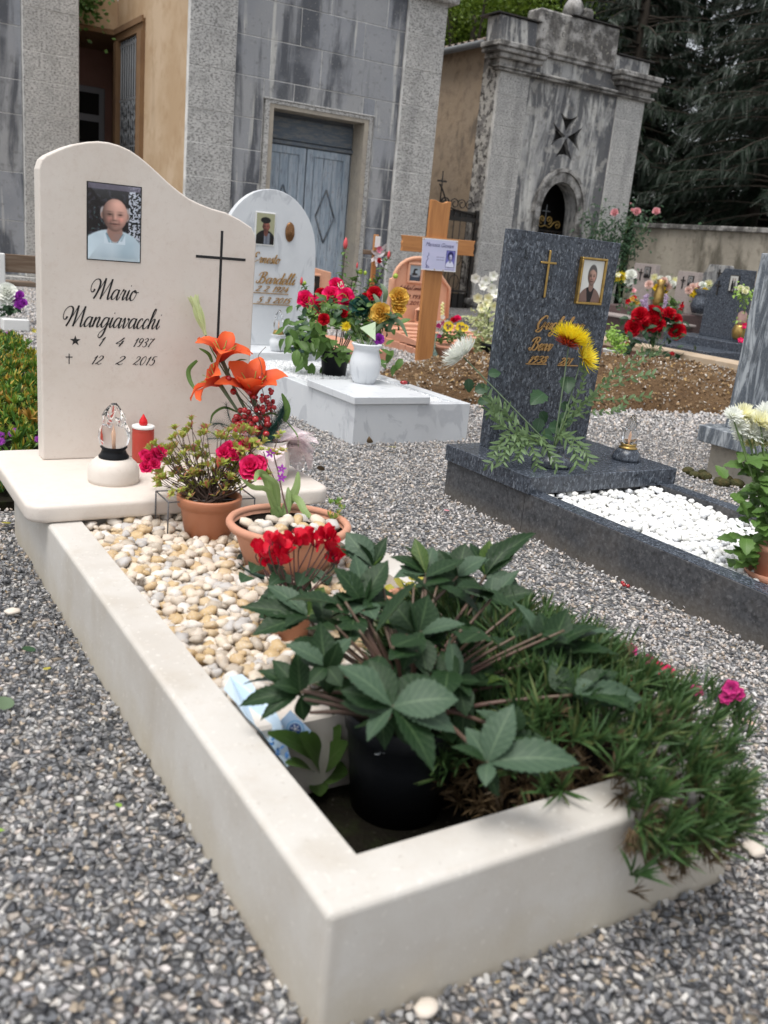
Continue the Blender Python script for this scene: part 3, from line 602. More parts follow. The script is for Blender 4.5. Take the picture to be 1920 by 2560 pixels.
blocks(b1, 4.24, 6.725, ZS, 11.255, .035, .85, 'ashlar_smooth', holes=[(4.66, 6.34, -1, 2.745)])
for i in range(len(ZS) - 1):                                                            # right return of the pilaster
    part(Geo().rbox(7.325, 7.352, 11.30, 11.8, ZS[i] + .004, ZS[i + 1] - .004, .005), 'stone_block', M['ashlar_rough'], b1)
g = Geo(); g.box(7.33, 7.345, 11.8, 15.4, 0, 4.36); part(g, 'side_wall', M['side_plaster'], b1)
g = Geo(); g.rbox(6.6, 7.47, 11.08, 11.6, 4.36, 4.46, .02); g.rbox(6.55, 7.55, 11.0, 11.6, 4.46, 4.62, .03); g.rbox(3.5, 4.37, 11.08, 11.6, 4.36, 4.46, .02); g.rbox(3.45, 4.4, 11.0, 11.6, 4.46, 4.62, .03); g.box(3.6, 7.4, 11.22, 11.6, 4.37, 5.9); g.box(3.4, 7.6, 10.95, 15.6, 5.9, 6.1)
part(g, 'cornice', M['ashlar_rough'], b1)
# door frame: flat band, moulding and deep reveal
g = Geo(); g.box(4.745, 4.81, 11.245, 11.56, 0, 2.65); g.box(6.19, 6.255, 11.245, 11.56, 0, 2.65); g.box(4.745, 6.255, 11.245, 11.56, 2.65, 2.7)
part(g, 'door_reveal', M['lintel'], b1)
g = Geo(); g.box(4.685, 4.744, 11.235, 11.3, 0, 2.74); g.box(6.256, 6.315, 11.235, 11.3, 0, 2.74); g.box(4.745, 6.255, 11.235, 11.3, 2.701, 2.739); g.rbox(4.66, 6.34, 11.225, 11.26, 2.742, 2.765, .008)
part(g, 'door_frame', M['ashlar_rough'], b1)
dr = part(Geo().box(4.79, 6.21, 11.60, 11.64, 0, 2.67), 'door', M['blue_dark'], b1)
g = Geo(); g.rbox(4.81, 6.19, 11.56, 11.6, 2.31, 2.60, .01); part(g, 'transom', M['blue_dark'], dr)
g = Geo(); g.rbox(4.8, 6.2, 11.53, 11.6, 2.25, 2.30, .01); part(g, 'transom_rail', M['blue_dark'], dr)
for x0, x1 in ((4.83, 5.47), (5.49, 6.17)):
    g = Geo(); g.box(x0, x1, 11.585, 11.6, .1, 2.24); g.rbox(x0, x0 + .1, 11.56, 11.59, .1, 2.24, .005); g.rbox(x1 - .1, x1, 11.56, 11.59, .1, 2.24, .005); g.rbox(x0 + .1, x1 - .1, 11.56, 11.59, 2.14, 2.24, .005); g.rbox(x0 + .1, x1 - .1, 11.56, 11.59, .1, .3, .005)
    cx = (x0 + x1) / 2
    lf = part(g, 'door_leaf', M['blue_door'], dr) if False else part(g, 'door_leaf', M['blue_door'], b1)
    g = Geo(); D = [(cx, 1.73), (cx + .15, 1.36), (cx, 1.0), (cx - .15, 1.36), (cx, 1.73)]
    for p, q in zip(D, D[1:]): g.tube([(p[0], 11.57, p[1]), (q[0], 11.57, q[1])], .014, 4)
    part(g, 'diamond_moulding', M['blue_dark'], lf)
    for k in range(3):
        xx = x0 + .12 + (x1 - x0 - .24) * (k + .5) / 3; part(Geo().rbox(xx - (x1 - x0 - .24) / 6 + .003, xx + (x1 - x0 - .24) / 6 - .003, 11.575, 11.586, .3, 2.14, .003), 'door_plank', M['blue_door'], lf)
part(Geo().rbox(4.5, 6.5, 10.9, 11.2, 0, .12, .02), 'step', M['ashlar_rough'], b1)
# ochre side wall with the barred window
g = Geo(); g.box(3.635, 3.66, 11.29, 13.16, 0, 5.9); g.box(3.635, 3.66, 13.16, 14.5, 3.72, 5.9); g.box(3.635, 3.66, 13.16, 14.5, 0, .9); part(g, 'ochre_side_wall', M['ochre'], b1)
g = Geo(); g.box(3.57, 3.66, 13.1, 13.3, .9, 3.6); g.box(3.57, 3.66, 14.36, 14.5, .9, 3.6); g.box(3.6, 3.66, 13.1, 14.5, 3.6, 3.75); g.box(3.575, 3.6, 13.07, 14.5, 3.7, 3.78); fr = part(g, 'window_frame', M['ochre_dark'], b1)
part(Geo().box(3.645, 3.665, 13.3, 14.4, .9, 3.6), 'window_pane', M['dark'], b1)  # black sheet; the unlit room behind the bars is only its colour
g = Geo()
for k in range(8): y = 13.42 + k * .118; g.tube([(3.625, y, .9), (3.625, y, 3.58)], .012, 5)
for z in (1.2, 2.1, 2.75, 3.5): g.box(3.62, 3.64, 13.35, 14.32, z, z + .03)
for k in range(5):
    for s_ in (-1, 1):
        for q in range(3): z = 2.13 + q * .2; y = 13.45 + k * .18; g.tube([(3.62, y, z), (3.62, y + .09 * s_, z + .1), (3.62, y, z + .2)], .008, 4)
part(g, 'window_bars', M['iron_grey'], b1)
# passage behind, between the chapels
al = thing('passage_porch', 'ochre porch end of the alley, brown ceiling and grey glazed door at the back', 'porch', (3.2, 14.5, 0))
g = Geo(); g.box(2.4, 3.63, 14.5, 14.7, 3.77, 5.9); part(g, 'wall', M['ochre'], al)
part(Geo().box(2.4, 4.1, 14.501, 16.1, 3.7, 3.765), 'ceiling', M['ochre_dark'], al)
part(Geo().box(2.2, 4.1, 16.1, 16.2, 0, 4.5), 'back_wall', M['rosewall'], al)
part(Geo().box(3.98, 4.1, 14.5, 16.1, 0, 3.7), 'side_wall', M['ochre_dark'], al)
dd = part(Geo().rbox(3.1, 3.84, 16.02, 16.1, 0, 3.12, .01), 'door', M['white_paint'], al)
M['greydoor'] = mat('grey_painted_door', (.3, .3, .32), .6); dd.data.materials[0] = M['greydoor']
for z in (2.69, 2.25, 1.8):
    part(Geo().box(3.18, 3.74, 16.005, 16.03, z, z + .33), 'door_pane', M['dark'], dd)
g = Geo(); rg = random.Random(3); b = blade(.09, .06, n=2, prof='leaf')
for _ in range(420):
    o = Vector((rg.gauss(3.05, .18), 14.42 - abs(rg.gauss(0, .06)), 4.15 - abs(rg.gauss(0, .22)) + .1)); g.merge(b, frame(o, Vector((rg.uniform(-1, 1), -.6, rg.uniform(-1, .2))), (0, -1, .4)))
single(g, 'ivy', M['leaf_mid'], 'green ivy hanging over the porch ceiling edge', 'ivy', (3.05, 14.4, 4.0))
b0 = thing('side_chapel', 'grey stone chapel front at the left edge with rough pilaster', 'chapel', (2.1, 13.4, 0))
part(Geo().box(-3, 2.78, 13.5, 18, 0, 6), 'wall', M['mortar'], b0)
Z0 = [.16, .75, 1.25, 1.78, 2.34, 2.76, 3.12, 3.65, 4.2, 4.8]
blocks(b0, 2.07, 2.805, Z0, 13.40, .12, None, 'ashlar_rough'); blocks(b0, -1.2, 2.065, [.16, .9, 1.55, 2.3, 2.74, 3.4, 4.1, 4.8], 13.45, .06, .75, 'ashlar_smooth')
blocks(b0, -1.2, 2.82, [-.05, .15], 13.33, .2, .4, 'ashlar_rough', name='plinth_stone')

# ---- small chapel with the cross
b2 = thing('small_chapel', 'small streaked grey chapel with a cut-out cross over an arched gate', 'chapel', (10.93, 12.43, 0))
g = Geo(); g.box(9.28, 9.5, 12.9, 17, 0, 4.36); g.box(12.35, 12.58, 12.52, 17, 0, 4.36); g.box(9.28, 12.58, 16.8, 17, 0, 4.36); part(g, 'side_wall', M['side_plaster'], b2)
part(Geo().box(9.275, 9.5, 12.50, 12.9, 0, 4.36), 'corner_render', M['peeling'], b2)
part(Geo().box(9.5, 12.35, 13.35, 13.4, 0, 4.3), 'interior', M['dark'], b2)  # flat plate; the dark of the chapel inside is put into its colour
ZC = [.3 + .47 * i for i in range(8)] + [3.95]; ZC = [z for z in ZC if z < 3.8] + [3.95]
blocks(b2, 9.28, 9.91, ZC, 12.43, .09, None, 'ashlar_rough'); blocks(b2, 11.945, 12.6, ZC, 12.43, .09, None, 'ashlar_rough')
cx = 10.93
def archpts(hw, zs, zt, n=14): return [(cx + hw * math.cos(math.pi * k / n), zs + (zt - zs) * math.sin(math.pi * k / n)) for k in range(n + 1)]
outer = [(9.91, 0), (10.5, 0), (10.5, 1.85)] + archpts(.43, 1.85, 2.40)[::-1][1:-1] + [(11.36, 1.85), (11.36, 0), (11.945, 0), (11.945, 3.95), (9.91, 3.95)]
X0, Z0c = 10.9, 3.15
def arm(ax, L, wd, c=.03, inn=.035):
    ux, uz = ax; px, pz = -uz, ux
    P = [(inn, -.012), (L * .55, -wd * .45), (L, -wd), (L - c * 2.2, -wd * .4), (L - c * 2.6, 0), (L - c * 2.2, wd * .4), (L, wd), (L * .55, wd * .45), (inn, .012)]
    return [(X0 + u * ux + v * px, Z0c + u * uz + v * pz) for u, v in P]
holes = [arm((0, 1), .37, .2), arm((1, 0), .34, .2), arm((0, -1), .37, .2), arm((-1, 0), .34, .2)]
part(Geo().prism(outer, 12.47, 12.75, 'y', holes), 'front_wall', M['c2_panel'], b2)
part(Geo().box(10.42, 11.38, 12.56, 12.60, 2.7, 3.65), 'cross_backing', M['dark'], b2)  # shade in the cut-out arms is this plate's black colour
g = Geo(); A0 = archpts(.55, 1.85, 2.56, 16); A1 = archpts(.43, 1.85, 2.40, 16)
g.prism([(cx + .55, .0)] + A0 + [(cx - .55, 0), (cx - .43, 0)] + A1[::-1] + [(cx + .43, 0)], 12.42, 12.47, 'y'); part(g, 'arch_moulding', M['c2_dirty'], b2)
g = Geo(); A2 = archpts(.60, 1.85, 2.63, 16); A3 = archpts(.55, 1.85, 2.57, 16); g.prism(A2 + A3[::-1], 12.385, 12.47, 'y'); part(g, 'hood_moulding', M['c2_dirty'], b2)
g = Geo(); g.rbox(9.2, 9.95, 12.36, 12.6, 0, .16, .02); g.rbox(9.16, 9.99, 12.32, 12.62, .16, .3, .05, 2); g.rbox(11.9, 12.68, 12.36, 12.6, 0, .16, .02); g.rbox(11.87, 12.72, 12.32, 12.62, .16, .3, .05, 2); part(g, 'plinth', M['c2_dirty'], b2)
g = Geo(); g.rbox(9.2, 12.7, 12.36, 12.55, 3.95, 3.99, .012); g.rbox(9.17, 12.73, 12.33, 12.55, 3.99, 4.03, .015, 2); part(g, 'string_course', M['c2_dirty'], b2)
part(Geo().box(9.25, 12.63, 12.46, 12.7, 4.03, 4.34), 'frieze', M['c2_panel'], b2)
for x0, x1 in ((9.2, 9.98), (11.88, 12.66)):
    g = Geo(); g.rbox(x0, x1, 12.37, 12.7, 4.03, 4.12, .01); g.rbox(x0 - .07, x1 + .06, 12.28, 12.7, 4.12, 4.2, .02, 2); g.rbox(x0 - .15, x1 + .08, 12.22, 12.7, 4.2, 4.27, .02, 2); g.rbox(x0 - .18, x1 + .09, 12.19, 12.7, 4.27, 4.35, .012); part(g, 'cornice', M['c2_dirty'], b2)
part(Geo().rbox(9.98, 11.88, 12.4, 12.5, 4.3, 4.35, .015, 2), 'ledge', M['c2_dirty'], b2)
g = Geo(); g.rbox(9.14, 9.93, 12.4, 12.75, 4.35, 4.76, .02); part(g, 'parapet_block', M['c2_panel'], b2)
g = Geo(); g.rbox(11.72, 12.56, 12.4, 12.75, 4.35, 4.6, .02); part(g, 'parapet_block', M['c2_panel'], b2)
g = Geo(); g.rbox(9.93, 11.72, 12.38, 12.75, 4.35, 5.0, .03); part(g, 'parapet_block', M['c2_dirty'], b2, label='taller middle block with worn inscription')
g = Geo(); 
for q in ((9.08, 9.97, 12.36, 12.9, 4.765, 4.785), (11.74, 12.62, 12.36, 12.9, 4.605, 4.625), (10.6, 11.74, 12.34, 12.8, 5.005, 5.02)): part(Geo().box(*q), 'lead_capping', M['iron'], b2)
g = Geo(); g.lathe([(.1, 0), (.13, .05), (.17, .12), (.16, .22), (.1, .3), (.03, .32)], (10.78, 12.6, 5.0), 14, fn=lambda a, t: 1 + .1 * math.sin(a * 3 + t * 5)); g.rbox(10.98, 11.2, 12.5, 12.72, 5.0, 5.22, .05); g.tube([(10.8, 12.6, 5.3), (10.8, 12.6, 5.8)], .05, 6); part(g, 'finial', M['c2_dirty'], b2)
g = Geo(); rg = random.Random(9)
for row, z in enumerate((4.84, 4.65, 4.47)):
    for k in range(12):
        x = 10.02 + k * .135 + rg.uniform(-.012, .012)
        if rg.random() < .3: continue
        for q in range(2):
            if rg.random() < .55: zz = z + (.055 if q else 0); g.box(x, x + rg.uniform(.03, .06), 12.376, 12.382, zz, zz + .007)
        if rg.random() < .3: g.box(x, x + .007, 12.376, 12.382, z + .01, z + .05)
part(g, 'worn_inscription', M['engrave'], b2)
rf = part(Geo().add([(9.15, 12.8, 4.37), (10.93, 12.8, 5.0), (10.93, 17.2, 5.0), (9.15, 17.2, 4.37), (12.7, 12.8, 4.37), (12.7, 17.2, 4.37)], [(0, 1, 2, 3), (1, 4, 5, 2)]), 'roof', M['tile'], b2)
tl = Geo(); n = 7
V = []; 
for i in range(2):
    for k in range(n): a = math.pi * k / (n - 1); V.append((i * .42 - .04, math.cos(a) * .085, .0 + i * .12 + math.sin(a) * .06))
tl.add(V, [(k, k + 1, n + k + 1, n + k) for k in range(n - 1)], 0, True); tme = tl.mesh('roof_tile', M['tile'])
for k in range(20):
    for q in range(2):
        o = bpy.data.objects.new('roof_tile', tme); link(o, rf); o.location = (Vector((9.1 + q * .38, 12.9 + k * .19, 4.37 + q * .135)) - ORG[b2.name]) ; o.rotation_euler = (random.uniform(-.05, .05), 0, random.uniform(-.06, .06))
g = Geo(); g.tube([(9.1, 12.75, 4.36), (9.1, 17, 4.36)], .06, 8); part(g, 'gutter', M['iron_grey'], b2)
gt = Geo()
for k in range(9): x = 10.54 + k * .1; gt.tube([(x, 12.8, 0), (x, 12.8, 1.57)], .008, 5)
gt.box(10.5, 11.36, 12.79, 12.81, 1.56, 1.58); gt.box(10.5, 11.36, 12.79, 12.81, .2, .22)
gate = part(gt, 'iron_gate', M['iron'], b2)
g = Geo()
for k in range(8): x = 10.56 + k * .105; g.lathe([(.022, 0), (.018, .03), (.0, .075)], (x, 12.79, 1.46), 6)
def scroll(c, r, s, turns=1.4, z0=0):
    P = []
    for i in range(22): a = i / 21 * turns * 6.283 + z0; rr = r * (1 - i / 24); P.append((c[0] + s * rr * math.cos(a), 12.79, c[1] + rr * math.sin(a)))
    return P
g.tube(scroll((11.03, 1.76), .075, 1, 1.4, 4.7), .012, 5); g.tube(scroll((10.87, 1.76), .075, -1, 1.4, 4.7), .012, 5); g.tube(scroll((11.24, 1.68), .07, -1, 1.3, 1.57), .012, 5); g.tube(scroll((10.64, 1.68), .07, 1, 1.3, 1.57), .012, 5)
g.tube([(10.64, 12.79, 1.75), (10.75, 12.79, 1.72), (10.84, 12.79, 1.63), (10.95, 12.79, 1.66), (11.06, 12.79, 1.63), (11.15, 12.79, 1.72), (11.24, 12.79, 1.75)], .012, 5, sm=4)
part(g, 'gilt_scrollwork', M['gold'], gate)
g = Geo(); g.box(10.943, 10.957, 12.795, 12.81, 1.66, 2.02); g.box(10.86, 11.04, 12.795, 12.81, 1.9, 1.914); part(g, 'gate_cross', M['iron_grey'], gate)

# ---- side gate between the chapels
sg = thing('wrought_iron_gate', 'dark wrought iron gate with scrolls between the two chapels', 'gate', (8.4, 12.55, 0))
g = Geo(); g.box(7.5, 9.26, 12.53, 12.57, 1.55, 1.62); g.box(7.5, 9.26, 12.53, 12.57, .38, .42); g.box(7.5, 9.26, 12.53, 12.57, 1.12, 1.15); g.box(9.2, 9.26, 12.52, 12.58, 0, 1.75); g.box(8.36, 8.42, 12.52, 12.58, 0, 1.65); g.box(7.5, 9.26, 12.53, 12.57, .05, .09); part(g, 'gate_frame', M['iron'], sg)
for k in range(13):
    x = 7.6 + k * .13; part(Geo().tube([(x, 12.55, .05), (x, 12.55, 1.7 + .02 * (k % 2))], .009, 5), 'gate_bar', M['iron'], sg)
g = Geo(); g.box(8.45, 9.18, 12.56, 12.58, .1, .36); g.box(7.55, 8.34, 12.56, 12.58, .1, .36); g.box(7.5, 9.26, 12.565, 12.575, 1.62, 1.72); part(g, 'gate_panel', M['iron'], sg)
g = Geo()
for cx_, s_ in ((8.55, 1), (8.75, -1), (9.05, 1), (8.9, -1), (8.55, -1)):
    P = [(cx_ + s_ * .09 * math.cos(a) * (1 - a / 12), 12.55, 1.82 + .09 * math.sin(a) * (1 - a / 12)) for a in np.linspace(0, 8, 18)]; g.tube(P, .01, 4)
g.tube([(8.4, 12.55, 2.1), (8.47, 12.55, 2.02), (8.6, 12.55, 1.8), (8.75, 12.55, 1.73), (9.2, 12.55, 1.68)], .014, 5, sm=4); g.tube([(8.45, 12.55, 1.7), (8.45, 12.55, 2.3)], .012, 5); g.box(8.36, 8.54, 12.54, 12.56, 2.13, 2.16)
for z in (.55, .95): g.tube([(8.9 + .1 * math.cos(a), 12.55, z + .12 * math.sin(a)) for a in np.linspace(0, 6.28, 14)], .008, 4)
g.tube([(8.5, 12.55, 1.1), (8.65, 12.55, .55), (8.8, 12.55, 1.1)], .008, 4, sm=4)
part(g, 'gate_scroll', M['iron'], sg, kind='stuff')
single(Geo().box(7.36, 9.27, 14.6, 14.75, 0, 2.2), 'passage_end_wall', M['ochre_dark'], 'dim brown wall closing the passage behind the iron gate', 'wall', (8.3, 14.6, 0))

# ---- boundary wall on the right
bw = thing('boundary_wall', 'long stained cemetery wall with stone capping behind the raised graves', 'wall', (12.95, 6, 0))
part(Geo().box(12.8, 13.1, -2, 12.42, 0, 1.8), 'wall', mat('mould_stained_render', (.3, .27, .22), .95, layers=[('noise', 1.8, .42, .62, (.42, .38, .31), .7, {'stretch': (1, 1, .35)}), ('noise', 2.6, .5, .62, (.09, .08, .06), .85, {'stretch': (1, 1, .3), 'detail': 7}), ('noise', 9, .55, .7, (.14, .12, .09), .6), ('noise', 40, .66, .7, (.55, .5, .42), .5)], bump=[('noise', 15, .5)], bdist=.02), bw)
for k in range(16):
    y = -2 + k * .9; part(Geo().rbox(12.74, 13.16, y + .004, y + .896, 1.8, 1.88, .01), 'coping_stone', M['c2_dirty'], bw)

# ================================================================== trees
def fir(name, h, rad, seed, n):
    rg = random.Random(seed); root = thing(name, '', 'tree')
    part(Geo().tube([(0, 0, 0), (.05, 0, h * .5), (0, 0, h)], [.2, .13, .02], 8), 'trunk', M['bark'], root)
    sp = [Geo() for _ in range(3)]
    for q, s in enumerate(sp):
        for k in range(9):
            x = k * .055; 
            for sd_ in (-1, 1): s.merge(blade(.12 - k * .006, .02, bend=-.6, n=2, m=1, prof='leaf'), frame((x, 0, -.02 * k * q), Vector((.8, sd_ * .75, -.25 - .2 * rg.random())), (0, 0, 1)))
        s.merge(blade(.5, .02, bend=-.6, n=3, prof='strap'), None)
    g = Geo(); tw = Geo()
    for i in range(n):
        z = h * (.06 + .92 * (i / n) ** 1.15); L = rad * (1 - z / h) ** .75 * rg.uniform(.65, 1.1) + .25; az = rg.uniform(0, 6.28); d = dirv(az, R(rg.uniform(-8, 12)))
        P = [Vector((0, 0, z)) + d * (L * t) + Vector((0, 0, -L * .22 * t * t)) for t in np.linspace(0, 1, 6)]; tw.tube(P, [.035, .008], 4)
        m_ = max(8, int(L * 16))
        for j in range(m_):
            t = .25 + .75 * (j + rg.random()) / m_; p = Vector((0, 0, z)) + d * (L * t) + Vector((0, 0, -L * .22 * t * t)); sd_ = rg.choice((-1, 1)); dd = dirv(az + sd_ * rg.uniform(.1, 1.1), R(rg.uniform(-50, 5)))
            g.merge(rg.choice(sp), frame(p, dd, (0, 0, 1), rg.uniform(.5, 1.05)))
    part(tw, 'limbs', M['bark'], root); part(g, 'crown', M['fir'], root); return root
f1 = fir('fir_tree', 12, 3.6, 1, 210); f2 = fir('fir_tree', 10.5, 3.2, 2, 190)
FL = ['dark fir tree just right of the small chapel roof', 'tall dark fir rising over the boundary wall at the right edge', 'dark fir behind the wall in the gap between two nearer firs', 'broad dark fir far right beyond the coping', 'shadowy fir deep behind the others at the right', 'dark fir right behind the chapel\'s right corner, in shade', 'low sweeping fir nearest the wall at the right', 'dark fir filling the space between the chapel parapet and the wall', 'dark fir beyond the right picture edge', 'tall distant fir behind all the others', 'fir with low boughs just over the coping', 'dark fir directly behind the right end of the chapel parapet', 'dark fir halfway between the chapel and the right picture edge', 'dark fir at the far right, half out of the picture', 'very tall fir in the darkest part of the wood']
for i, (x, y, rz, sc_) in enumerate([(17.2, 17.6, .3, 1.0), (21.5, 15.5, 2.2, 1.15), (21.5, 21, 4.0, 1.2), (27, 20, 1.0, 1.3), (19.5, 25, 5.0, 1.25), (16.2, 20.5, 2.9, 1.1), (17.2, 12.6, 4.4, .9), (18.5, 20.5, 1.7, 1.25), (24, 13, .7, 1.2), (25, 26, 3.3, 1.4), (19, 14.8, 5.5, 1.0), (18.2, 24, .9, 1.35), (23.5, 18, 2.6, 1.35), (29, 16, 4.1, 1.4), (22.5, 26, 5.1, 1.5)]):
    src = (f1, f2)[i % 2]
    if i < 2: src.location = (x, y, 0); src.rotation_euler[2] = rz; src.scale = (sc_,) * 3; src['label'] = FL[i]; src['group'] = 'firs beyond the cemetery wall'
    else: dup(src, (x, y, 0), rz, FL[i], 'firs beyond the cemetery wall', sc_)
def decid(h, rad, seed, n, zc=.62):
    rg = random.Random(seed); root = thing('broadleaf_tree', '', 'tree')
    t = Geo(); t.tube([(0, 0, 0), (.1, .1, h * .4), (0, 0, h * .8)], [.22, .15, .05], 8); g = Geo(); b = [blade(.11, .07, bend=.4, n=2, m=1), blade(.09, .06, bend=-.4, n=2, m=1)]
    cl = []
    for i in range(26):
        az = rg.uniform(0, 6.28); el = rg.uniform(-.5, 1.4); r_ = rad * rg.uniform(.35, 1.0); c = Vector((0, 0, h * zc)) + dirv(az, el) * r_; c.z = max(c.z, h * .3); cl.append((c, rg.uniform(.45, .95)))
        t.tube([(0, 0, h * rg.uniform(.3, .6)), (c.x * .5, c.y * .5, (c.z + h * .45) / 2), c[:]], [.06, .02], 5, sm=3)
    for i in range(n):
        c, r_ = rg.choice(cl); p = c + Vector((rg.gauss(0, .5), rg.gauss(0, .5), rg.gauss(0, .4))) * r_
        g.merge(rg.choice(b), frame(p, Vector((rg.uniform(-1, 1), rg.uniform(-1, 1), rg.uniform(-.9, .3))), Vector((rg.uniform(-.5, .5), rg.uniform(-.5, .5), 1))))
    part(t, 'trunk', M['bark'], root); part(g, 'crown', M['decid'], root); return root
d1 = decid(8, 2.6, 4, 15000)
DL = ['bright green broadleaf tree behind the small chapel, left of its parapet', 'broadleaf tree behind the small chapel parapet, sky showing through', 'thin broadleaf tree between the small chapel and the firs', 'broadleaf tree in the gap over the left of the small chapel roof', 'broadleaf tree showing just right of the chapel finial', 'taller broadleaf tree behind the finial, light between its leaves']
for i, (x, y, rz, sc_) in enumerate([(13.2, 19.0, 0, 1.0), (16.4, 21, 2, 1.15), (20.5, 26, 4, 1.3), (12.3, 22.5, 5, 1.15), (15.3, 19.3, 1.2, 1.0), (15.0, 23.5, 3.1, 1.35)]):
    if i == 0: d1.location = (x, y, 0); d1.scale = (sc_,) * 3; d1['label'] = DL[0]; d1['group'] = 'broadleaf trees behind the small chapel'
    else: dup(d1, (x, y, 0), rz, DL[i], 'broadleaf trees behind the small chapel', sc_)
g = Geo(); rg = random.Random(21); b = [blade(.14, .09, bend=.4, n=2, m=1), blade(.1, .08, bend=-.4, n=2, m=1)]
for i in range(9000):
    x = rg.uniform(13.6, 24); y = rg.uniform(6, 24); z = rg.uniform(0, 1) ** 1.3 * 2.6 * (.7 + .4 * noise.noise(Vector((x, y, 0))))
    if y - x > 6: continue
    g.merge(rg.choice(b), frame((x, y, z), Vector((rg.uniform(-1, 1), rg.uniform(-1, 1), rg.uniform(-.9, .3))), (0, 0, 1)))
gw = Geo(); bw_ = [blade(.42, .2, bend=.5, n=2, m=1), blade(.36, .22, bend=-.5, n=2, m=1)]
for i in range(15000):
    a = rg.uniform(.52, 1.05); d_ = rg.uniform(31, 37); z = rg.uniform(0, 15) * (.8 + .25 * noise.noise(Vector((a * 9, 0, 0)))); gw.merge(rg.choice(bw_), frame((d_ * math.sin(a), d_ * math.cos(a), z), Vector((rg.uniform(-1, 1), rg.uniform(-1, 1), rg.uniform(-1, .1))), (0, 0, 1), rg.uniform(.7, 1.5)))
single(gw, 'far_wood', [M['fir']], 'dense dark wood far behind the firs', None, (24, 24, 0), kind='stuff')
single(g, 'undergrowth', [M['leaf_dark']], 'dark tangled undergrowth below the firs behind the wall', None, (17, 14, 0), kind='stuff')
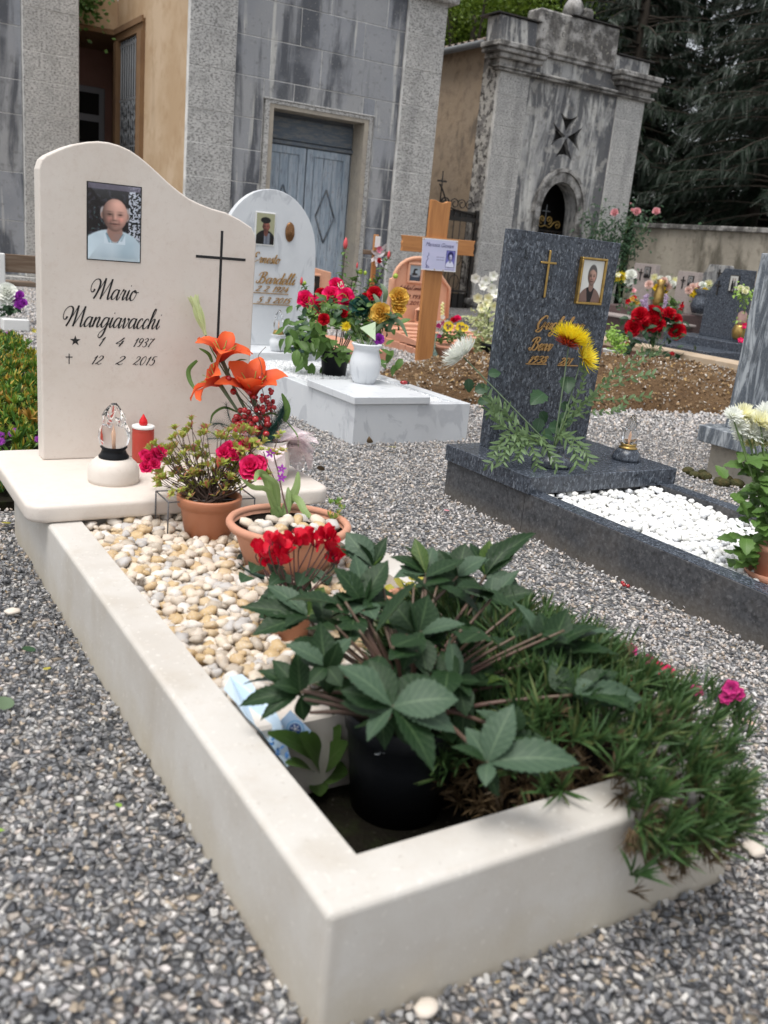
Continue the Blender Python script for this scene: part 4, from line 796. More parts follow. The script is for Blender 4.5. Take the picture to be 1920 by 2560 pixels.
# ================================================================== lettering (script drawn stroke by stroke)
GL = {
 'M': (2.9, [[(.5, .95), (.42, .72), (.2, .66), (.0, .9), (-.05, 1.4), (.25, 1.85), (.7, 1.92), (1.0, 1.6), (1.02, 1.0), (.88, .4), (.7, 0)], [(.7, 0), (1.15, 1.0), (1.55, 2.05)], [(1.55, 2.05), (1.62, 1.0), (1.6, 0)], [(1.6, 0), (2.05, 1.0), (2.45, 2.0)], [(2.45, 2.0), (2.5, .6), (2.55, .1), (2.7, 0), (2.9, .3)]]),
 'a': (1.15, [[(.85, .85), (.6, 1), (.28, .85), (.1, .4), (.25, .02), (.55, .12), (.85, .65)], [(.9, 1), (.85, .4), (.9, .05), (1.05, 0), (1.25, .35)]]),
 'r': (.85, [[(.05, .45), (.2, .85), (.26, 1.05), (.35, .9), (.6, .92), (.5, .3), (.6, .0), (.85, .3)]]),
 'i': (.55, [[(.05, .4), (.22, 1), (.18, .25), (.3, 0), (.45, .1), (.58, .35)], [(.3, 1.4), (.34, 1.46), (.3, 1.5)]]),
 'o': (1.0, [[(.5, 1), (.18, .8), (.08, .35), (.3, 0), (.62, .12), (.78, .6), (.65, .95), (.45, 1), (.62, .8), (1.05, .85)]]),
 'n': (1.1, [[(.05, .5), (.2, 1), (.12, 0)], [(.14, .3), (.4, .85), (.65, 1), (.74, .8), (.66, .3), (.75, .02), (.9, .05), (1.12, .4)]]),
 'm': (1.6, [[(.05, .5), (.2, 1), (.12, 0)], [(.14, .3), (.4, .9), (.6, 1), (.66, .8), (.58, 0)], [(.6, .3), (.85, .9), (1.1, 1), (1.18, .8), (1.1, .3), (1.2, .02), (1.35, .05), (1.6, .4)]]),
 'g': (1.1, [[(.85, .85), (.6, 1), (.28, .85), (.1, .4), (.25, .02), (.55, .12), (.85, .65)], [(.9, 1), (.85, .1), (.72, -.7), (.42, -1.05), (.15, -.9), (.22, -.55), (.65, -.15), (1.12, .4)]]),
 'v': (.95, [[(.02, .6), (.2, 1), (.32, .7), (.34, .1), (.5, 0), (.78, .45), (.85, .92), (.72, .95), (.8, .82), (1.0, .85)]]),
 'u': (1.1, [[(.05, .5), (.2, 1), (.14, .3), (.3, 0), (.6, .2), (.82, .8)], [(.86, 1), (.8, .3), (.9, 0), (1.12, .35)]]),
 'c': (.8, [[(.68, .78), (.55, 1), (.28, .88), (.1, .42), (.25, .02), (.5, .03), (.82, .4)]]),
 'h': (1.1, [[(.05, .4), (.42, 1.4), (.5, 1.95), (.34, 2.0), (.22, 1.5), (.12, 0)], [(.14, .3), (.4, .85), (.65, 1), (.74, .8), (.66, .3), (.75, .02), (.9, .05), (1.12, .4)]]),
 'l': (.62, [[(.05, .4), (.4, 1.4), (.48, 1.95), (.32, 2.0), (.2, 1.5), (.17, .4), (.28, .02), (.42, .05), (.65, .4)]]),
 't': (.62, [[(.3, 1.75), (.2, .3), (.32, 0), (.62, .35)], [(-.05, 1.1), (.55, 1.15)]]),
 'e': (.8, [[(.1, .4), (.45, .5), (.68, .8), (.5, 1), (.22, .85), (.1, .4), (.28, 0), (.52, .04), (.82, .4)]]),
 's': (.75, [[(.02, .4), (.42, 1.05), (.42, .8), (.6, .35), (.4, .0), (.12, .12), (.4, .02), (.78, .4)]]),
 'd': (1.15, [[(.85, .85), (.6, 1), (.28, .85), (.1, .4), (.25, .02), (.55, .12), (.85, .65)], [(.98, 2.0), (.86, .4), (.9, .05), (1.05, 0), (1.25, .35)]]),
 'B': (1.7, [[(.62, 1.85), (.55, .9), (.4, .15), (.1, .0), (-.15, .2), (.0, .4)], [(-.1, 1.3), (.1, 1.75), (.6, 2.0), (1.1, 1.95), (1.25, 1.6), (1.0, 1.2), (.65, 1.08), (1.15, 1.0), (1.4, .6), (1.2, .1), (.8, 0), (.5, .2)]]),
 'E': (1.6, [[(1.2, 1.7), (1.0, 2.0), (.6, 1.95), (.4, 1.6), (.6, 1.2), (.9, 1.1)], [(.9, 1.1), (.35, 1.0), (.1, .5), (.35, .05), (.8, 0), (1.2, .4), (1.5, .4)]]),
 'G': (1.7, [[(1.2, 1.6), (1.15, 1.95), (.8, 2.0), (.3, 1.5), (.1, .8), (.35, .1), (.8, .1), (1.15, .7), (1.25, 1.1)], [(1.25, 1.1), (1.15, .4), (.95, -.3), (.5, -.5), (.2, -.3), (.6, 0), (1.5, .4)]]),
 'A': (1.7, [[(-.2, .2), (.1, .0), (.5, .6), (1.1, 2.0)], [(1.1, 2.0), (1.15, .6), (1.25, .05), (1.6, .3)], [(.4, .8), (1.3, .85)]]),
 'L': (1.4, [[(1.1, 1.8), (.9, 2.1), (.65, 1.8), (.5, .6), (.2, .05), (-.05, .2), (.3, .25), (.9, .0), (1.4, .2)]]),
 '1': (.75, [[(.2, 1.1), (.52, 1.6)], [(.52, 1.6), (.42, .8), (.32, 0)]]),
 '2': (1.05, [[(.15, 1.2), (.3, 1.55), (.65, 1.5), (.75, 1.15), (.5, .7), (.05, .12), (.25, .18), (.6, .0), (.9, .25)]]),
 '3': (.95, [[(.15, 1.35), (.4, 1.6), (.72, 1.4), (.65, 1.0), (.35, .85), (.72, .65), (.72, .2), (.4, 0), (.08, .2)]]),
 '4': (1.0, [[(.6, 1.6), (.35, 1.0), (.05, .5), (.85, .55)], [(.7, 1.05), (.58, 0)]]),
 '5': (.95, [[(.85, 1.6), (.35, 1.55), (.25, .95), (.55, 1.0), (.75, .6), (.6, .1), (.3, 0), (.05, .2)]]),
 '6': (.95, [[(.75, 1.6), (.35, 1.2), (.12, .5), (.3, .02), (.65, .15), (.72, .6), (.5, .85), (.2, .55)]]),
 '7': (.95, [[(.12, 1.35), (.2, 1.55), (.5, 1.45), (.88, 1.6)], [(.88, 1.6), (.5, .8), (.32, 0)]]),
 '8': (.95, [[(.75, 1.35), (.5, 1.6), (.25, 1.35), (.5, .9), (.72, .45), (.45, 0), (.12, .3), (.45, .85), (.75, 1.35)]]),
 '9': (.95, [[(.75, 1.3), (.5, 1.6), (.2, 1.35), (.2, .95), (.45, .75), (.75, 1.1), (.8, 1.4), (.7, .7), (.45, .1), (.15, .05)]]),
 '0': (1.0, [[(.5, 1.6), (.2, 1.3), (.1, .6), (.3, .02), (.65, .2), (.82, .9), (.7, 1.5), (.5, 1.6)]]),
 '.': (.5, [[(.1, .0), (.18, .08), (.1, .14)]]), ' ': (.8, []),
}
def script(text, x, z, y, xh, shear=.42, thick=.2, thin=.07, depth=.0008, sx=1.0, face=-1, gap=0, cond=1.0):
    """lettering standing on the vertical plane y, proud towards -y"""
    g = Geo(); cx = 0
    for ch in text:
        adv, st = GL.get(ch, GL[' '])
        for s in st:
            P = crs([Vector((p[0], p[1], 0)) for p in s], 6); n = len(P); Wd = []; 
            for i in range(n):
                t = P[min(i + 1, n - 1)] - P[max(i - 1, 0)]; l = t.length or 1; dn = max(0, -t.y / l); Wd.append(thin + (thick - thin) * dn ** 1.3)
            V = []
            for i in range(n):
                t = (P[min(i + 1, n - 1)] - P[max(i - 1, 0)]); t = t.normalized() if t.length else Vector((1, 0, 0)); nn = Vector((-t.y, t.x, 0)) * Wd[i] / 2
                for q in (P[i] + nn, P[i] - nn):
                    X = x + ((q.x + cx) * cond + q.y * shear) * xh * sx; Z = z + q.y * xh; V += [(X, y, Z), (X, y - depth, Z)]
            F = []
            for i in range(n - 1):
                a = i * 4; b = a + 4; F += [(a + 1, b + 1, b + 3, a + 3), (a, a + 1, b + 1, b), (a + 2, b + 2, b + 3, a + 3)]
            F += [(0, 1, 3, 2), (4 * n - 4, 4 * n - 3, 4 * n - 1, 4 * n - 2)]
            g.add(V, F)
        cx += adv + gap
    return g, cx * cond * xh * sx
def fit_text(text, x0, x1, z, y, xh, **k):
    _, w_ = script(text, 0, 0, 0, xh, **k); return script(text, x0, z, y, xh, sx=(x1 - x0) / w_, **k)[0]

# ================================================================== small printed portraits
def sm(d, s): return np.clip(.5 - d / s, 0, 1)
def ell(u, v, cx, cy, rx, ry, s=.03, rot=0):
    c, sn = math.cos(rot), math.sin(rot); a = (u - cx) * c + (v - cy) * sn; b = -(u - cx) * sn + (v - cy) * c
    return sm((np.sqrt((a / rx) ** 2 + (b / ry) ** 2) - 1) * min(rx, ry), s)
def over(img, m, c): return img * (1 - m[..., None]) + np.array(c) * m[..., None]
def face(img, u, v, cx, cy, rx, ry, skin, dark, hair=None, hairline=.55, tilt=0):
    a = (u - cx) / rx; b = (v - cy) / ry; ga = lambda x, y, sx, sy: np.exp(-(((a - x) / sx) ** 2 + ((b - y) / sy) ** 2)); skin = np.array(skin); dark = np.array(dark)
    neck = ell(u, v, cx, cy - ry * 1.0, rx * .6, ry * .6, .03); img = over(img, neck, skin * .72)
    if hair: img = over(img, ell(u, v, cx, cy + ry * .14, rx * 1.1, ry * 1.04, .03), hair)
    for s_ in (-1, 1): img = over(img, ell(u, v, cx + s_ * rx * .97, cy - ry * .05, rx * .1, ry * .19, .02), skin * .72)
    wdt = 1 - .12 * np.clip(-b - .1, 0, 1) ** 1.3 + .03 * np.clip(b, 0, 1); rr = np.sqrt((a / wdt) ** 2 + b ** 2); mask = np.clip((1 - rr) * 12, 0, 1)
    if hair: mask = mask * np.clip((hairline - b + .15 * np.cos(a * 3)) * 7, 0, 1)
    nz = np.sqrt(np.clip(1 - np.minimum(rr, 1) ** 2, 0, 1)); sh = .5 + .46 * np.clip(.4 * a + .38 * b + .8 * nz, 0, 1.2)
    sh = sh + .1 * ga(.15, .68, .45, .25) * (0 if hair else 1) + .07 * ga(.5, -.22, .2, .18) + .06 * ga(-.45, -.22, .2, .18) + .1 * ga(.04, -.12, .07, .2) + .05 * ga(0, -.78, .2, .1)
    for s_ in (-1, 1): sh = sh - .3 * ga(s_ * .4, .04, .24, .11) - .2 * ga(s_ * .42, .2, .24, .04) - .12 * ga(s_ * .33, -.42, .08, .2) - .06 * ga(s_ * .4, -.1, .2, .04)
    sh = sh - .2 * ga(-.16, -.1, .08, .25) - .26 * ga(0, -.31, .22, .05) - .38 * ga(0, -.52, .36, .045) - .07 * ga(0, -.64, .2, .05) - .1 * ga(-.9, -.2, .3, .7)
    col = skin[None, None] * sh[..., None] * 1.08; red = (.09 * (ga(.45, -.25, .25, .2) + ga(-.45, -.25, .25, .2)) + .1 * ga(0, -.55, .3, .07))[..., None]; col = col * (1 + red * np.array([.5, -.6, -.6]))
    img = img * (1 - mask[..., None]) + np.clip(col, 0, 1) * mask[..., None]
    for s_ in (-1, 1): img = over(img, ga(s_ * .4, .03, .13, .035) * .8, dark * .35)
    return img
def picture(kind, u, v):
    img = np.zeros(u.shape + (3,)); Nz = lambda s, o=0: np.vectorize(lambda a, b: noise.noise(Vector((a * s, b * s * 1.5, o))))(u, v)
    if kind == 'bald':
        img[:] = (.07, .045, .055); n = Nz(14); img = over(img, np.clip((n - .18) * 8, 0, 1) * (u < .72) * .35, (.3, .33, .4)); rt = sm(.76 - u, .02)
        n = Nz(20, 4) + .6 * Nz(38, 7); img = over(img, rt * np.clip(n * 4 + .55, 0, 1), (.72, .75, .8)); img = over(img, rt * np.clip((-n - .1) * 6, 0, 1), (.05, .09, .09)); m2 = (u < .3) * (v < .7) * np.clip((Nz(22, 3) - .3) * 8, 0, 1); img = over(img, m2 * .6, (.3, .42, .42))
        sh = np.maximum(ell(u, v, .46, .03, .66, .385, .02), sm(v - .2, .02)); img = over(img, sh, (.76, .83, .87)); img = over(img, ell(u, v, .75, .12, .2, .25, .2) * sh * .3, (.5, .62, .68))
        img = over(img, np.maximum(ell(u, v, .27, .63, .05, .08, .02), ell(u, v, .735, .62, .05, .09, .02)), (.66, .64, .64)); img = face(img, u, v, .5, .605, .25, .225, (.82, .64, .58), (.4, .25, .22)); cl = (np.abs(u - .5) > .05 + (v - .24) * .9) * (np.abs(u - .5) < .2) * (v < .36) * (v > .22); img = over(img, cl * 1.0, (.8, .86, .9)); img = over(img, (np.abs(np.abs(u - .5) - (.05 + (v - .24) * .9)) < .012) * (v < .37) * (v > .24) * .6, (.4, .5, .56)); img = over(img, sm(np.abs(u - (.34 + (.36 - v) * .5)) - .02, .02) * (v < .36) * (v > .24) * .5, (.3, .45, .52)); img = over(img, sm(np.abs(u - (.68 - (.36 - v) * .6)) - .02, .02) * (v < .36) * (v > .26) * .4, (.4, .52, .58))
        img = over(img, np.clip(Nz(5, 9) * .5 + .1, 0, 1) * (v < .36) * .3, (.5, .62, .7)); img = over(img, sm(.93 - v, .01) * .8, (.38, .36, .42)); img = over(img, np.clip((u + v * .6 - 1.25) * 3, 0, 1) * (u + v * .6 < 1.45) * .18, (.9, .92, .95)); img = over(img, sm(v - .035, .01) * .5, (.8, .87, .9))  # grey top band and diagonal streak are reflections painted into the print
    elif kind == 'suit':
        img[:] = (.82, .82, .8); sh = ell(u, v, .5, -.1, .56, .46, .02); img = over(img, sh, (.45, .36, .33)); img = over(img, sm(np.abs(u - .5) - (.08 + v * .3), .02) * sh, (.06, .035, .045))
        img = face(img, u, v, .52, .62, .19, .235, (.7, .56, .5), (.38, .27, .23), (.36, .34, .33), .62)
    elif kind == 'beret':
        img[:] = (.62, .62, .5); img = over(img, ell(u, v, .5, -.02, .62, .48, .03), (.035, .04, .05)); img = over(img, sm(np.abs(u - .6) - .17, .02) * (v < .36), (.5, .52, .56)); img = over(img, (np.sin(u * 90) > .3) * (np.abs(u - .6) < .17) * (v < .36) * .6, (.15, .17, .22))
        img = face(img, u, v, .54, .58, .2, .2, (.55, .33, .28), (.25, .12, .1)); img = over(img, ell(u, v, .5, .78, .27, .1, .02), (.025, .025, .03))
    elif kind == 'blue':
        img[:] = (.45, .45, .72); img = over(img, ell(u, v, .5, -.05, .5, .45, .02), (.86, .87, .95)); img = over(img, ell(u, v, .5, .68, .33, .26, .05), (.1, .1, .35)); img = face(img, u, v, .5, .58, .2, .2, (.75, .76, .9), (.25, .25, .55)); img = over(img, sm(np.minimum(np.minimum(u, 1 - u), np.minimum(v, 1 - v) * 1.3) - .03, .01), (.15, .15, .4))
    elif kind == 'horse':
        img[:] = (.62, .7, .75); img = over(img, sm(v - .35, .05), (.22, .27, .33)); img = over(img, ell(u, v, .45, .52, .09, .25, .03), (.1, .09, .1)); img = over(img, ell(u, v, .5, .42, .25, .08, .05), (.12, .11, .12)); img = over(img, ell(u, v, .6, .3, .35, .05, .04), (.6, .63, .66)); img = over(img, ell(u, v, .6, .72, .12, .06, .03), (.12, .1, .1))
    elif kind == 'pair':
        img[:] = (.1, .06, .05); img = over(img, ell(u, v, .5, .1, .35, .4, .03), (.03, .03, .04)); img = face(img, u, v, .5, .66, .15, .15, (.62, .42, .34), (.25, .12, .1), (.2, .2, .2))
    elif kind == 'grey':
        img[:] = (.5, .5, .5); img = over(img, ell(u, v, .5, .0, .5, .42, .03), (.12, .12, .13)); img = face(img, u, v, .5, .6, .22, .22, (.66, .64, .62), (.3, .3, .3), (.2, .2, .2))
    elif kind == 'twopeople':
        img[:] = (.72, .72, .7); img = over(img, ell(u, v, .35, .3, .14, .45, .03), (.05, .05, .05)); img = over(img, ell(u, v, .65, .3, .14, .45, .03), (.3, .3, .3)); img = over(img, ell(u, v, .35, .78, .09, .09, .02), (.55, .5, .48)); img = over(img, ell(u, v, .65, .78, .09, .09, .02), (.6, .55, .5))
    elif kind == 'sign':
        img[:] = (.76, .77, .88); img = over(img, np.clip(Nz(3) * 1.2 + .3, 0, 1) * .35, (.84, .82, .93)); img = over(img, sm(.985 - u, .01) + sm(.97 - v, .01) + sm(v - .03, .01) + sm(u - .015, .01), (.9, .9, .9))
        P = [(.12, .08), (.17, .13), (.13, .17), (.2, .12), (.22, .09), (.16, .07), (.13, .22), (.15, .3), (.18, .36), (.16, .42), (.2, .48), (.19, .54)]
        for (a, b), (c, d) in zip(P, P[1:]):
            L_ = np.hypot(c - a, d - b); t = np.clip(((u - a) * (c - a) + (v - b) * (d - b)) / (L_ * L_), 0, 1); dist = np.hypot(u - a - t * (c - a), v - b - t * (d - b)); img = over(img, sm(dist - .008, .012) * .8, (.2, .22, .42))
        for vv in (.43, .35): img = over(img, (np.abs(v - vv) < .022) * (u > .42) * (u < .64) * (np.sin(u * 190) > -.3) * .6, (.3, .3, .45))
        img = over(img, (np.abs(v - .06) < .012) * (u > .68) * (u < .95) * (np.sin(u * 230) > 0) * .6, (.3, .25, .5))
    return img
def print_panel(kind, w_, h_, nx, ny, map3):
    us, vs = np.meshgrid(np.linspace(0, 1, nx), np.linspace(0, 1, ny)); img = np.clip(picture(kind, us, vs), 0, 1)
    V = [map3(u_, v_) for u_, v_ in zip(us.ravel(), vs.ravel())]
    F = np.array([(j * nx + i, j * nx + i + 1, (j + 1) * nx + i + 1, (j + 1) * nx + i) for j in range(ny - 1) for i in range(nx - 1)])
    lin = np.where(img <= .04045, img / 12.92, ((img + .055) / 1.055) ** 2.4).reshape(-1, 3); return Geo().add(V, F), lin
def print_obj(kind, x0, x1, z0, z1, y, parent, name='portrait_photo', mats='print', nx=60, ny=90, label=None, plane='y', bow=0):
    if plane == 'y': f = lambda u, v: (x0 + u * (x1 - x0), y - bow * (1 - max(abs(2 * u - 1), abs(2 * v - 1)) ** 6), z0 + v * (z1 - z0))
    else: f = lambda u, v: (y, x0 + u * (x1 - x0), z0 + v * (z1 - z0))
    g, lin = print_panel(kind, x1 - x0, z1 - z0, nx, ny, f); o = part(g, name, M[mats], parent, label=label)
    ca = o.data.color_attributes.new('Col', 'FLOAT_COLOR', 'POINT'); ca.data.foreach_set('color', np.column_stack([lin, np.ones(len(lin))]).ravel()); return o

# ================================================================== the cream grave in front
H, T, RIM = .21, .056, .095
gr = thing('cream_grave', 'cream stone grave with wave-topped headstone and open planted kerb', 'grave', (.425, 1.2, 0))
bm = bmesh.new()
def ringv(x0, x1, y0, y1, z): return [bm.verts.new((x, y, z)) for x, y in ((x0, y0), (x1, y0), (x1, y1), (x0, y1))]
o0, o1, i0, i1 = ringv(0, .85, 0, 2.30, -.03), ringv(0, .85, 0, 2.30, H), ringv(RIM, .755, RIM, 2.2, -.03), ringv(RIM, .755, RIM, 2.2, H)
for k in range(4):
    q = (k + 1) % 4; bm.faces.new((o0[k], o0[q], o1[q], o1[k])); bm.faces.new((o1[k], o1[q], i1[q], i1[k])); bm.faces.new((i1[k], i1[q], i0[q], i0[k]))
bm.edges.ensure_lookup_table(); top = [e for e in bm.edges if all(v.co.z > .1 for v in e.verts) and not (e.verts[0] in i1 + o1 and e.verts[1] in i1 + o1 and (e.verts[0] in i1) != (e.verts[1] in i1))]
ver = [e for e in bm.edges if abs(e.verts[0].co.z - e.verts[1].co.z) > .1 and e.verts[0] in o0 + o1]
bmesh.ops.bevel(bm, geom=[e for e in top if e.verts[0] in o1] + ver, offset=.012, segments=4, affect='EDGES', profile=.5)
bmesh.ops.recalc_face_normals(bm, faces=bm.faces[:]); bm.verts.index_update(); kb = Geo().from_bm(bm, smooth=False); part(kb, 'kerb', M['cream_kerb'], gr)
def rrect(x0, x1, y0, y1, r, n=6):
    P = []
    for cx_, cy_, a0 in ((x1 - r, y0 + r, -90), (x1 - r, y1 - r, 0), (x0 + r, y1 - r, 90), (x0 + r, y0 + r, 180)):
        P += [(cx_ + r * math.cos(R(a0 + 90 * k / n)), cy_ + r * math.sin(R(a0 + 90 * k / n))) for k in range(n + 1)]
    return P
part(Geo().prism(rrect(-.055, .915, 1.745, 2.44, .055), H + .001, H + T, 'z', bevel=.014, seg=4, smooth=True), 'base_slab', M['cream'], gr)
part(Geo().box(RIM, .755, 1.80, 1.86, 0, H - .002), 'inner_wall', M['cream_kerb'], gr)
part(Geo().rbox(RIM + .001, .754, .50, .60, 0, .195, .006), 'divider', M['cream'], gr)
HY = 2.271; HB = H + T
wave = [(.090, HB), (.820, HB), (.821, 1.02), (.815, 1.055), (.80, 1.078), (.755, 1.1), (.702, 1.119), (.65, 1.127), (.608, 1.138), (.57, 1.151), (.538, 1.168), (.50, 1.192), (.468, 1.216), (.435, 1.24), (.401, 1.262), (.37, 1.278), (.337, 1.288), (.30, 1.293), (.268, 1.292), (.235, 1.286), (.20, 1.276), (.168, 1.263), (.14, 1.248), (.112, 1.232), (.097, 1.218), (.088, 1.19)]
hst = part(Geo().prism(wave, HY, HY + .075, 'y', bevel=.006, seg=3), 'headstone', M['cream'], gr)
part(Geo().prism([(.233, .929), (.409, .929), (.409, 1.17), (.233, 1.17)], HY - .0015, HY + .002, 'y'), 'photo_recess', M['engrave'], hst)
g_, lin_ = None, None
print_obj('bald', .2365, .4055, .932, 1.167, HY - .003, hst, 'portrait_photo', nx=90, ny=130, bow=.005)
part(fit_text('Mario', .238, .395, .806, HY, .033, thick=.24, thin=.085), 'lettering', M['engrave'], hst)
part(fit_text('Mangiavacchi', .150, .475, .714, HY, .033, thick=.24, thin=.085, depth=.0009), 'lettering', M['engrave'], hst)
g = Geo(); k0 = dict(thick=.2, thin=.08)
for t_, a, b_ in (('1', .268, .285), ('4', .325, .352), ('1937', .385, .452)): g.merge(fit_text(t_, a, b_, .652, HY, .0185, **k0))
g.prism([(.197 + (.0175 if k % 2 == 0 else .007) * math.sin(k * math.pi / 5), .667 + (.0175 if k % 2 == 0 else .007) * math.cos(k * math.pi / 5)) for k in range(10)][::-1], HY - .0008, HY, 'y'); part(g, 'lettering', M['engrave'], hst)
g = Geo()
for t_, a, b_ in (('12', .245, .283), ('2', .328, .355), ('2015', .388, .462)): g.merge(fit_text(t_, a, b_, .590, HY, .0185, **k0))
g.box(.1755, .1785, HY - .0008, HY, .590, .624); g.box(.166, .188, HY - .0009, HY - .0001, .6115, .6145); part(g, 'lettering', M['engrave'], hst)
part(Geo().box(.6865, .6955, HY - .0008, HY + .001, .66, 1.057), 'cross_upright', M['engrave'], hst); part(Geo().box(.600, .782, HY - .0012, HY + .001, .9615, .9705), 'cross_arm', M['engrave'], hst)
single(Geo().box(RIM + .001, .754, RIM + .001, .499, -.02, .03), 'compartment_soil', M['soil_grave'], None, None, (.4, .3, 0), kind='structure')
single(Geo().box(RIM + .001, .754, .601, 1.799, .05, .15), 'pebble_bed', mat('yellow_sand_bed', (.3, .2, .1), .95, layers=[('noise', 40, .4, .7, (.12, .08, .05), .8)]), None, None, (.4, 1.2, 0), kind='structure')
# cream pebbles: the 300 that show largest are things, the rest one mass
def bed(n, x0, x1, y0, y1, zf, skip, rr):
    out = []
    for _ in range(n):
        x, y = RNG.uniform(x0, x1), RNG.uniform(y0, y1)
        if any((x - a) ** 2 + (y - b_) ** 2 < c * c for a, b_, c in skip): continue
        r_ = RNG.uniform(*rr); out.append((x, y, zf(x, y) + RNG.uniform(-.012, .012), r_))
    return out
def relax(B, mind=.78, cell=.03):
    keep = []; gridd = {}
    for p in sorted(B, key=lambda q: -q[3] * (1 + .2 * random.random())):
        k = (int(p[0] / cell), int(p[1] / cell)); ok = True
        for i in range(-2, 3):
            for j in range(-2, 3):
                for q in gridd.get((k[0] + i, k[1] + j), ()):
                    if (p[0] - q[0]) ** 2 + (p[1] - q[1]) ** 2 < (mind * (p[3] + q[3])) ** 2: ok = False; break
                if not ok: break
            if not ok: break
        if ok: keep.append(p); gridd.setdefault(k, []).append(p)
    return keep
def pebbles(name, B, under, m, label, group, variants, sq_rot=.5):
    B = sorted(B, key=lambda p: -(p[3] / max(.3, (Vector(p[:3]) - CL).dot(CF))) * (1 if -60 < px_of(p[:3])[0] < 1980 else .01))
    ms = [v.mesh(name, M[m]) for v in variants]
    for i, (x, y, z, r_) in enumerate(B[:300]):
        o = bpy.data.objects.new(name, ms[i % len(ms)]); link(o); o.location = (x, y, z); o.scale = (r_,) * 3; o.rotation_euler = (RNG.uniform(-sq_rot, sq_rot), RNG.uniform(-sq_rot, sq_rot), RNG.uniform(0, 6.28)); tag(o, label, 'pebble', group)
    rest = B[300:] + under; P = np.array(rest); rot = np.column_stack([RNG.uniform(-sq_rot, sq_rot, len(P)), RNG.uniform(-sq_rot, sq_rot, len(P)), RNG.uniform(0, 6.28, len(P))])
    scatter(name + '_mass', P[:, :3], P[:, 3], variants, M[m], label + ' mass', None, rots=rot)
zf = lambda x, y: .168 + .022 * max(0, min(1, (y - 1.2) / .5)) + .018 * noise.noise(Vector((x * 5, y * 5, 1)))
sk = [(.436, 1.625, .06), (.552, 1.318, .10), (.4, .87, .03)]
V1 = [stone_geo('round', 50 + i, (1.15, .85 + .1 * (i % 3), .62 + .05 * (i % 2))) for i in range(8)]
top_ = relax(bed(14000, .11, .742, .61, 1.79, zf, sk, (.0085, .0205)), .62); und = [(a, b_, c - .014, d) for a, b_, c, d in relax(bed(9000, .11, .742, .61, 1.79, zf, sk, (.012, .018)), .6)]
pebbles('pebble', top_, und, 'pebble', 'smooth cream pebble among those covering the cream grave behind its divider', 'cream pebbles on the cream grave', V1)

# ================================================================== the dark granite grave
gg = thing('granite_grave', 'blue-black granite grave with upright slab headstone, filled with white pebbles', 'grave', (2.26, 1.4, 0))
x0, x1 = 1.857, 2.668; gH, gTt = .163, .072
part(Geo().rbox(x0, x0 + .075, .0, 1.86, -.02, gH, .002), 'kerb', M['granite_rough'], gg); part(Geo().rbox(x1 - .075, x1, .0, 1.86, -.02, gH, .002), 'kerb', M['granite_rough'], gg); part(Geo().rbox(x0, x1, -.08, .0, -.02, gH, .002), 'kerb', M['granite_rough'], gg)
for a, b_ in ((x0 + .001, x0 + .074), (x1 - .074, x1 - .001)): part(Geo().rbox(a, b_, .001, 1.86, gH, gH + .0035, .0015), 'kerb_top', M['granite'], gg)
part(Geo().box(x0, x1, 1.861, 2.41, -.02, gH - .002), 'plinth', M['granite_rough'], gg)
part(Geo().rbox(1.845, 2.68, 1.827, 2.42, gH, gH + gTt, .003, 2), 'base_slab', M['granite'], gg)
GY = 2.31; gz = gH + gTt
ghs = part(Geo().prism([(1.995, gz), (2.578, gz), (2.608, 1.165), (1.990, 1.175)], GY, GY + .065, 'y', bevel=.002, seg=1), 'headstone', M['granite'], gg)
part(Geo().rbox(2.189, 2.199, GY - .012, GY - .004, .905, 1.104, .002), 'cross_upright', M['gold'], ghs); part(Geo().rbox(2.149, 2.236, GY - .0125, GY - .0045, 1.047, 1.056, .002), 'cross_arm', M['gold'], ghs)
g = Geo(); fx0, fx1, fz0, fz1 = 2.374, 2.525, .888, 1.091
for a, b_, c, d in ((fx0, fx1, fz0, fz0 + .01), (fx0, fx1, fz1 - .01, fz1), (fx0, fx0 + .01, fz0 + .01, fz1 - .01), (fx1 - .01, fx1, fz0 + .01, fz1 - .01)): g.rbox(a, b_, GY - .022, GY, c, d, .002)
part(g, 'photo_frame', M['gold'], ghs); print_obj('suit', fx0 + .011, fx1 - .011, fz0 + .011, fz1 - .011, GY - .012, ghs, nx=60, ny=90)
part(fit_text('Guglielmo', 2.172, 2.445, .770, GY - .003, .0285, thick=.3, thin=.14, depth=.005), 'lettering', M['gold_letter'], ghs)
part(fit_text('Benv', 2.150, 2.275, .676, GY - .003, .0285, thick=.3, thin=.14, depth=.005), 'lettering', M['gold_letter'], ghs)
g = fit_text('1938', 2.150, 2.255, .620, GY - .003, .019, thick=.3, thin=.16, depth=.005); g.box(2.145, 2.26, GY - .008, GY, .613, .617); part(g, 'lettering', M['gold_letter'], ghs)
g = fit_text('201', 2.335, 2.405, .615, GY - .003, .019, thick=.3, thin=.16, depth=.005); g.box(2.33, 2.45, GY - .008, GY, .609, .613)
part(g, 'lettering', M['gold_letter'], ghs)
single(Geo().box(x0 + .076, x1 - .076, .001, 1.86, -.01, .115), 'white_pebble_bed', M['white_chip'], None, None, (2.26, 1, 0), kind='structure')
zf2 = lambda x, y: .132 + .012 * noise.noise(Vector((x * 6, y * 6, 5))) + .012 * max(0, (y - 1.5) * 2)
V2 = [stone_geo('round', 80 + i, (1.1, .9, .66)) for i in range(7)]
t2 = relax(bed(16000, x0 + .09, x1 - .09, .2, 1.85, zf2, [(2.0, .68, .06)], (.009, .0165)), .68); u2 = [(a, b_, c - .014, d) for a, b_, c, d in relax(bed(9000, x0 + .09, x1 - .09, .2, 1.85, zf2, [], (.01, .015)), .7)]
pebbles('white_pebble', t2, u2, 'white_pebble', 'rounded white pebble among those filling the dark granite grave', 'white pebbles in the granite grave', V2)

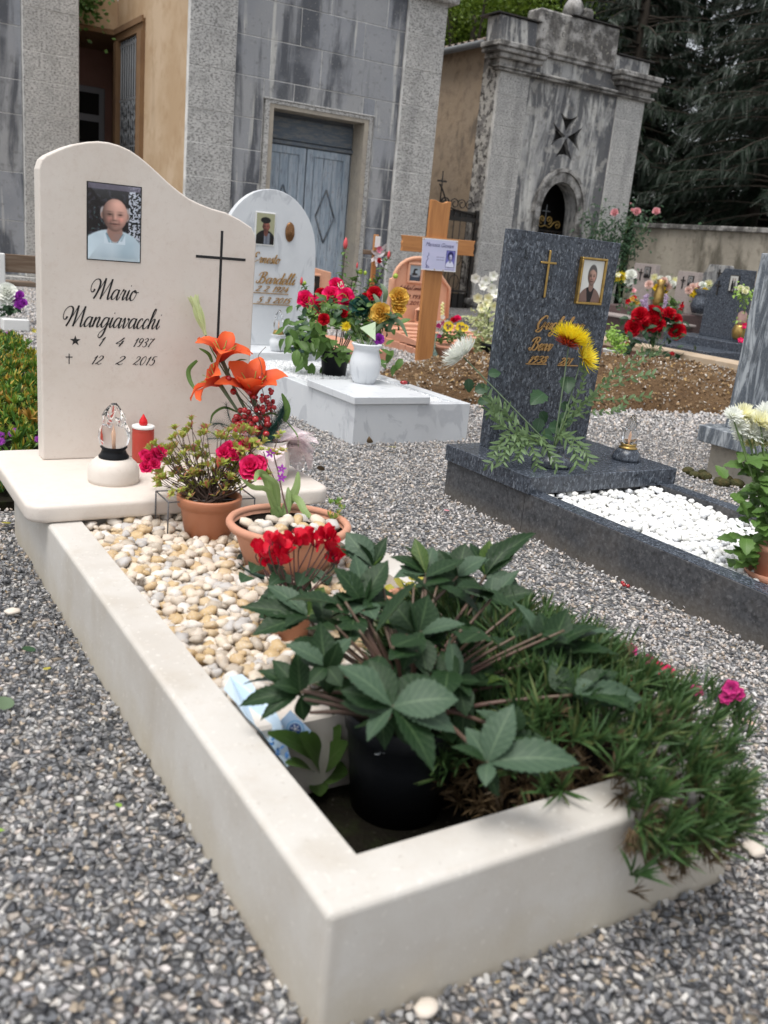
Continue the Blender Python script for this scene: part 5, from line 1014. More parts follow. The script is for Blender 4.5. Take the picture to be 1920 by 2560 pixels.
# ================================================================== the white marble grave
mg = thing('marble_grave', 'white marble grave with round-topped headstone and a flat cap in front', 'grave', (2.33, 4.4, 0))
mx0, mx1, mH = 1.94, 2.715, .218
part(Geo().rbox(mx0, mx1, 3.433, 3.50, -.02, mH, .003), 'kerb', M['marble'], mg)
part(Geo().rbox(mx0, mx0 + .07, 3.501, 5.2, -.02, mH - .001, .003), 'kerb', M['marble'], mg); part(Geo().rbox(mx1 - .07, mx1, 3.501, 5.2, -.02, mH - .001, .003), 'kerb', M['marble'], mg)
part(Geo().rbox(mx0 - .015, 2.42, 3.42, 4.0, mH + .001, mH + .042, .003), 'cap_slab', M['marble'], mg)
part(Geo().rbox(mx0 - .02, mx1 + .02, 5.12, 5.68, mH - .04, mH + .045, .006), 'base_slab', M['marble'], mg)
part(Geo().box(mx0, mx1, 5.2, 5.66, -.02, mH - .041), 'plinth', M['marble'], mg)
MY = 5.5; mb = mH + .045
P_ = [(1.955, mb), (2.70, mb), (2.68, .93)]; cxm, czm = 2.31, .93
P_ += [(cxm + .37 * math.cos(a) * (1 if True else 1), czm + .435 * math.sin(a)) for a in np.linspace(.06, math.pi - .06, 22)] + [(1.94, .93)]
mhs = part(Geo().prism(P_, MY, MY + .06, 'y', bevel=.005, seg=2), 'headstone', M['marble'], mg)
part(Geo().rbox(2.180, 2.338, MY - .008, MY, .975, 1.205, .003), 'photo_mount', M['white_paint'], mhs)
print_obj('beret', 2.191, 2.330, .985, 1.196, MY - .0095, mhs, nx=40, ny=60)
g = Geo(); V, F = ICO[3]; Vn = V * np.array([.036, .016, .07]); 
for i, v in enumerate(V):
    if v[1] < 0:
        nose = math.exp(-((v[0] / .14) ** 2 + ((v[2] - .0) / .22) ** 2)) * .012; eye = -.006 * sum(math.exp(-(((v[0] - s_ * .33) / .16) ** 2 + ((v[2] - .2) / .1) ** 2)) for s_ in (-1, 1)); mouth = -.003 * math.exp(-((v[0] / .3) ** 2 + ((v[2] + .3) / .05) ** 2)); hair = .005 * (abs(v[0]) > .6) * (1 + .5 * math.sin(v[2] * 18)); Vn[i, 1] -= nose + eye + mouth + hair
g.add(Vn + np.array([2.455, MY - .004, 1.085]), F, 0, True); part(g, 'bronze_head_relief', M['bronze'], mhs)
part(fit_text('Ernesto', 2.165, 2.385, .855, MY - .003, .036, thick=.3, thin=.12, depth=.004), 'lettering', M['gold_letter'], mhs); part(fit_text('Bardelli', 2.214, 2.515, .712, MY - .003, .04, thick=.3, thin=.12, depth=.004), 'lettering', M['gold_letter'], mhs)
g = fit_text('2 2 1924', 2.21, 2.465, .655, MY - .003, .024, thick=.28, thin=.14, depth=.004); g.box(2.05, 2.475, MY - .006, MY, .640, .645); part(g, 'lettering', M['gold_letter'], mhs)
g = fit_text('5 3 2015', 2.225, 2.485, .575, MY - .003, .024, thick=.28, thin=.14, depth=.004); g.box(2.05, 2.49, MY - .006, MY, .561, .566); part(g, 'lettering', M['gold_letter'], mhs)
single(Geo().box(mx0 + .071, mx1 - .071, 3.501, 5.119, -.01, .195), 'chipping_bed', M['white_chip'], None, None, (2.33, 4.3, 0), kind='structure')
B = [(RNG.uniform(mx0 + .08, mx1 - .08), RNG.uniform(3.51, 5.11), .203 + RNG.uniform(-.004, .006)) for _ in range(9000)]
scatter('marble_chippings', B, RNG.uniform(.005, .011, len(B)), gv, M['white_chip'], 'fine white marble chippings filling the white marble grave')

# ================================================================== terracotta graves
tg = thing('terracotta_grave', 'terracotta grave with moulded arched headstone and a small clay lantern', 'grave', (5.4, 8.0, 0))
TY = 8.2
def tarc(r_, zs=.66): return [(5.4 + r_ * math.cos(a), zs + (r_ * .78) * math.sin(a)) for a in np.linspace(0, math.pi, 18)]
sh = [(5.0, .24), (5.8, .24), (5.8, .62), (5.74, .70), (5.62, .74)] + [(5.37 + .30 * math.cos(a), .70 + .255 * math.sin(a)) for a in np.linspace(.15, math.pi - .1, 16)] + [(5.0, .70)]
ths = part(Geo().prism(sh, TY, TY + .06, 'y', bevel=.008), 'headstone', M['terra_peach'], tg)
g = Geo(); g.tube([(5.02, TY - .01, .3), (5.02, TY - .01, .68)] + [(5.34 + .32 * math.cos(a), TY - .01, .70 + .25 * math.sin(a)) for a in np.linspace(math.pi, .35, 12)] + [(5.68, TY - .01, .74), (5.79, TY - .01, .64), (5.8, TY - .01, .3)], .022, 8); part(g, 'moulded_rim', M['terra_peach'], ths)
g = Geo(); 
for a, b_, c, d in ((5.195, 5.40, .67, .695), (5.195, 5.40, .87, .895), (5.195, 5.22, .695, .87), (5.375, 5.40, .695, .87)): g.rbox(a, b_, TY - .03, TY, c, d, .005)
part(g, 'photo_frame', M['terra_peach'], ths); print_obj('horse', 5.22, 5.375, .695, .87, TY - .004, ths, nx=26, ny=32)
M['clay_line'] = mat('incised_dark_clay', (.16, .05, .03), .8)
part(fit_text('AdelioLanini', 5.09, 5.43, .595, TY - .001, .024, thick=.26, thin=.18, depth=.003), 'lettering', M['clay_line'], ths)
part(fit_text('.09.1930', 5.16, 5.45, .50, TY - .001, .026, shear=.12, thick=.26, thin=.2, depth=.003), 'lettering', M['clay_line'], ths); part(fit_text('.05.2013', 5.14, 5.43, .43, TY - .001, .026, shear=.12, thick=.26, thin=.2, depth=.003), 'lettering', M['clay_line'], ths)
g = Geo(); g.rbox(4.95, 5.87, 8.02, 8.35, .17, .235, .015, 2); g.rbox(4.93, 5.9, 7.95, 8.4, .09, .17, .02, 2); part(g, 'base_moulding', M['terra_peach'], tg)
for k in range(7):
    y0 = 7.02 + k * .14; g = Geo(); g.rbox(4.78, 5.95, y0, y0 + .133, -.02, .045 + .008 * k, .006); part(g, 'clay_tile', M['terra'], tg)
for k in range(4):
    for s_ in (0, 1): part(Geo().rbox(4.80 + k * .285, 4.80 + k * .285 + .278, 7.0 + .0, 7.0 + .02, .0 + s_ * .05, .045 + s_ * .05, .004), 'clay_tile', M['terra_peach'], tg)
g = Geo(); g.add([(4.8, 7.03, .10), (5.93, 7.03, .10), (5.93, 7.95, .2), (4.8, 7.95, .2), (4.8, 7.03, .08), (5.93, 7.03, .08), (5.93, 7.95, .08), (4.8, 7.95, .08)], [(0, 1, 2, 3), (4, 5, 1, 0), (5, 6, 2, 1), (6, 7, 3, 2), (7, 4, 0, 3), (4, 7, 6, 5)]); part(g, 'sloped_top', M['terra'], tg)
g = Geo()
for k in range(5): yy = 7.08 + k * .17; g.rbox(4.82, 5.9, yy, yy + .03, .105 + k * .019, .125 + k * .019, .005)
part(g, 'ridge', M['terra_peach'], tg)
ln = thing('clay_lantern', 'small terracotta lantern with pitched lid on the arched terracotta grave', 'lantern', (5.38, 8.08, .235))
g = Geo(); lx, ly, lz = 5.385, 8.08, .235
g.box(lx - .06, lx + .06, ly - .06, ly + .06, lz, lz + .02)
for a in (-1, 1):
    for b_ in (-1, 1): g.box(lx + a * .055 - .01, lx + a * .055 + .01, ly + b_ * .055 - .01, ly + b_ * .055 + .01, lz + .02, lz + .15)
g.lathe([(.11, 0), (.1, .012), (.05, .035), (.0, .05)], (lx, ly, lz + .15), 4, smooth=False)
for s_ in (-1, 1): g.tube([(lx - .05 * s_, ly - .06, lz + .02), (lx + .05 * s_, ly - .06, lz + .15)], .006, 4)
part(g, 'lantern_body', M['terra_peach'], ln); part(Geo().box(lx - .04, lx + .04, ly - .04, ly + .04, lz + .02, lz + .149), 'pane', M['dark'], ln)
ts_ = thing('terracotta_headstone', 'small terracotta headstone with framed photo half hidden by the white marble headstone', 'headstone', (3.7, 7.6, 0))
part(Geo().prism([(3.45, 0), (3.925, 0), (3.925, .745), (3.88, .752), (3.66, .79), (3.45, .79)], 7.6, 7.68, 'y', bevel=.008), 'stone', M['terra_peach'], ts_)
part(Geo().rbox(3.62, 3.80, 7.575, 7.6, .44, .72, .006), 'photo_frame', M['terra_peach'], ts_); print_obj('pair', 3.64, 3.785, .46, .70, 7.572, ts_, nx=22, ny=34)
part(Geo().rbox(3.4, 4.0, 6.5, 7.6, 0, .12, .01), 'bed', M['terra'], ts_)

# ================================================================== wooden crosses
wc = thing('wooden_cross', 'tall varnished wooden cross carrying a pinned white paper sign, set in the earth heap', 'cross', (4.56, 6.65, 0))
g = Geo(); g.prism([(4.43, -.1), (4.61, -.1), (4.64, 1.5), (4.605, 1.5), (4.585, 1.487), (4.54, 1.48), (4.5, 1.487), (4.47, 1.5), (4.42, 1.5)][::1], 6.66, 6.70, 'y', bevel=.003, seg=1); up = part(g, 'upright', M['wood'], wc)
g = Geo(); g.prism([(4.125, 1.02), (4.95, 1.03), (4.935, 1.065), (4.945, 1.10), (4.935, 1.13), (4.95, 1.172), (4.117, 1.16), (4.13, 1.12), (4.122, 1.09), (4.13, 1.06)], 6.628, 6.659, 'y', bevel=.003, seg=1); part(g, 'arm', M['woodx'], wc)
sgn = thing('paper_sign', 'white paper sign with a name and blue portrait pinned to the wooden cross', 'sign', (4.54, 6.62, 1.0))
tl_, tr_, br_, bl_ = Vector((4.335, 6.622, 1.155)), Vector((4.738, 6.622, 1.158)), Vector((4.748, 6.622, .868)), Vector((4.352, 6.622, .867))
def smap(u, v): return ((bl_ * (1 - u) + br_ * u) * (1 - v) + (tl_ * (1 - u) + tr_ * u) * v)[:]
g, lin = print_panel('sign', 1, 1, 80, 60, smap); o = part(g, 'paper', M['paper'], sgn); ca = o.data.color_attributes.new('Col', 'FLOAT_COLOR', 'POINT'); ca.data.foreach_set('color', np.column_stack([lin, np.ones(len(lin))]).ravel())
print_obj('blue', 4.618, 4.722, .905, 1.062, 6.6205, sgn, mats='paper', nx=34, ny=50)
def fonttext(s, x, z, y, size, m, parent, shear=.3, name='lettering', width=None):
    c = bpy.data.curves.new(name, 'FONT'); c.body = s; c.size = size; c.shear = shear; c.extrude = .0003; o = bpy.data.objects.new(name, c); COL.objects.link(o); bpy.context.view_layer.update()
    me = bpy.data.meshes.new_from_object(o.evaluated_get(bpy.context.evaluated_depsgraph_get())); COL.objects.unlink(o); bpy.data.objects.remove(o)
    n = len(me.vertices); V = np.empty(n * 3); me.vertices.foreach_get('co', V); V = V.reshape(-1, 3); sx = (width / V[:, 0].max()) if width else 1
    W_ = np.column_stack([x + V[:, 0] * sx, y - V[:, 2], z + V[:, 1]]); F = [tuple(p.vertices) for p in me.polygons]; return part(Geo().add(W_, F), name, m, parent)
fonttext('Marusca Giovani', 4.375, 1.085, 6.6208, .052, mat('blue_grey_ink', (.06, .06, .16), .6), sgn, .35, width=.325)
g = Geo()
for p in ((4.35, 1.145), (4.725, 1.14), (4.50, .878), (4.60, .875)): g.ball((p[0], 6.618, p[1]), .006, 1)
part(g, 'drawing_pin', M['gold'], sgn)
sc2 = thing('small_wooden_cross', 'small brown wooden cross hung with white netting and pink ribbon', 'cross', (4.95, 8.5, 0))
part(Geo().rbox(4.91, 4.965, 8.5, 8.53, 0, 1.16, .004), 'upright', M['wood'], sc2); part(Geo().rbox(4.77, 5.135, 8.475, 8.5, .935, .985, .004), 'arm', M['wood_dark'], sc2)
rb = thing('ribbon_posy', 'posy of white netting and pink ribbon with a red flower tied to the small cross', 'ribbon', (4.94, 8.46, .9))
g = Geo(); rg = random.Random(5)
for k in range(16): az = rg.uniform(0, 6.28); g.merge(blade(rg.uniform(.08, .2), .03, bend=.6, ruffle=.05, n=5, prof='strap', seed=k), frame((4.94, 8.46, .93), Vector((rg.uniform(-.5, .5), -.15, rg.uniform(-1, .5))), (0, -1, .2)))
part(g, 'netting', M['ribbon_w'], rb); g = Geo()
for k in range(6): g.merge(blade(.06, .03, bend=1.2, n=5, prof='strap'), frame((4.935, 8.44, 1.0), Vector((math.cos(k), -.2, math.sin(k))), (0, -1, .2)))
part(g, 'bow', M['ribbon_p'], rb); part(Geo().merge(fl_rose(.028, 3), orient(None, (4.94, 8.41, .88), (0, -1, .2))), 'flower', M['p_red'], rb); part(Geo().rbox(4.905, 4.97, 8.465, 8.475, 1.02, 1.14, .002), 'card', M['white_paint'], rb)

# ================================================================== grey veined grave at the right edge
rgv = thing('veined_grave', 'grey veined marble grave at the right edge with a tan plinth', 'grave', (4.1, 1.9, 0))
part(Geo().box(3.66, 4.5, -.3, 2.45, -.02, .185), 'plinth', M['lintel'], rgv); part(Geo().rbox(3.585, 4.6, 1.4, 2.50, .186, .275, .004), 'base_slab', M['veined'], rgv)
part(Geo().prism([(3.70, .276), (4.5, .276), (4.5, 1.2), (3.72, 1.2)], 2.35, 2.42, 'y', bevel=.003, seg=1), 'headstone', M['veined'], rgv)
# ================================================================== helpers to place things
def onz(px, py, z):
    d = CF + CR * ((px - 960) / 2303.3) - CU * ((py - 1280) / 2303.3); t = (z - CL.z) / d.z; return CL + d * t
def A5(x, y): return (500 + .4219 * x, 460 + .4219 * y)      # crop readings -> photograph pixels
def A6(x, y): return (1060 + .5184 * x, 480 + .5184 * y)
def A7(x, y): return (420 + .2352 * x, 720 + .2352 * y)
def A8(x, y): return (1480 + .2652 * x, 600 + .2652 * y)
def HA(x, y): return (500 + .4822 * x, 1280 + .4822 * y)
def HC(x, y): return (1100 + .4943 * x, 1100 + .4943 * y)

# ================================================================== flame lamps and the candle
def flame_glass(c, r, h, parent):
    fn = lambda a, t: 1 + (.16 * math.sin(a * 5 + t * 5) + .07 * math.sin(a * 9 - t * 9)) * min(1, max(0, t - .12) * 2)
    g = Geo().lathe([(r * .62, 0), (r * .92, h * .08), (r, h * .22), (r * .95, h * .38), (r * .74, h * .55), (r * .62, h * .7), (r * .42, h * .86), (r * .15, h)], c, 30, fn=fn)
    gl = part(g, 'glass_flame', M['glass'], parent)
    for k in range(5):
        a = k * 1.26; rr = r * .52; g = Geo().tube([(c[0] + rr * math.cos(a), c[1] + rr * math.sin(a), c[2] + h * .5), (c[0] + rr * 1.15 * math.cos(a + .5), c[1] + rr * 1.15 * math.sin(a + .5), c[2] + h * .72), (c[0] + rr * .6 * math.cos(a + 1), c[1] + rr * .6 * math.sin(a + 1), c[2] + h * (.86 + .05 * (k % 3)))], [r * .2, r * .2, r * .04], 7, sm=4)
        part(g, 'glass_tongue', M['glass'], parent)
    part(Geo().lathe([(r * .1, 0), (r * .13, h * .15), (r * .17, h * .3), (.0, h * .5)], c, 10), 'bulb', M['led'], parent)
L1 = (.246, 1.972, HB)
t = thing('flame_lamp', 'clear glass flame lamp on a cream stone dome with black collar', 'grave lamp', L1)
part(Geo().lathe([(.078, 0), (.0795, .012), (.079, .04), (.071, .06), (.055, .075), (.03, .08)], L1, 40), 'stone_base', M['cream'], t)
part(Geo().lathe([(.046, .076), (.047, .082), (.040, .092), (.036, .104), (.042, .112), (.0, .112)], L1, 32), 'collar', M['plastic_black'], t)
flame_glass((L1[0], L1[1], L1[2] + .11), .047, .14, t)
L2 = (.409, 2.205, HB)
t = thing('grave_candle', 'red votive candle with white rim and plastic flame against the cream headstone', 'candle', L2)
part(Geo().lathe([(.035, 0), (.0365, .005), (.037, .103), (.036, .106), (.037, .11), (.037, .118)], L2, 30), 'shell', M['red_wax'], t)
part(Geo().lathe([(.0375, .118), (.0385, .119), (.0385, .126), (.036, .1275), (.0, .1275)], L2, 30), 'lid', M['white_paint'], t)
part(Geo().lathe([(.012, .127), (.015, .135), (.013, .146), (.006, .158), (0, .168)], L2, 14), 'plastic_flame', M['red_tip'], t)
L3 = onz(693, 878, mb); L3.y = min(L3.y, 5.40)
t = thing('flame_lamp', 'white marble urn lamp with brass ring and glass flame on the white marble grave', 'grave lamp', L3)
part(Geo().lathe([(.035, 0), (.045, .01), (.058, .045), (.058, .075), (.045, .095), (.05, .11), (.055, .118), (.0, .12)], L3, 28), 'urn', M['marble'], t)
part(Geo().lathe([(.038, .12), (.04, .125), (.03, .15), (.0, .15)], L3, 20), 'brass_ring', M['gold'], t); flame_glass((L3[0], L3[1], L3[2] + .15), .036, .14, t)
L4 = Vector((2.548, 2.01, gz))
t = thing('flame_lamp', 'granite based flame lamp with brass ring on the dark granite grave', 'grave lamp', L4)
part(Geo().lathe([(.066, 0), (.066, .012), (.058, .035), (.042, .052), (.03, .056)], L4, 32), 'stone_base', M['granite'], t)
part(Geo().lathe([(.04, .054), (.042, .058), (.034, .062), (.032, .068), (.037, .074), (.0, .074)], L4, 24), 'brass_ring', M['gold'], t); flame_glass((L4[0], L4[1], L4[2] + .073), .032, .13, t)

# ================================================================== lilies in the netted vase
vz = Vector((.765, 1.93, HB)); dv = px_of(vz)[2]
t = thing('flower_vase', 'cream stone vase at the right end of the cream slab, under pink netting', 'vase', vz)
part(Geo().lathe([(.05, 0), (.062, .01), (.068, .05), (.062, .09), (.055, .115), (.06, .13), (.05, .128), (.045, .08), (.0, .08)], vz, 30), 'body', M['cream'], t)
t = thing('netting_wrap', 'pink and white netting bunched round the vase of orange lilies', 'netting', vz + Vector((0, 0, .08)))
g = Geo(); rg = random.Random(12)
for k in range(22):
    az = rg.uniform(0, 6.28); L_ = rg.uniform(.09, .17); g.merge(blade(L_, .09, bend=rg.uniform(-2.2, -.9), cup=.25, n=9, m=3, prof='round', ruffle=.035, seed=k), frame(vz + Vector((math.cos(az) * .03, math.sin(az) * .03, .1)), dirv(az, R(rg.uniform(-5, 60))), (0, 0, 1)))
for k in range(9): g.merge(blade(rg.uniform(.1, .15), .1, bend=rg.uniform(-1.9, -.7), cup=.3, n=9, m=3, prof='round', ruffle=.03, seed=k), frame(vz + Vector((.03, 0, .12)), Vector((1, -.5 + .15 * k, .5)), (0, 0, 1)))
part(g, 'netting', M['tulle'], t)
bq = thing('lily_bouquet', 'bouquet of orange silk lilies, red berries and fir sprigs on the cream grave', 'bouquet', vz + Vector((0, 0, .1)))
b0_ = vz + Vector((0, 0, .1))
def lily(c, n, s, spin, openk=1.0, seed=0):
    g = Geo(); gb = Geo(); rg = random.Random(seed); A = orient(None, c, n, s, spin)
    for k in range(6):
        az = k * 1.0472; bn = -R(rg.uniform(65, 115)) * openk; b = blade(1, .56 if k % 2 else .46, bend=bn, cup=.35, n=10, m=3, prof='lily', ruffle=.018, seed=seed * 7 + k)
        g.merge(b, A @ frame(dirv(az, 0) * .05, dirv(az, R(rg.uniform(68, 84))), dirv(az + math.pi, .3)))
    st_ = Geo()
    for k in range(6): az = k * 1.05; P = [Vector((0, 0, 0)), dirv(az, 1.2) * .35, dirv(az, 1.0) * .62]; q = [Vector((A @ np.array([*p, 1]))[:3]) for p in P]; st_.tube(q, .0012, 4)
    fl = part(g, 'lily', M['p_lily'], bq); part(st_, 'stamens', M['leaf_lime'], fl); return fl
def pl(xy, dd=0): return at(xy[0], xy[1], dv + dd)
heads = [(A7(560, 790), (.25, -.35, .75), .128, .3, 1.0, 1), (A7(575, 1035), (-.75, -.35, .55), .13, 1.1, 1.1, 2), (A7(900, 1170), (.05, -.55, .75), .15, .1, .8, 3)]
for xy, n, s, sp_, ok_, sd_ in heads:
    c = pl(xy, -.03 if sd_ != 2 else -.06); nn = CR * n[0] + CU * n[2] - CF * (-n[1]) ; lily(c, nn, s, sp_, ok_, sd_)
    g = Geo().tube([b0_, (b0_ + c) / 2 + Vector((0, 0, -.02)), c + nn.normalized() * .012], [.003, .003, .008], 6, sm=5); part(g, 'stem', M['leaf_grey'], bq)
c0, c1 = pl(A7(400, 500), .02), pl(A7(262, 75), -.01); ax = c1 - c0
g = Geo()
for k in range(6): az = k * 1.047; g.merge(blade(ax.length, .034, cup=-.9, n=8, m=2, prof='lily', bend=.12), orient(None, c0, ax, 1) @ frame(dirv(az, 0) * .006, dirv(az, R(88)), dirv(az, 0)))
M['bud'] = leafm('pale_green_silk_bud', (.55, .62, .3), (.62, .68, .38), (.4, .5, .15), veins=False); part(g, 'closed_bud', M['bud'], bq); part(Geo().tube([b0_, pl(A7(520, 760), .02), c0], .0025, 6, sm=5), 'stem', M['stem'], bq)
g = Geo(); tw = Geo(); rg = random.Random(4)
def brs(pts, rr, dd=0, jit=0):
    for p in pts: g.ball(pl(A7(*p), dd + rg.uniform(-.03, .03)), rr * 1.15 * rg.uniform(.8, 1.1), 2)
brs([(660, 985), (690, 1000), (640, 965), (697, 1100)], .0105, -.05)
brs([(rg.uniform(690, 1060), rg.uniform(1330, 1590)) for _ in range(26)], .0095, .0); brs([(rg.uniform(880, 1120), rg.uniform(1120, 1320)) for _ in range(22)], .006, .0)
brs([(840, 1095), (880, 1085), (865, 1110), (920, 1045), (925, 1075), (925, 1105), (912, 1160), (905, 1130), (978, 960), (1085, 1080), (1095, 1115), (1110, 1095), (1065, 1155), (1040, 1160), (1030, 1190), (995, 1180), (1000, 1205), (1045, 1215), (1070, 1245), (1095, 1245), (1120, 1265), (1075, 1275), (1050, 1300), (1015, 1305), (985, 1290), (965, 1270), (930, 1280), (1010, 1265), (1130, 1270), (940, 1300)], .0068, -.05)
brs([(710, 1410), (725, 1370), (755, 1380), (770, 1300), (815, 1300), (855, 1320), (808, 1370), (853, 1425), (795, 1435), (780, 1500), (930, 1395), (900, 1515), (935, 1490), (860, 1565), (775, 1575), (990, 1480), (1055, 1405), (1060, 1450), (1052, 1515), (1043, 1555), (680, 1540), (745, 1450), (830, 1480), (880, 1450), (960, 1540), (720, 1500), (820, 1540)], .0105, -.06)
part(g, 'berries', M['berry'], bq, kind='stuff')
for e in [(660, 985), (697, 1100), (978, 960), (1085, 1080), (1120, 1265), (840, 1095), (905, 1130), (1055, 1405), (710, 1410), (1043, 1555), (930, 1395)]:
    e_ = pl(A7(*e), -.05); tw.tube([b0_ + Vector((0, 0, .02)), (b0_ + e_) / 2 + Vector((rg.uniform(-.02, .02), -.02, .01)), e_], [.002, .0012], 5, sm=5)
tw.tube([pl(A7(880, 1300), -.05), pl(A7(990, 940), -.05), pl(A7(985, 800), -.04), pl(A7(960, 720), -.04), pl(A7(1040, 625), -.04)], .0011, 5, sm=6); tw.tube([pl(A7(1000, 900), -.05), pl(A7(1045, 980), -.05), pl(A7(1100, 1030), -.05)], .001, 4, sm=4)
part(tw, 'berry_twigs', M['twig'], bq)
g = Geo(); nb = blade(.028, .0042, n=1, prof='strap')
def sprig(pts, ln=1.0):
    P = crs([pl(A7(*p[:2]), p[2]) for p in pts], 9); g.tube(P, .0012, 4)
    for i, p in enumerate(P[:-1]):
        d = (P[i + 1] - p).normalized()
        for k in range(7): a = k * .9 + i; v = d.orthogonal().normalized(); v.rotate(Matrix.Rotation(a, 3, d)); g.merge(nb, frame(p, d * .6 + v, v, ln))
sprig([(760, 1580, -.05), (560, 1450, -.08), (300, 1480, -.08)][:2]); sprig([(740, 1600, -.06), (520, 1560, -.09), (350, 1490, -.1)]); sprig([(800, 1600, -.06), (600, 1600, -.1), (420, 1600, -.11)]); sprig([(780, 1560, -.03), (660, 1400, -.02), (620, 1230, -.02)]); sprig([(700, 1500, -.04), (560, 1440, -.07), (480, 1450, -.08)])
for q in range(7): sprig([(950 + q * 20, 1600, -.07), (1100 + q * 18, 1480 - q * 10, -.07 + q * .01), (1200 + q * 8, 1330 - q * 22, -.04 + q * .01)], 1.1)
sprig([(850, 1600, -.09), (840, 1500, -.1), (835, 1440, -.1)]); sprig([(960, 1640, -.1), (1020, 1600, -.1), (1150, 1560, -.09)], 1.2); sprig([(940, 1620, -.1), (1000, 1650, -.11), (1100, 1620, -.1)], 1.2)
part(g, 'fir_sprigs', M['fir_green'], bq)
def strap(pts, w_, name, m, parent, zh=None):
    P = crs([Vector(p) for p in pts], 5); n = len(P); V = []; TS = []
    for i, p in enumerate(P):
        tt = (P[min(i + 1, n - 1)] - P[max(i - 1, 0)]).normalized(); sd_ = tt.cross(zh or TOCAM(p)).normalized(); u = i / (n - 1); ww = w_ * math.sin(math.pi * min(.97, .12 + u * .86)) ** .7 / 2
        for s_ in (-1, 0, 1): V.append((p + sd_ * ww * s_ - TOCAM(p) * (abs(s_) - 1) * ww * .3)[:]); TS.append((u, s_))
    return part(Geo().add(V, np.array([(i * 3 + j, i * 3 + j + 1, i * 3 + 4 + j, i * 3 + 3 + j) for i in range(n - 1) for j in (0, 1)]), 0, True, TS), name, m, parent)
for pts, w_ in (([(1240, 1420, -.02), (1270, 1280, -.03), (1210, 1120, -.04)], .022), ([(740, 1320, .0), (600, 1270, -.02), (480, 1340, -.04), (450, 1450, -.05)], .009), ([(640, 930, 0), (660, 830, -.01), (760, 765, -.02), (840, 765, -.03)], .006), ([(1260, 1420, 0), (1370, 1560, -.02), (1385, 1700, -.03)], .005), ([(310, 770, .0), (220, 870, .01), (240, 1000, .01), (330, 1130, 0)], .016), ([(470, 790, -.02), (430, 700, -.03), (330, 640, -.04)], .012), ([(1000, 1360, 0), (1100, 1330, -.02), (1190, 1370, -.03)], .008)):
    strap([pl(A7(*p[:2]), p[2]) for p in pts], w_, 'long_leaf', M['leaf_mid'], bq)

# ================================================================== azalea in its pot and wire stand
def pot(c, r0, r1, h, name, label, m, rim=.012, soil=True, cat='plant pot', rimh=.03):
    t = thing(name, label, cat, c)
    part(Geo().lathe([(r0, 0), (r0 + (r1 - r0) * .75, h * .72), (r1 * .985, h - rimh), (r1 + rim * .35, h - rimh), (r1 + rim * .6, h - .004), (r1 + rim * .5, h), (r1 - .004, h), (r1 - .006, h - .03), (0, h - .03)], c, 40), 'pot', m, t)
    if soil: part(Geo().lathe([(r1 - .005, h - .022), (r1 * .5, h - .015), (0, h - .012)], c, 20), 'soil', M['soil'], t)
    return t
az_c = Vector((.436, 1.625, .165)); az = pot(az_c, .066, .089, .14, 'azalea', 'rust brown pot of red azalea inside a wire stand on the cream grave', M['pot_rust'], cat='potted plant')
dz = px_of(az_c)[2]
rg = random.Random(31); g = Geo(); fol = Geo(); lf_ = [blade(1, .36, bend=.3, cup=.3, n=3, m=1, prof='obov'), blade(1, .42, bend=-.4, cup=.3, n=3, m=1, prof='leaf')]
ends = []
for i in range(120):
    px, py = rg.uniform(372, 668), rg.uniform(1062, 1215)
    if (px < 430 or px > 640) and py < 1090: py += 60
    if i < 8: px, py = [(478, 1045), (437, 1092), (500, 1085), (545, 1090), (600, 1105), (640, 1110), (455, 1225), (432, 1235)][i]
    ends.append((px, py, rg.uniform(-.1, .09) if i != 6 and i != 7 else -.11))
for px, py, dd in ends:
    e_ = at(px, py, dz + dd); b_ = az_c + Vector((rg.uniform(-.03, .03), rg.uniform(-.03, .03), .12)); mid = b_ * .45 + e_ * .55 + Vector((rg.uniform(-.015, .015), rg.uniform(-.015, .015), -.005)); g.tube([b_, mid, e_], [.0022, .0009], 5, sm=3)
    ax = (e_ - mid).normalized() + Vector((0, 0, .4)); s_ = rg.uniform(.019, .031)
    for q in range(2): fol.merge(rosette(rg.choice(lf_), e_ - ax * (.006 * q), ax, rg.randint(5, 7), 25 + 20 * q, s_, rg.uniform(0, 6), rows=2, rnd=rg))
    if rg.random() < .7: fol.merge(rosette(rg.choice(lf_), mid + Vector((rg.uniform(-.015, .015), rg.uniform(-.015, .015), .005)), ax, 4, 20, s_, rg.uniform(0, 6), rnd=rg))
part(g, 'branches', M['twig'], az); part(fol, 'foliage', M['leaf_azalea'], az, kind='stuff')
for k, (x, y, s_, dd) in enumerate([(372, 1150, .024, -.06), (400, 1132, .022, -.05), (385, 1162, .02, -.07), (573, 1122, .024, -.06), (583, 1142, .02, -.07), (610, 1115, .02, -.06), (628, 1168, .036, -.1), (640, 1180, .034, -.1), (560, 1135, .026, -.07), (596, 1128, .024, -.05), (648, 1160, .026, -.09), (615, 1185, .026, -.1), (388, 1140, .024, -.05), (365, 1170, .022, -.07), (362, 1140, .02, -.05)]):
    gg_ = fl_simple(5, s_, s_ * 1.15, 35, -25, .35, 'obov', .05, rows=3, seed=k); part(Geo().merge(gg_, orient(None, at(x, y, dz + dd), TOCAM(at(x, y, dz)) + Vector((rg.uniform(-.5, .5), 0, .5)))), 'blossom', M['p_pinkred'], az)
M['p_peach'] = petm('faded_peach_petal', (.7, .15, .1), (.75, .22, .13)); part(Geo().merge(fl_simple(5, .03, .022, 70, 10, .4, rows=1), orient(None, at(545, 1168, dz - .08), Vector((.1, -.2, 1)))), 'faded_blossom', M['p_peach'], az)
M['wire'] = mat('grey_wire', (.12, .12, .125), .45, metal=.6)
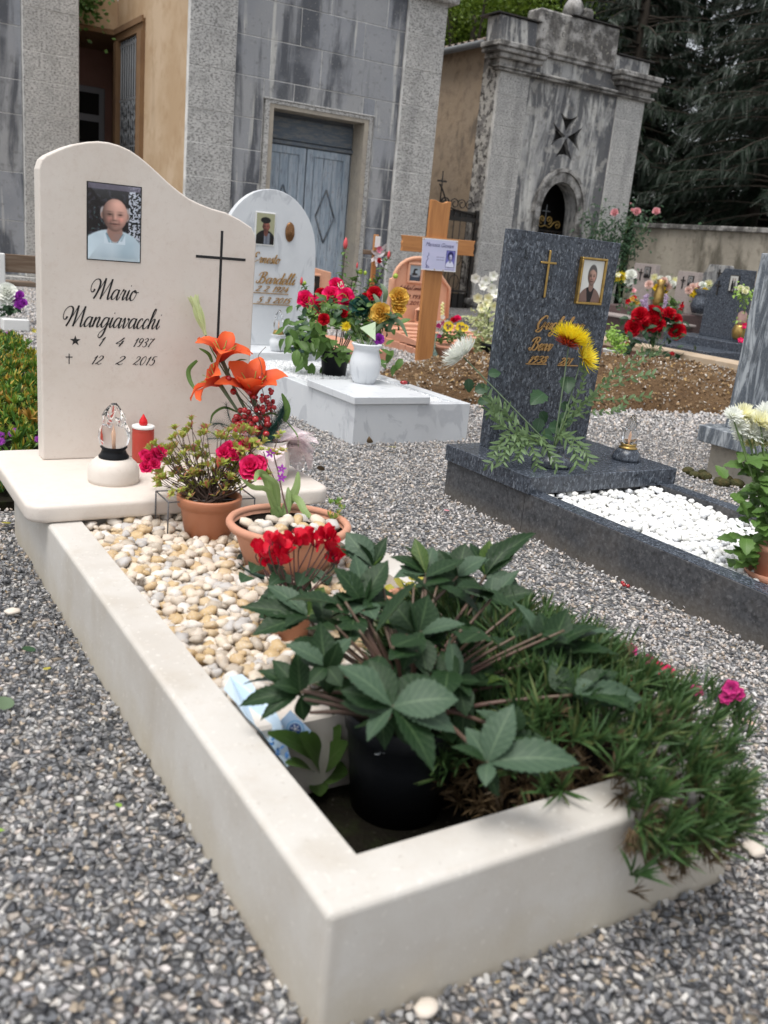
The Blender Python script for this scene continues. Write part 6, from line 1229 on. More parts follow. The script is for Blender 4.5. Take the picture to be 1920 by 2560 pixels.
t = thing('wire_stand', 'thin square grey wire stand around the rust brown azalea pot', 'plant stand', (az_c.x, az_c.y, .16))
wzz = .292; C_ = [onz(390, 1228, wzz), onz(421, 1256, wzz), onz(637, 1246, wzz), onz(601, 1219, wzz)]
for a, b_ in zip(C_, C_[1:] + C_[:1]): part(Geo().tube([a, b_], .0022, 6), 'rail', M['wire'], t)
for a in C_: part(Geo().tube([a, (a.x, a.y, .15)], .0022, 6), 'leg', M['wire'], t)

# ================================================================== wide terracotta bowl
bc = Vector((.552, 1.318, .185)); t = pot(bc, .115, .158, .125, 'planted_bowl', 'wide terracotta bowl topped with cream pebbles holding strap leaves', M['terra'], rim=.022, cat='planted bowl', rimh=.022)
db = px_of(bc)[2]
part(Geo().tube([(bc.x + .162 * math.cos(a), bc.y + .162 * math.sin(a), bc.z + .117) for a in np.linspace(0, 2 * math.pi, 49)], .011, 10, caps=False), 'rolled_rim', M['terra'], t)
s_ = thing('saucer', 'dark green plastic saucer under the wide terracotta bowl', 'saucer', (bc.x, bc.y, .16)); part(Geo().lathe([(.11, 0), (.135, .03), (.138, .03), (.115, .004), (0, .004)], (bc.x, bc.y, .163), 40), 'dish', M['green_plastic'], s_)
for i, p in enumerate(relax([(bc.x + RNG.uniform(-.13, .13), bc.y + RNG.uniform(-.13, .05), bc.z + .108 + RNG.uniform(0, .012), RNG.uniform(.012, .022)) for _ in range(400)], .75)):
    if (p[0] - bc.x) ** 2 + (p[1] - bc.y) ** 2 > .128 ** 2: continue
    o = bpy.data.objects.new('pebble', V1[i % 8].mesh('pebble', M['pebble']) if i < 8 else bpy.data.meshes['pebble']); link(o); o.location = p[:3]; o.scale = (p[3],) * 3; o.rotation_euler = (RNG.uniform(-.5, .5), RNG.uniform(-.5, .5), RNG.uniform(0, 6)); tag(o, 'cream pebble lying on the soil of the wide terracotta bowl', 'pebble', 'pebbles in the terracotta bowl')
def B2(x, y): return (550 + .2411 * x, 960 + .2411 * y)
for pts, w_ in (([(600, 1400, 0), (540, 1200, -.01), (480, 980, -.02), (400, 920, -.05), (360, 1010, -.08)], .024), ([(600, 1390, 0), (590, 1150, -.02), (560, 1020, -.04), (440, 940, -.06)], .022), ([(620, 1400, 0), (500, 1110, -.05), (340, 1070, -.1), (225, 980, -.13)], .015), ([(640, 1400, .01), (700, 1250, .02), (790, 1080, .03), (810, 910, .04)], .026), ([(660, 1400, 0), (700, 1300, 0), (710, 1150, .01), (705, 1070, .02)], .018), ([(640, 1410, 0), (590, 1300, -.01), (560, 1200, -.01)], .024), ([(720, 1170, .02), (810, 1200, .0), (880, 1320, -.02), (970, 1400, -.04)], .022), ([(600, 1410, -.02), (560, 1330, -.03), (545, 1280, -.04)], .02)):
    strap([at(*B2(*p[:2]), db + .06 + p[2]) for p in pts], w_, 'strap_leaf', M['leaf_orchid'], t)
pth = [(750, 1500, -.03), (690, 1300, -.02), (640, 1100, -.02), (600, 900, -.01), (560, 720, 0), (600, 560, 0)]
part(Geo().tube([at(*B2(*p[:2]), db + .05 + p[2]) for p in pth], [.003, .0015], 6, sm=5), 'flower_stem', M['stem_red'], t)
part(Geo().tube([at(*B2(*p), db + .04) for p in ((570, 1000), (500, 850), (450, 700))], .0015, 5, sm=4), 'flower_stem', M['stem_red'], t)
for x, y in ((640, 970), (640, 880), (520, 720)): part(Geo().merge(fl_simple(5, .014, .007, 5, 10, .2, 'leaf', m=1), orient(None, at(*B2(x, y), db + .02), TOCAM(bc))), 'star_flower', M['p_purple'], t)
g = Geo(); rg = random.Random(8)
for p in [(560, 720), (600, 560), (630, 520), (520, 700), (430, 690), (640, 700), (590, 740)]: g.merge(rosette(lf_[1], at(*B2(*p), db + .03), Vector((0, 0, 1)) - CF * .3, 7, 35, .02, rg.random(), rows=2, rnd=rg))
part(g, 'young_leaves', M['leaf_azalea'], t)
g = Geo()
for k in range(16): p = at(*B2(rg.uniform(1130, 1290), rg.uniform(1200, 1440)), db + rg.uniform(.03, .08)); g.merge(rosette(blade(1, .3, bend=.4, cup=.5, n=3, prof='obov'), p, Vector((rg.uniform(-.4, .4), -.3, 1)), 6, 40, .018, rg.random(), rnd=rg))
part(g, 'succulent', M['succ'], t)

# ================================================================== cyclamen
cc = onz(722, 1600, .165); cy = pot(cc, .04, .053, .1, 'cyclamen', 'red cyclamen in a small terracotta pot in front of the wide bowl', M['terra'], cat='potted plant'); dc = px_of(cc)[2]
rg = random.Random(2); g = Geo()
for i in range(34):
    p = at(rg.uniform(615, 815), rg.uniform(1405, 1540), dc + rg.uniform(-.05, .06)); b_ = blade(.042, .048, bend=-.4, cup=.2, n=5, m=2, prof='heart', seed=i); g.merge(b_, frame(p, Vector((rg.uniform(-1, 1), rg.uniform(-1, .2), rg.uniform(-.3, .3))), Vector((0, -.4, 1))))
part(g, 'leaves', M['leaf_dark'], cy, kind='stuff')
for k, (x, y) in enumerate([(681, 1360), (661, 1392), (693, 1386), (712, 1393), (741, 1354), (780, 1346), (823, 1357), (833, 1394), (672, 1375), (700, 1370), (752, 1366), (785, 1364), (820, 1380), (728, 1360), (668, 1405), (705, 1410), (840, 1408), (650, 1378), (815, 1345)]):
    c = at(x, y, dc - .03 + .05 * (k % 3 - 1)); gf = Geo()
    for q in range(5): a = q * 1.257 + k; gf.merge(blade(rg.uniform(.03, .042), rg.uniform(.022, .034), bend=rg.uniform(-.5, .6), cup=rg.uniform(-.3, .5), n=6, m=2, prof='obov', ruffle=.05, seed=q + k), frame(c + Vector((rg.uniform(-.004, .004), 0, rg.uniform(-.004, .004))), dirv(a + rg.uniform(-.5, .5), R(rg.uniform(15, 75))), Vector((rg.uniform(-1, 1), rg.uniform(-1, 1), .5))))
    part(gf, 'blossom', M['p_cycl'], cy); part(Geo().tube([cc + Vector((rg.uniform(-.02, .02), rg.uniform(-.02, .02), .09)), c + Vector((.0, .01, -.03)), c + Vector((0, 0, .004)), c - Vector((0, 0, .004))], .0017, 5, sm=4), 'flower_stem', M['stem_red'], cy)

# ================================================================== hellebore
hc = Vector((.372, .405, .03)); hb = thing('hellebore', 'large dark-leaved hellebore in a black nursery pot in the front of the cream grave', 'potted plant', hc)
part(Geo().lathe([(.088, 0), (.102, .12), (.108, .168), (.113, .17), (.115, .205), (.112, .208), (.106, .2), (.104, .17), (0, .17)], hc, 40), 'pot', M['plastic_black'], hb)
part(Geo().lathe([(.105, .185), (.05, .195), (0, .2)], hc, 20), 'soil', M['soil'], hb)
M['chalk'] = mat('chalk_mark', (.35, .37, .38), .8)
def strokes(pts, d_, m, name, parent, w_=.0012):
    g = Geo()
    for s in pts: g.tube([at(x, y, d_) for x, y in s], w_, 4)
    return part(g, name, M[m], parent)
# "15" upside down, chalked on the pot
def onpot(x, y):
    d = (at(x, y, 1) - CL); a_ = d.x ** 2 + d.y ** 2; ox, oy = CL.x - hc.x, CL.y - hc.y; b_ = 2 * (ox * d.x + oy * d.y); c_ = ox * ox + oy * oy - .1085 ** 2; D_ = b_ * b_ - 4 * a_ * c_
    return CL + d * ((-b_ - math.sqrt(max(0, D_))) / (2 * a_))
g = Geo()
for s in ([HA(932, 1212), HA(905, 1208), HA(915, 1228), HA(938, 1238), HA(930, 1256), HA(905, 1256)], [HA(948, 1200), HA(952, 1254), HA(978, 1232)]): g.tube([onpot(*p) for p in s], .0012, 4)
part(g, 'chalk_number', M['chalk'], hb)
LV = {'a': [blade(1, .5, bend=b_, cup=.12, fold=.12, n=26, m=2, serr=.055, prof='hell', seed=i, ruffle=.01) for i, b_ in enumerate((-.35, -.6, -.1, .25, -.9))]}
LM = {}
def hleaf(base, tip, w_, mt, up=None, variant=0):
    d = tip - base; k = (variant, mt)
    if k not in LM: LM[k] = LV['a'][variant].mesh('leaf', M[mt])
    o = bpy.data.objects.new('leaf', LM[k]); link(o, hb); L_ = d.length; bend = (-.35, -.6, -.1, .25, -.9)[variant]; d2 = d.copy()
    u_ = up or (TOCAM(base) + Vector((0, 0, 1.2)))
    X = d.normalized(); Z = (u_ - X * u_.dot(X)).normalized(); q = Matrix.Rotation(0, 3, 'X'); Y = Z.cross(X); Rm = Matrix((X, Y, Z)).transposed() @ Matrix.Rotation(bend / 2, 3, 'Y'); o.matrix_parent_inverse = Matrix.Identity(4)
    o.matrix_local = Matrix.Translation(base - hc) @ Rm.to_4x4() @ Matrix.Diagonal((L_ * 1.03, w_ * 2, L_, 1)); return o
def D(x, y): return (x, y)
# (centre px, depth, [(tip px, tip depth offset, width m, material, variant)])
H_ = 'helleb'; HL = 'helleb_lite'; HY_ = 'helleb_yel'
CLU = [
 (HA(655, 800), 1.60, [(HA(440, 688), .0, .062, HL, 1), (HA(782, 655), .06, .055, HL, 0), (HA(520, 760), .02, .04, H_, 0), (HA(735, 905), -.02, .045, H_, 1), (HA(560, 900), -.03, .04, H_, 4)]),
 (HA(560, 540), 1.86, [(HA(215, 495), .0, .055, H_, 0), (HA(345, 385), .04, .06, HL, 1), (HA(275, 640), -.05, .07, H_, 0), (HA(690, 600), -.04, .05, H_, 1), (HA(640, 390), .05, .05, H_, 1), (HA(520, 400), .06, .05, H_, 2), (HA(440, 600), -.05, .05, H_, 1)]),
 (HA(845, 480), 1.80, [(HA(690, 290), .0, .07, H_, 1), (HA(800, 225), .05, .07, HL, 0), (HA(975, 255), .04, .075, H_, 1), (HA(780, 545), -.05, .05, HL, 4), (HA(910, 560), -.06, .055, HL, 1), (HA(640, 500), -.03, .07, H_, 1), (HA(960, 400), .05, .05, H_, 0)]),
 (HA(895, 285), 1.98, [(HA(758, 108), .03, .07, HL, 1), (HA(935, 165), .03, .065, HY_, 0), (HA(700, 180), .02, .045, H_, 1), (HA(860, 130), .05, .05, H_, 0)]),
 (HA(1170, 320), 1.98, [(HA(985, 235), .0, .05, H_, 1), (HA(1115, 140), .03, .05, HY_, 0), (HA(1005, 345), -.04, .055, HL, 1), (HA(1205, 185), .05, .06, HL, 0), (HA(1040, 170), .03, .045, H_, 1), (HA(1250, 260), .03, .05, H_, 1)]),
 (HA(1335, 335), 1.93, [(HA(1162, 375), -.03, .07, H_, 0), (HA(1215, 205), .04, .08, HL, 1), (HA(1375, 165), .04, .07, H_, 0), (HA(1485, 240), .0, .065, HL, 1), (HA(1450, 440), -.04, .05, H_, 1)]),
 (HA(1480, 330), 1.98, [(HA(1400, 165), .03, .06, H_, 0), (HA(1500, 150), .04, .06, HY_, 0), (HA(1640, 145), .04, .075, H_, 4), (HC(490, 470), .06, .055, H_, 4), (HA(1659, 390), -.02, .05, HL, 1)]),
 (HA(1500, 470), 1.93, [(HC(470, 770), -.02, .055, H_, 1), (HA(1420, 560), -.03, .05, H_, 1), (HA(1650, 450), .0, .055, H_, 0), (HC(400, 660), .03, .05, HL, 0), (HA(1380, 440), .03, .05, H_, 1)]),
 (HA(1130, 640), 1.66, [(HA(985, 455), .02, .075, H_, 1), (HA(1180, 435), .03, .09, H_, 0), (HA(1372, 585), .0, .062, HL, 1), (HA(1100, 755), -.03, .05, HL, 1), (HA(905, 565), .01, .035, HY_, 0), (HA(1180, 860), -.05, .07, H_, 1)]),
 (HC(540, 1090), 1.72, [(HC(500, 870), .03, .09, H_, 1), (HC(640, 860), .05, .07, H_, 0), (HC(818, 950), .02, .09, H_, 4), (HC(912, 985), .05, .06, HL, 4), (HC(365, 815), .02, .055, HL, 1), (HC(900, 1090), -.02, .08, H_, 1), (HC(600, 1150), -.04, .05, HL, 1)]),
 (HC(670, 1290), 1.62, [(HC(1030, 1312), -.01, .06, HL, 4), (HC(1025, 1400), -.05, .085, H_, 4), (HC(900, 1180), .02, .06, H_, 1), (HC(560, 1140), .03, .065, H_, 1), (HC(790, 1230), .0, .05, HL, 1)]),
 (HA(1000, 1010), 1.42, [(HA(715, 800), .02, .085, HL, 1), (HA(880, 770), .04, .06, H_, 0), (HA(1345, 975), .0, .085, HL, 4), (HA(1225, 865), .05, .07, H_, 1), (HA(870, 1190), -.02, .05, HL, 1), (HA(1205, 1345), -.05, .075, H_, 1), (HA(730, 930), .02, .06, H_, 1), (HA(1330, 1150), .0, .06, HL, 4), (HA(1060, 880), .03, .06, H_, 0)]),
 (HA(1490, 1300), 1.40, [(HA(1625, 1000), .02, .07, HL, 1), (HC(712, 1640), .0, .075, HL, 4), (HA(1480, 1425), -.04, .035, HL, 1), (HA(1375, 1120), .02, .055, HL, 1), (HA(1300, 1220), -.02, .035, H_, 1)]),
 (HA(520, 935), 1.62, [(HA(200, 1010), .0, .05, H_, 4), (HA(310, 1085), -.03, .035, H_, 4), (HA(215, 900), .03, .045, H_, 4), (HA(375, 770), .04, .05, H_, 1), (HA(370, 900), -.02, .045, H_, 4)]),
 (HC(350, 1480), 1.55, [(HC(395, 1345), .0, .05, H_, 1), (HC(180, 1370), .03, .05, HL, 1), (HC(250, 1560), -.02, .04, H_, 1)]),
 (HC(120, 1270), 1.70, [(HC(30, 1060), .03, .07, H_, 1), (HC(330, 1130), .03, .06, H_, 1), (HC(180, 1070), .04, .05, H_, 0), (HC(320, 1210), -.02, .055, HL, 1), (HC(60, 1350), -.03, .05, H_, 1)]),
 (HA(1330, 880), 1.62, [(HA(1250, 720), .04, .055, H_, 1), (HA(1450, 880), .0, .055, H_, 1), (HA(1400, 960), -.03, .04, H_, 1), (HA(1380, 1060), -.03, .06, H_, 1)]),
]
crown = hc + Vector((0, 0, .2)); rg = random.Random(77)
for ci, (c, d_, lv) in enumerate(CLU):
    C0 = at(c[0], c[1], d_); cb = crown + Vector((rg.uniform(-.05, .05), rg.uniform(-.05, .05), -.01)); mid = (cb + C0) / 2 + Vector((rg.uniform(-.02, .02), rg.uniform(-.02, .02), .02))
    part(Geo().tube([cb, mid, C0], [.0052, .003], 7, sm=6), 'stem', M['stem_red'], hb)
    for k, (tp, dd, w_, mt, va) in enumerate(lv):
        T_ = at(tp[0], tp[1], d_ + dd); hleaf(C0, T_, w_ * rg.uniform(.68, .86), mt if rg.random() > .04 else HY_, (TOCAM(C0) * .5 + Vector((rg.uniform(-.7, .7), rg.uniform(-.6, .6), 1.0))), va)
    for k in range(4):                         # smaller leaves in the same whorl
        a_ = rg.uniform(0, 6.28); T_ = C0 + (CR * math.cos(a_) + CU * math.sin(a_) * .8 + CF * rg.uniform(-.2, .6)) * rg.uniform(.05, .095); hleaf(C0 - Vector((0, 0, .008)), T_, rg.uniform(.028, .045), H_ if rg.random() < .8 else HL, Vector((rg.uniform(-.6, .6), rg.uniform(-.6, .6), 1)), rg.randrange(5))
for k in range(95):                                       # shaded leaves further inside the clump
    base = crown + Vector((rg.uniform(-.13, .25), rg.uniform(-.13, .22), rg.uniform(.0, .2))); dd = Vector((rg.uniform(-1, 1), rg.uniform(-1, 1), rg.uniform(-.5, .4))).normalized() * rg.uniform(.06, .12); hleaf(base, base + dd, rg.uniform(.04, .06), H_, Vector((0, 0, 1)), rg.randrange(3))
    part(Geo().tube([crown, (crown + base) / 2 + Vector((0, 0, .01)), base], [.004, .0025], 6, sm=4), 'stem', M['stem_red'], hb)
for a, b_ in ((HA(535, 925), HA(870, 1040)), (HA(570, 1040), HA(860, 1050)), (HA(540, 970), HA(880, 1055))):
    part(Geo().tube([at(a[0], a[1], 1.58), at((a[0] + b_[0]) / 2, (a[1] + b_[1]) / 2 - 4, 1.6), at(b_[0], b_[1], 1.66)], [.003, .006], 7, sm=5), 'cut_stem', M['twig'], hb)

# ================================================================== yellow-leaved plant behind it
yc = onz(1015, 1575, .165); t = pot(yc, .04, .05, .09, 'yellowing_plant', 'small pot plant with yellowing leaves behind the hellebore', M['terra'], cat='potted plant'); dy = px_of(yc)[2]; rg = random.Random(6)
for k in range(16):
    p = at(rg.uniform(975, 1070), rg.uniform(1430, 1520), dy + rg.uniform(-.05, .05)); part(Geo().merge(blade(.055, .03, bend=rg.uniform(-.9, .3), cup=.2, n=6, m=1, prof='leaf'), frame(p, Vector((rg.uniform(-1, 1), rg.uniform(-1, .3), rg.uniform(-.9, .3))), Vector((0, -.5, 1)))), 'leaf', M['yellow_leaf'], t)
part(Geo().tube([yc + Vector((0, 0, .08)), at(1020, 1470, dy)], .003, 5), 'stem', M['stem_red'], t)

# ================================================================== seedling, labels
sc_ = onz(792, 1945, .03); t = thing('seedling', 'low plant with broad basal leaves between the kerb and the black pot', 'plant', sc_); ds = px_of(sc_)[2]
for tp, zt, w_, bd in (((662, 1832), .215, .032, -1.0), ((745, 1838), .19, .045, -.7), ((868, 1858), .15, .038, -.4), ((868, 1935), .08, .04, -.4), ((715, 1912), .165, .025, -.4), ((800, 1990), .05, .03, -.3), ((850, 1815), .17, .03, -.4)):
    T_ = onz(tp[0], tp[1], zt); part(chord(sc_, T_, w_ * 1.25, bd, TOCAM(sc_) + Vector((0, 0, .6)), cup=.15, fold=.1), 'leaf', M['leaf_mid'], t)
M['pale_blue'] = mat('pale_blue_plastic', (.5, .62, .72), .35); M['mid_blue'] = mat('blue_print', (.06, .2, .48), .4); M['card'] = mat('pale_blue_card', (.36, .5, .68), .4)
q0, q1, q2, q3 = onz(583, 1690, .222), onz(655, 1770, .222), onz(740, 1890, .20), onz(718, 1915, .17)
t = thing('plant_label', 'long pale blue plastic plant label lying against the inside of the kerb', 'label', onz(640, 1790, .2))
L0 = [(560, 1722, .221), (575, 1690, .221), (605, 1685, .221), (628, 1705, .220), (650, 1740, .219), (688, 1775, .216), (700, 1800, .210), (712, 1840, .19), (728, 1905, .155), (718, 1918, .15), (690, 1880, .16), (655, 1830, .20), (615, 1790, .214), (590, 1755, .219)]
V = [onz(*p) for p in L0]; g = Geo(); g.add([v[:] for v in V] + [(v - Vector((0, 0, .002)))[:] for v in V], [tuple(range(len(V))), tuple(range(2 * len(V) - 1, len(V) - 1, -1))] + [(i, (i + 1) % len(V), (i + 1) % len(V) + len(V), i + len(V)) for i in range(len(V))]); part(g, 'strip', M['pale_blue'], t)
g = Geo(); rg = random.Random(3)
for k in range(9): a = onz(680 + k * 4.2 + rg.uniform(-6, 6), 1850 + k * 6, .2 - .005 * k); g.merge(blade(.012, .006, n=2), frame(a + TOCAM(a) * .012, Vector((rg.uniform(-1, 1), rg.uniform(-1, 1), rg.uniform(-1, 1))), TOCAM(a)))
part(g, 'blue_print', M['mid_blue'], t)
dcd = px_of((.2, .49, .15))[2] - .02
t = thing('snowflake_card', 'square pale blue card with a dark blue snowflake badge leaning on the divider', 'card', at(738, 1822, dcd))
def quad(ps, d_): return Geo().add([at(x, y, d_)[:] for x, y in ps], [(0, 1, 2, 3)])
part(quad([(726, 1775), (778, 1827), (748, 1862), (682, 1822)], dcd), 'card', M['card'], t)
def disc(cx_, cy_, r_, d_, n=28, r2=0): return Geo().add([at(cx_ + r_ * math.cos(a), cy_ + r_ * math.sin(a), d_)[:] for a in np.linspace(0, 6.283, n + 1)[:-1]], [tuple(range(n))])
part(disc(738, 1823, 22, dcd - .001), 'ring', mat('mid_blue_ring', (.08, .3, .55), .4), t); part(disc(738, 1823, 19.5, dcd - .0013), 'ring', mat('light_ring', (.35, .5, .68), .4), t); part(disc(738, 1823, 15, dcd - .0016), 'badge', mat('navy_badge', (.012, .06, .22), .4), t)
g = Geo()
for k in range(3):
    a = k * math.pi / 3 + .3; g.tube([at(738 - 11 * math.cos(a), 1823 - 11 * math.sin(a), dcd - .0018), at(738 + 11 * math.cos(a), 1823 + 11 * math.sin(a), dcd - .0018)], .0006, 4)
    for s_ in (-1, 1):
        for e in (-.5, .5): g.tube([at(738 + s_ * 7 * math.cos(a), 1823 + s_ * 7 * math.sin(a), dcd - .0018), at(738 + s_ * 7 * math.cos(a) + s_ * 4 * math.cos(a + e), 1823 + s_ * 7 * math.sin(a) + s_ * 4 * math.sin(a + e), dcd - .0018)], .0005, 4)
part(g, 'snowflake', M['white_paint'], t)
# ================================================================== dianthus cushion
dcn = Vector((.66, .3, .03)); t = thing('dianthus_cushion', 'spreading cushion of fine-leaved dianthus spilling over the front right corner', 'plant', dcn)
rg = random.Random(41); g = Geo(); dry = Geo(); sv = []
for q in range(5):
    s = Geo()
    for k in range(14):
        az_ = rg.uniform(0, 6.28); el = R(rg.uniform(30, 82)); s.merge(blade(rg.uniform(.55, 1), .062, bend=rg.uniform(-.35, .1), cup=.6, n=3, m=1, prof='strap'), frame((0, 0, rg.uniform(0, .25)), dirv(az_, el), (0, 0, 1)))
    sv.append(s)
def cushion_h(x, y):
    u = ((x - .64) / .255); v = ((y - .35) / .45); return .225 + .11 * math.sqrt(max(0, 1 - min(1, u * u + v * v)))
for i in range(1000):
    x, y = rg.uniform(.36, .99), rg.uniform(-.1, .76); u = (x - .64) / .255; v = (y - .35) / .45; rr = u * u + v * v
    if rr > 1 or (x < .44 and y < .28): continue
    if y < .09 and x < .52: continue
    z = cushion_h(x, y) - rg.uniform(0, .06) - (.1 * max(0, .56 - x) / .2)
    if x > .84 or y < .04: z -= rg.uniform(0, .05)
    n = Vector((u * .9, v * .9, 1.0)); g.merge(rg.choice(sv), orient(None, (x, y, z), n + Vector((rg.uniform(-.3, .3), rg.uniform(-.3, .3), 0)), rg.uniform(.055, .09), rg.uniform(0, 6)))
    if rg.random() < .14: dry.merge(rg.choice(sv), orient(None, (x, y, z + .012), n + Vector((rg.uniform(-.6, .6), rg.uniform(-.6, .6), 0)), rg.uniform(.03, .055), 0))
    if rg.random() < .6: dry.merge(rg.choice(sv), orient(None, (x, y, z - .03), Vector((rg.uniform(-1, 1), rg.uniform(-1, 1), .3)), rg.uniform(.03, .05), 0))
for i in range(120):                                      # shoots hanging over the front kerb
    x = rg.uniform(.52, .8); hang = rg.random() ** 1.8; y = -.01 - rg.uniform(0, .04); z = .225 - hang * .09 * (1 - abs(x - .66) / .2)
    (g if hang < .45 and rg.random() < .7 else dry).merge(rg.choice(sv), orient(None, (x, y, z), Vector((rg.uniform(-.4, .5), -.8, -.35 - hang)), rg.uniform(.035, .055), 0))
for i in range(30):
    x = rg.uniform(.82, .85); y = rg.uniform(.0, .6); g.merge(rg.choice(sv), orient(None, (x, y, rg.uniform(.19, .23)), Vector((1, rg.uniform(-.4, .4), .3)), rg.uniform(.035, .05), 0))
for px_, py_ in ((1827, 1740), (1845, 1750), (1800, 1745), (1780, 1720), (1860, 1790), (1835, 1775), (1760, 1700), (1730, 1690), (1815, 1765), (1790, 1760), (1850, 1775), (1870, 1820), (1840, 1800), (1770, 1740)):
    p_ = at(px_, py_, 1.81) - Vector((0, 0, .03)); g.merge(rg.choice(sv), orient(None, p_, Vector((.8, .2, .8)), rg.uniform(.05, .07), rg.random()))
part(g, 'foliage', M['dianthus'], t, kind='stuff'); part(dry, 'dry_foliage', M['straw'], t, kind='stuff')
core = Geo(); V, F = ICO[3]; V = V * np.array([.2, .3, .1]) + np.array([.66, .36, .12]); V[:, 0] = np.minimum(V[:, 0], .753); V[:, 1] = np.clip(V[:, 1], .098, .7); core.add(V, F, 0, True); part(core, 'matted_stems', M['soil'], t)
low = Geo()
for i in range(420):
    x, y = rg.uniform(.46, .75), rg.uniform(.1, .5); low.merge(rg.choice(sv), orient(None, (x, y, rg.uniform(.04, .2)), Vector((rg.uniform(-1, .2), rg.uniform(-1, .2), rg.uniform(.2, 1))), rg.uniform(.04, .07), 0))
part(low, 'lower_shoots', M['straw'], t, kind='stuff')
for x, y, s_, m_ in ((1590, 1700, .012, 'p_pinkred'), (1480, 1650, .012, 'p_magenta'), (1740, 1730, .014, 'p_magenta'), (1700, 1790, .012, 'p_magenta'), (1560, 1740, .012, 'p_magenta'), (1620, 1650, .012, 'p_magenta'), (1645, 1669, .016, 'p_pinkred'), (1668, 1680, .015, 'p_pinkred'), (1575, 1625, .016, 'p_magenta'), (1522, 1692, .013, 'p_pinkred'), (1827, 1722, .018, 'p_magenta'), (1845, 1735, .014, 'p_magenta'), (1815, 1745, .013, 'p_magenta'), (1204, 1548, .008, 'p_red')):
    dd = 1.80 if x > 1700 else (2.0 if y < 1640 else 1.86)
    c = at(x, y, dd); part(Geo().merge(fl_simple(6, s_, s_ * .9, 15, -20, .3, 'obov', .06, rows=2, seed=int(x)), orient(None, c, TOCAM(c) + Vector((rg.uniform(-.8, .8), 0, .4)))), 'blossom', M[m_], t); part(Geo().tube([c, c + Vector((rg.uniform(-.02, .02), .01, -.07))], .0012, 4), 'stem', M['stem'], t)
# ================================================================== on the white marble grave
mt = mH + .042
vb = Vector((2.245, 3.885, mt)); t = thing('marble_vase', 'grey-white marble vase of silk roses on the flat cap of the white marble grave', 'vase', vb)
part(Geo().lathe([(.062, 0), (.066, .008), (.07, .02), (.088, .06), (.095, .1), (.09, .14), (.078, .18), (.074, .2), (.084, .218), (.092, .226), (.088, .234), (.07, .234), (.062, .2), (0, .2)], vb, 40), 'body', M['marble'], t)
dm = px_of(vb)[2]; kp = thing('black_pot_plant', 'bushy green plant with tall budded stems in a black pot on the marble chippings', 'potted plant', (2.375, 4.513, .2)); kc = Vector((2.375, 4.513, .2))
part(Geo().lathe([(.078, 0), (.092, .13), (.097, .135), (.098, .165), (.092, .165), (.09, .13), (0, .13)], kc, 30), 'pot', M['plastic_black'], kp); dk = px_of(kc)[2]
def bush_leaves(pts, d_, n, s0, s1, m, parent, name='foliage', spread=14, dz=.08, seed=0, prof='leaf', wr=.5, down=.3):
    rg = random.Random(seed); g = Geo(); bs = [blade(1, wr, bend=b_, cup=.2, fold=.15, n=5, m=1, prof=prof, seed=i) for i, b_ in enumerate((-.5, -.9, .2))]
    for i in range(n):
        x, y = rg.choice(pts); p = at(x + rg.gauss(0, spread), y + rg.gauss(0, spread), d_ + rg.uniform(-dz, dz)); g.merge(rg.choice(bs), frame(p, Vector((rg.uniform(-1, 1), rg.uniform(-1, .6), rg.uniform(-down - .4, .5))), TOCAM(p) * .6 + Vector((rg.uniform(-.5, .5), 0, .8)), rg.uniform(s0, s1)))
    return part(g, name, M[m], parent, kind='stuff')
st_ = Geo(); lvg = Geo(); rg = random.Random(50); bsl = [blade(1, .55, bend=b_, cup=.2, fold=.15, n=5, m=1) for b_ in (-.5, -.9, .2)]
for (bx, by), (tx, ty) in (((835, 900), A5(860, 385)), ((850, 890), A5(940, 520)), ((820, 900), A5(612, 600)), ((860, 880), A5(1112, 440)), ((850, 880), A5(1005, 585)), ((860, 870), A5(1060, 560)), ((845, 880), A5(905, 560))):
    P = crs([at(bx, by, dk), at((bx + tx) / 2 + rg.uniform(-8, 8), (by + ty) / 2, dk), at(tx, ty, dk)], 10); st_.tube(P, [.005, .0025], 5); k_ = len(P)
    for i in range(k_ // 3, k_):
        for q in range(3):
            a = i * 1.3 + q * 2.1; lvg.merge(rg.choice(bsl), frame(P[i], dirv(a, R(rg.uniform(-10, 45))), (0, 0, 1), rg.uniform(.04, .075) * (1.15 - .5 * i / k_)))
part(st_, 'stems', M['twig'], kp); part(lvg, 'stem_leaves', M['leaf_mid'], kp, kind='stuff')
bush_leaves([(760, 850), (790, 830), (820, 880), (770, 880), (835, 860), (860, 880), (720, 800), (745, 870), (800, 800), (960, 890)], dk - .1, 110, .06, .12, 'leaf_mid', kp, 'lower_leaves', 18, .12, 3, down=.8)
def bud(c, r_, h, m, parent, name='flower_bud'): return part(Geo().lathe([(r_ * .5, 0), (r_, h * .35), (r_ * .8, h * .7), (r_ * .25, h * .95), (0, h)], c, 10, fn=lambda a, t: 1 + .1 * math.sin(3 * a + 4 * t)), name, m, parent)
M['bud_pink'] = mat('pink_bud', (.65, .09, .1), .5, trans=.1); M['bud_lime'] = mat('lime_bud', (.3, .4, .05), .5)
for xy, r_, h, m_ in ((A5(860, 385), .016, .075, 'bud_pink'), (A5(600, 600), .01, .055, 'bud_pink'), (A5(1117, 445), .011, .055, 'bud_pink'), (A5(930, 500), .007, .04, 'bud_pink'), (A5(950, 535), .017, .035, 'bud_lime'), (A5(978, 540), .013, .03, 'bud_lime'), (A5(1158, 560), .018, .035, 'bud_lime'), (A5(620, 600), .012, .03, 'bud_lime'), (A5(1008, 585), .008, .03, 'bud_lime')): bud(at(xy[0], xy[1], dk), r_, h, M[m_], kp)
rb_ = thing('silk_rose_bouquet', 'bouquet of hot pink, dark red and gold silk roses behind and in the marble vase', 'bouquet', vb + Vector((0, 0, .2)))
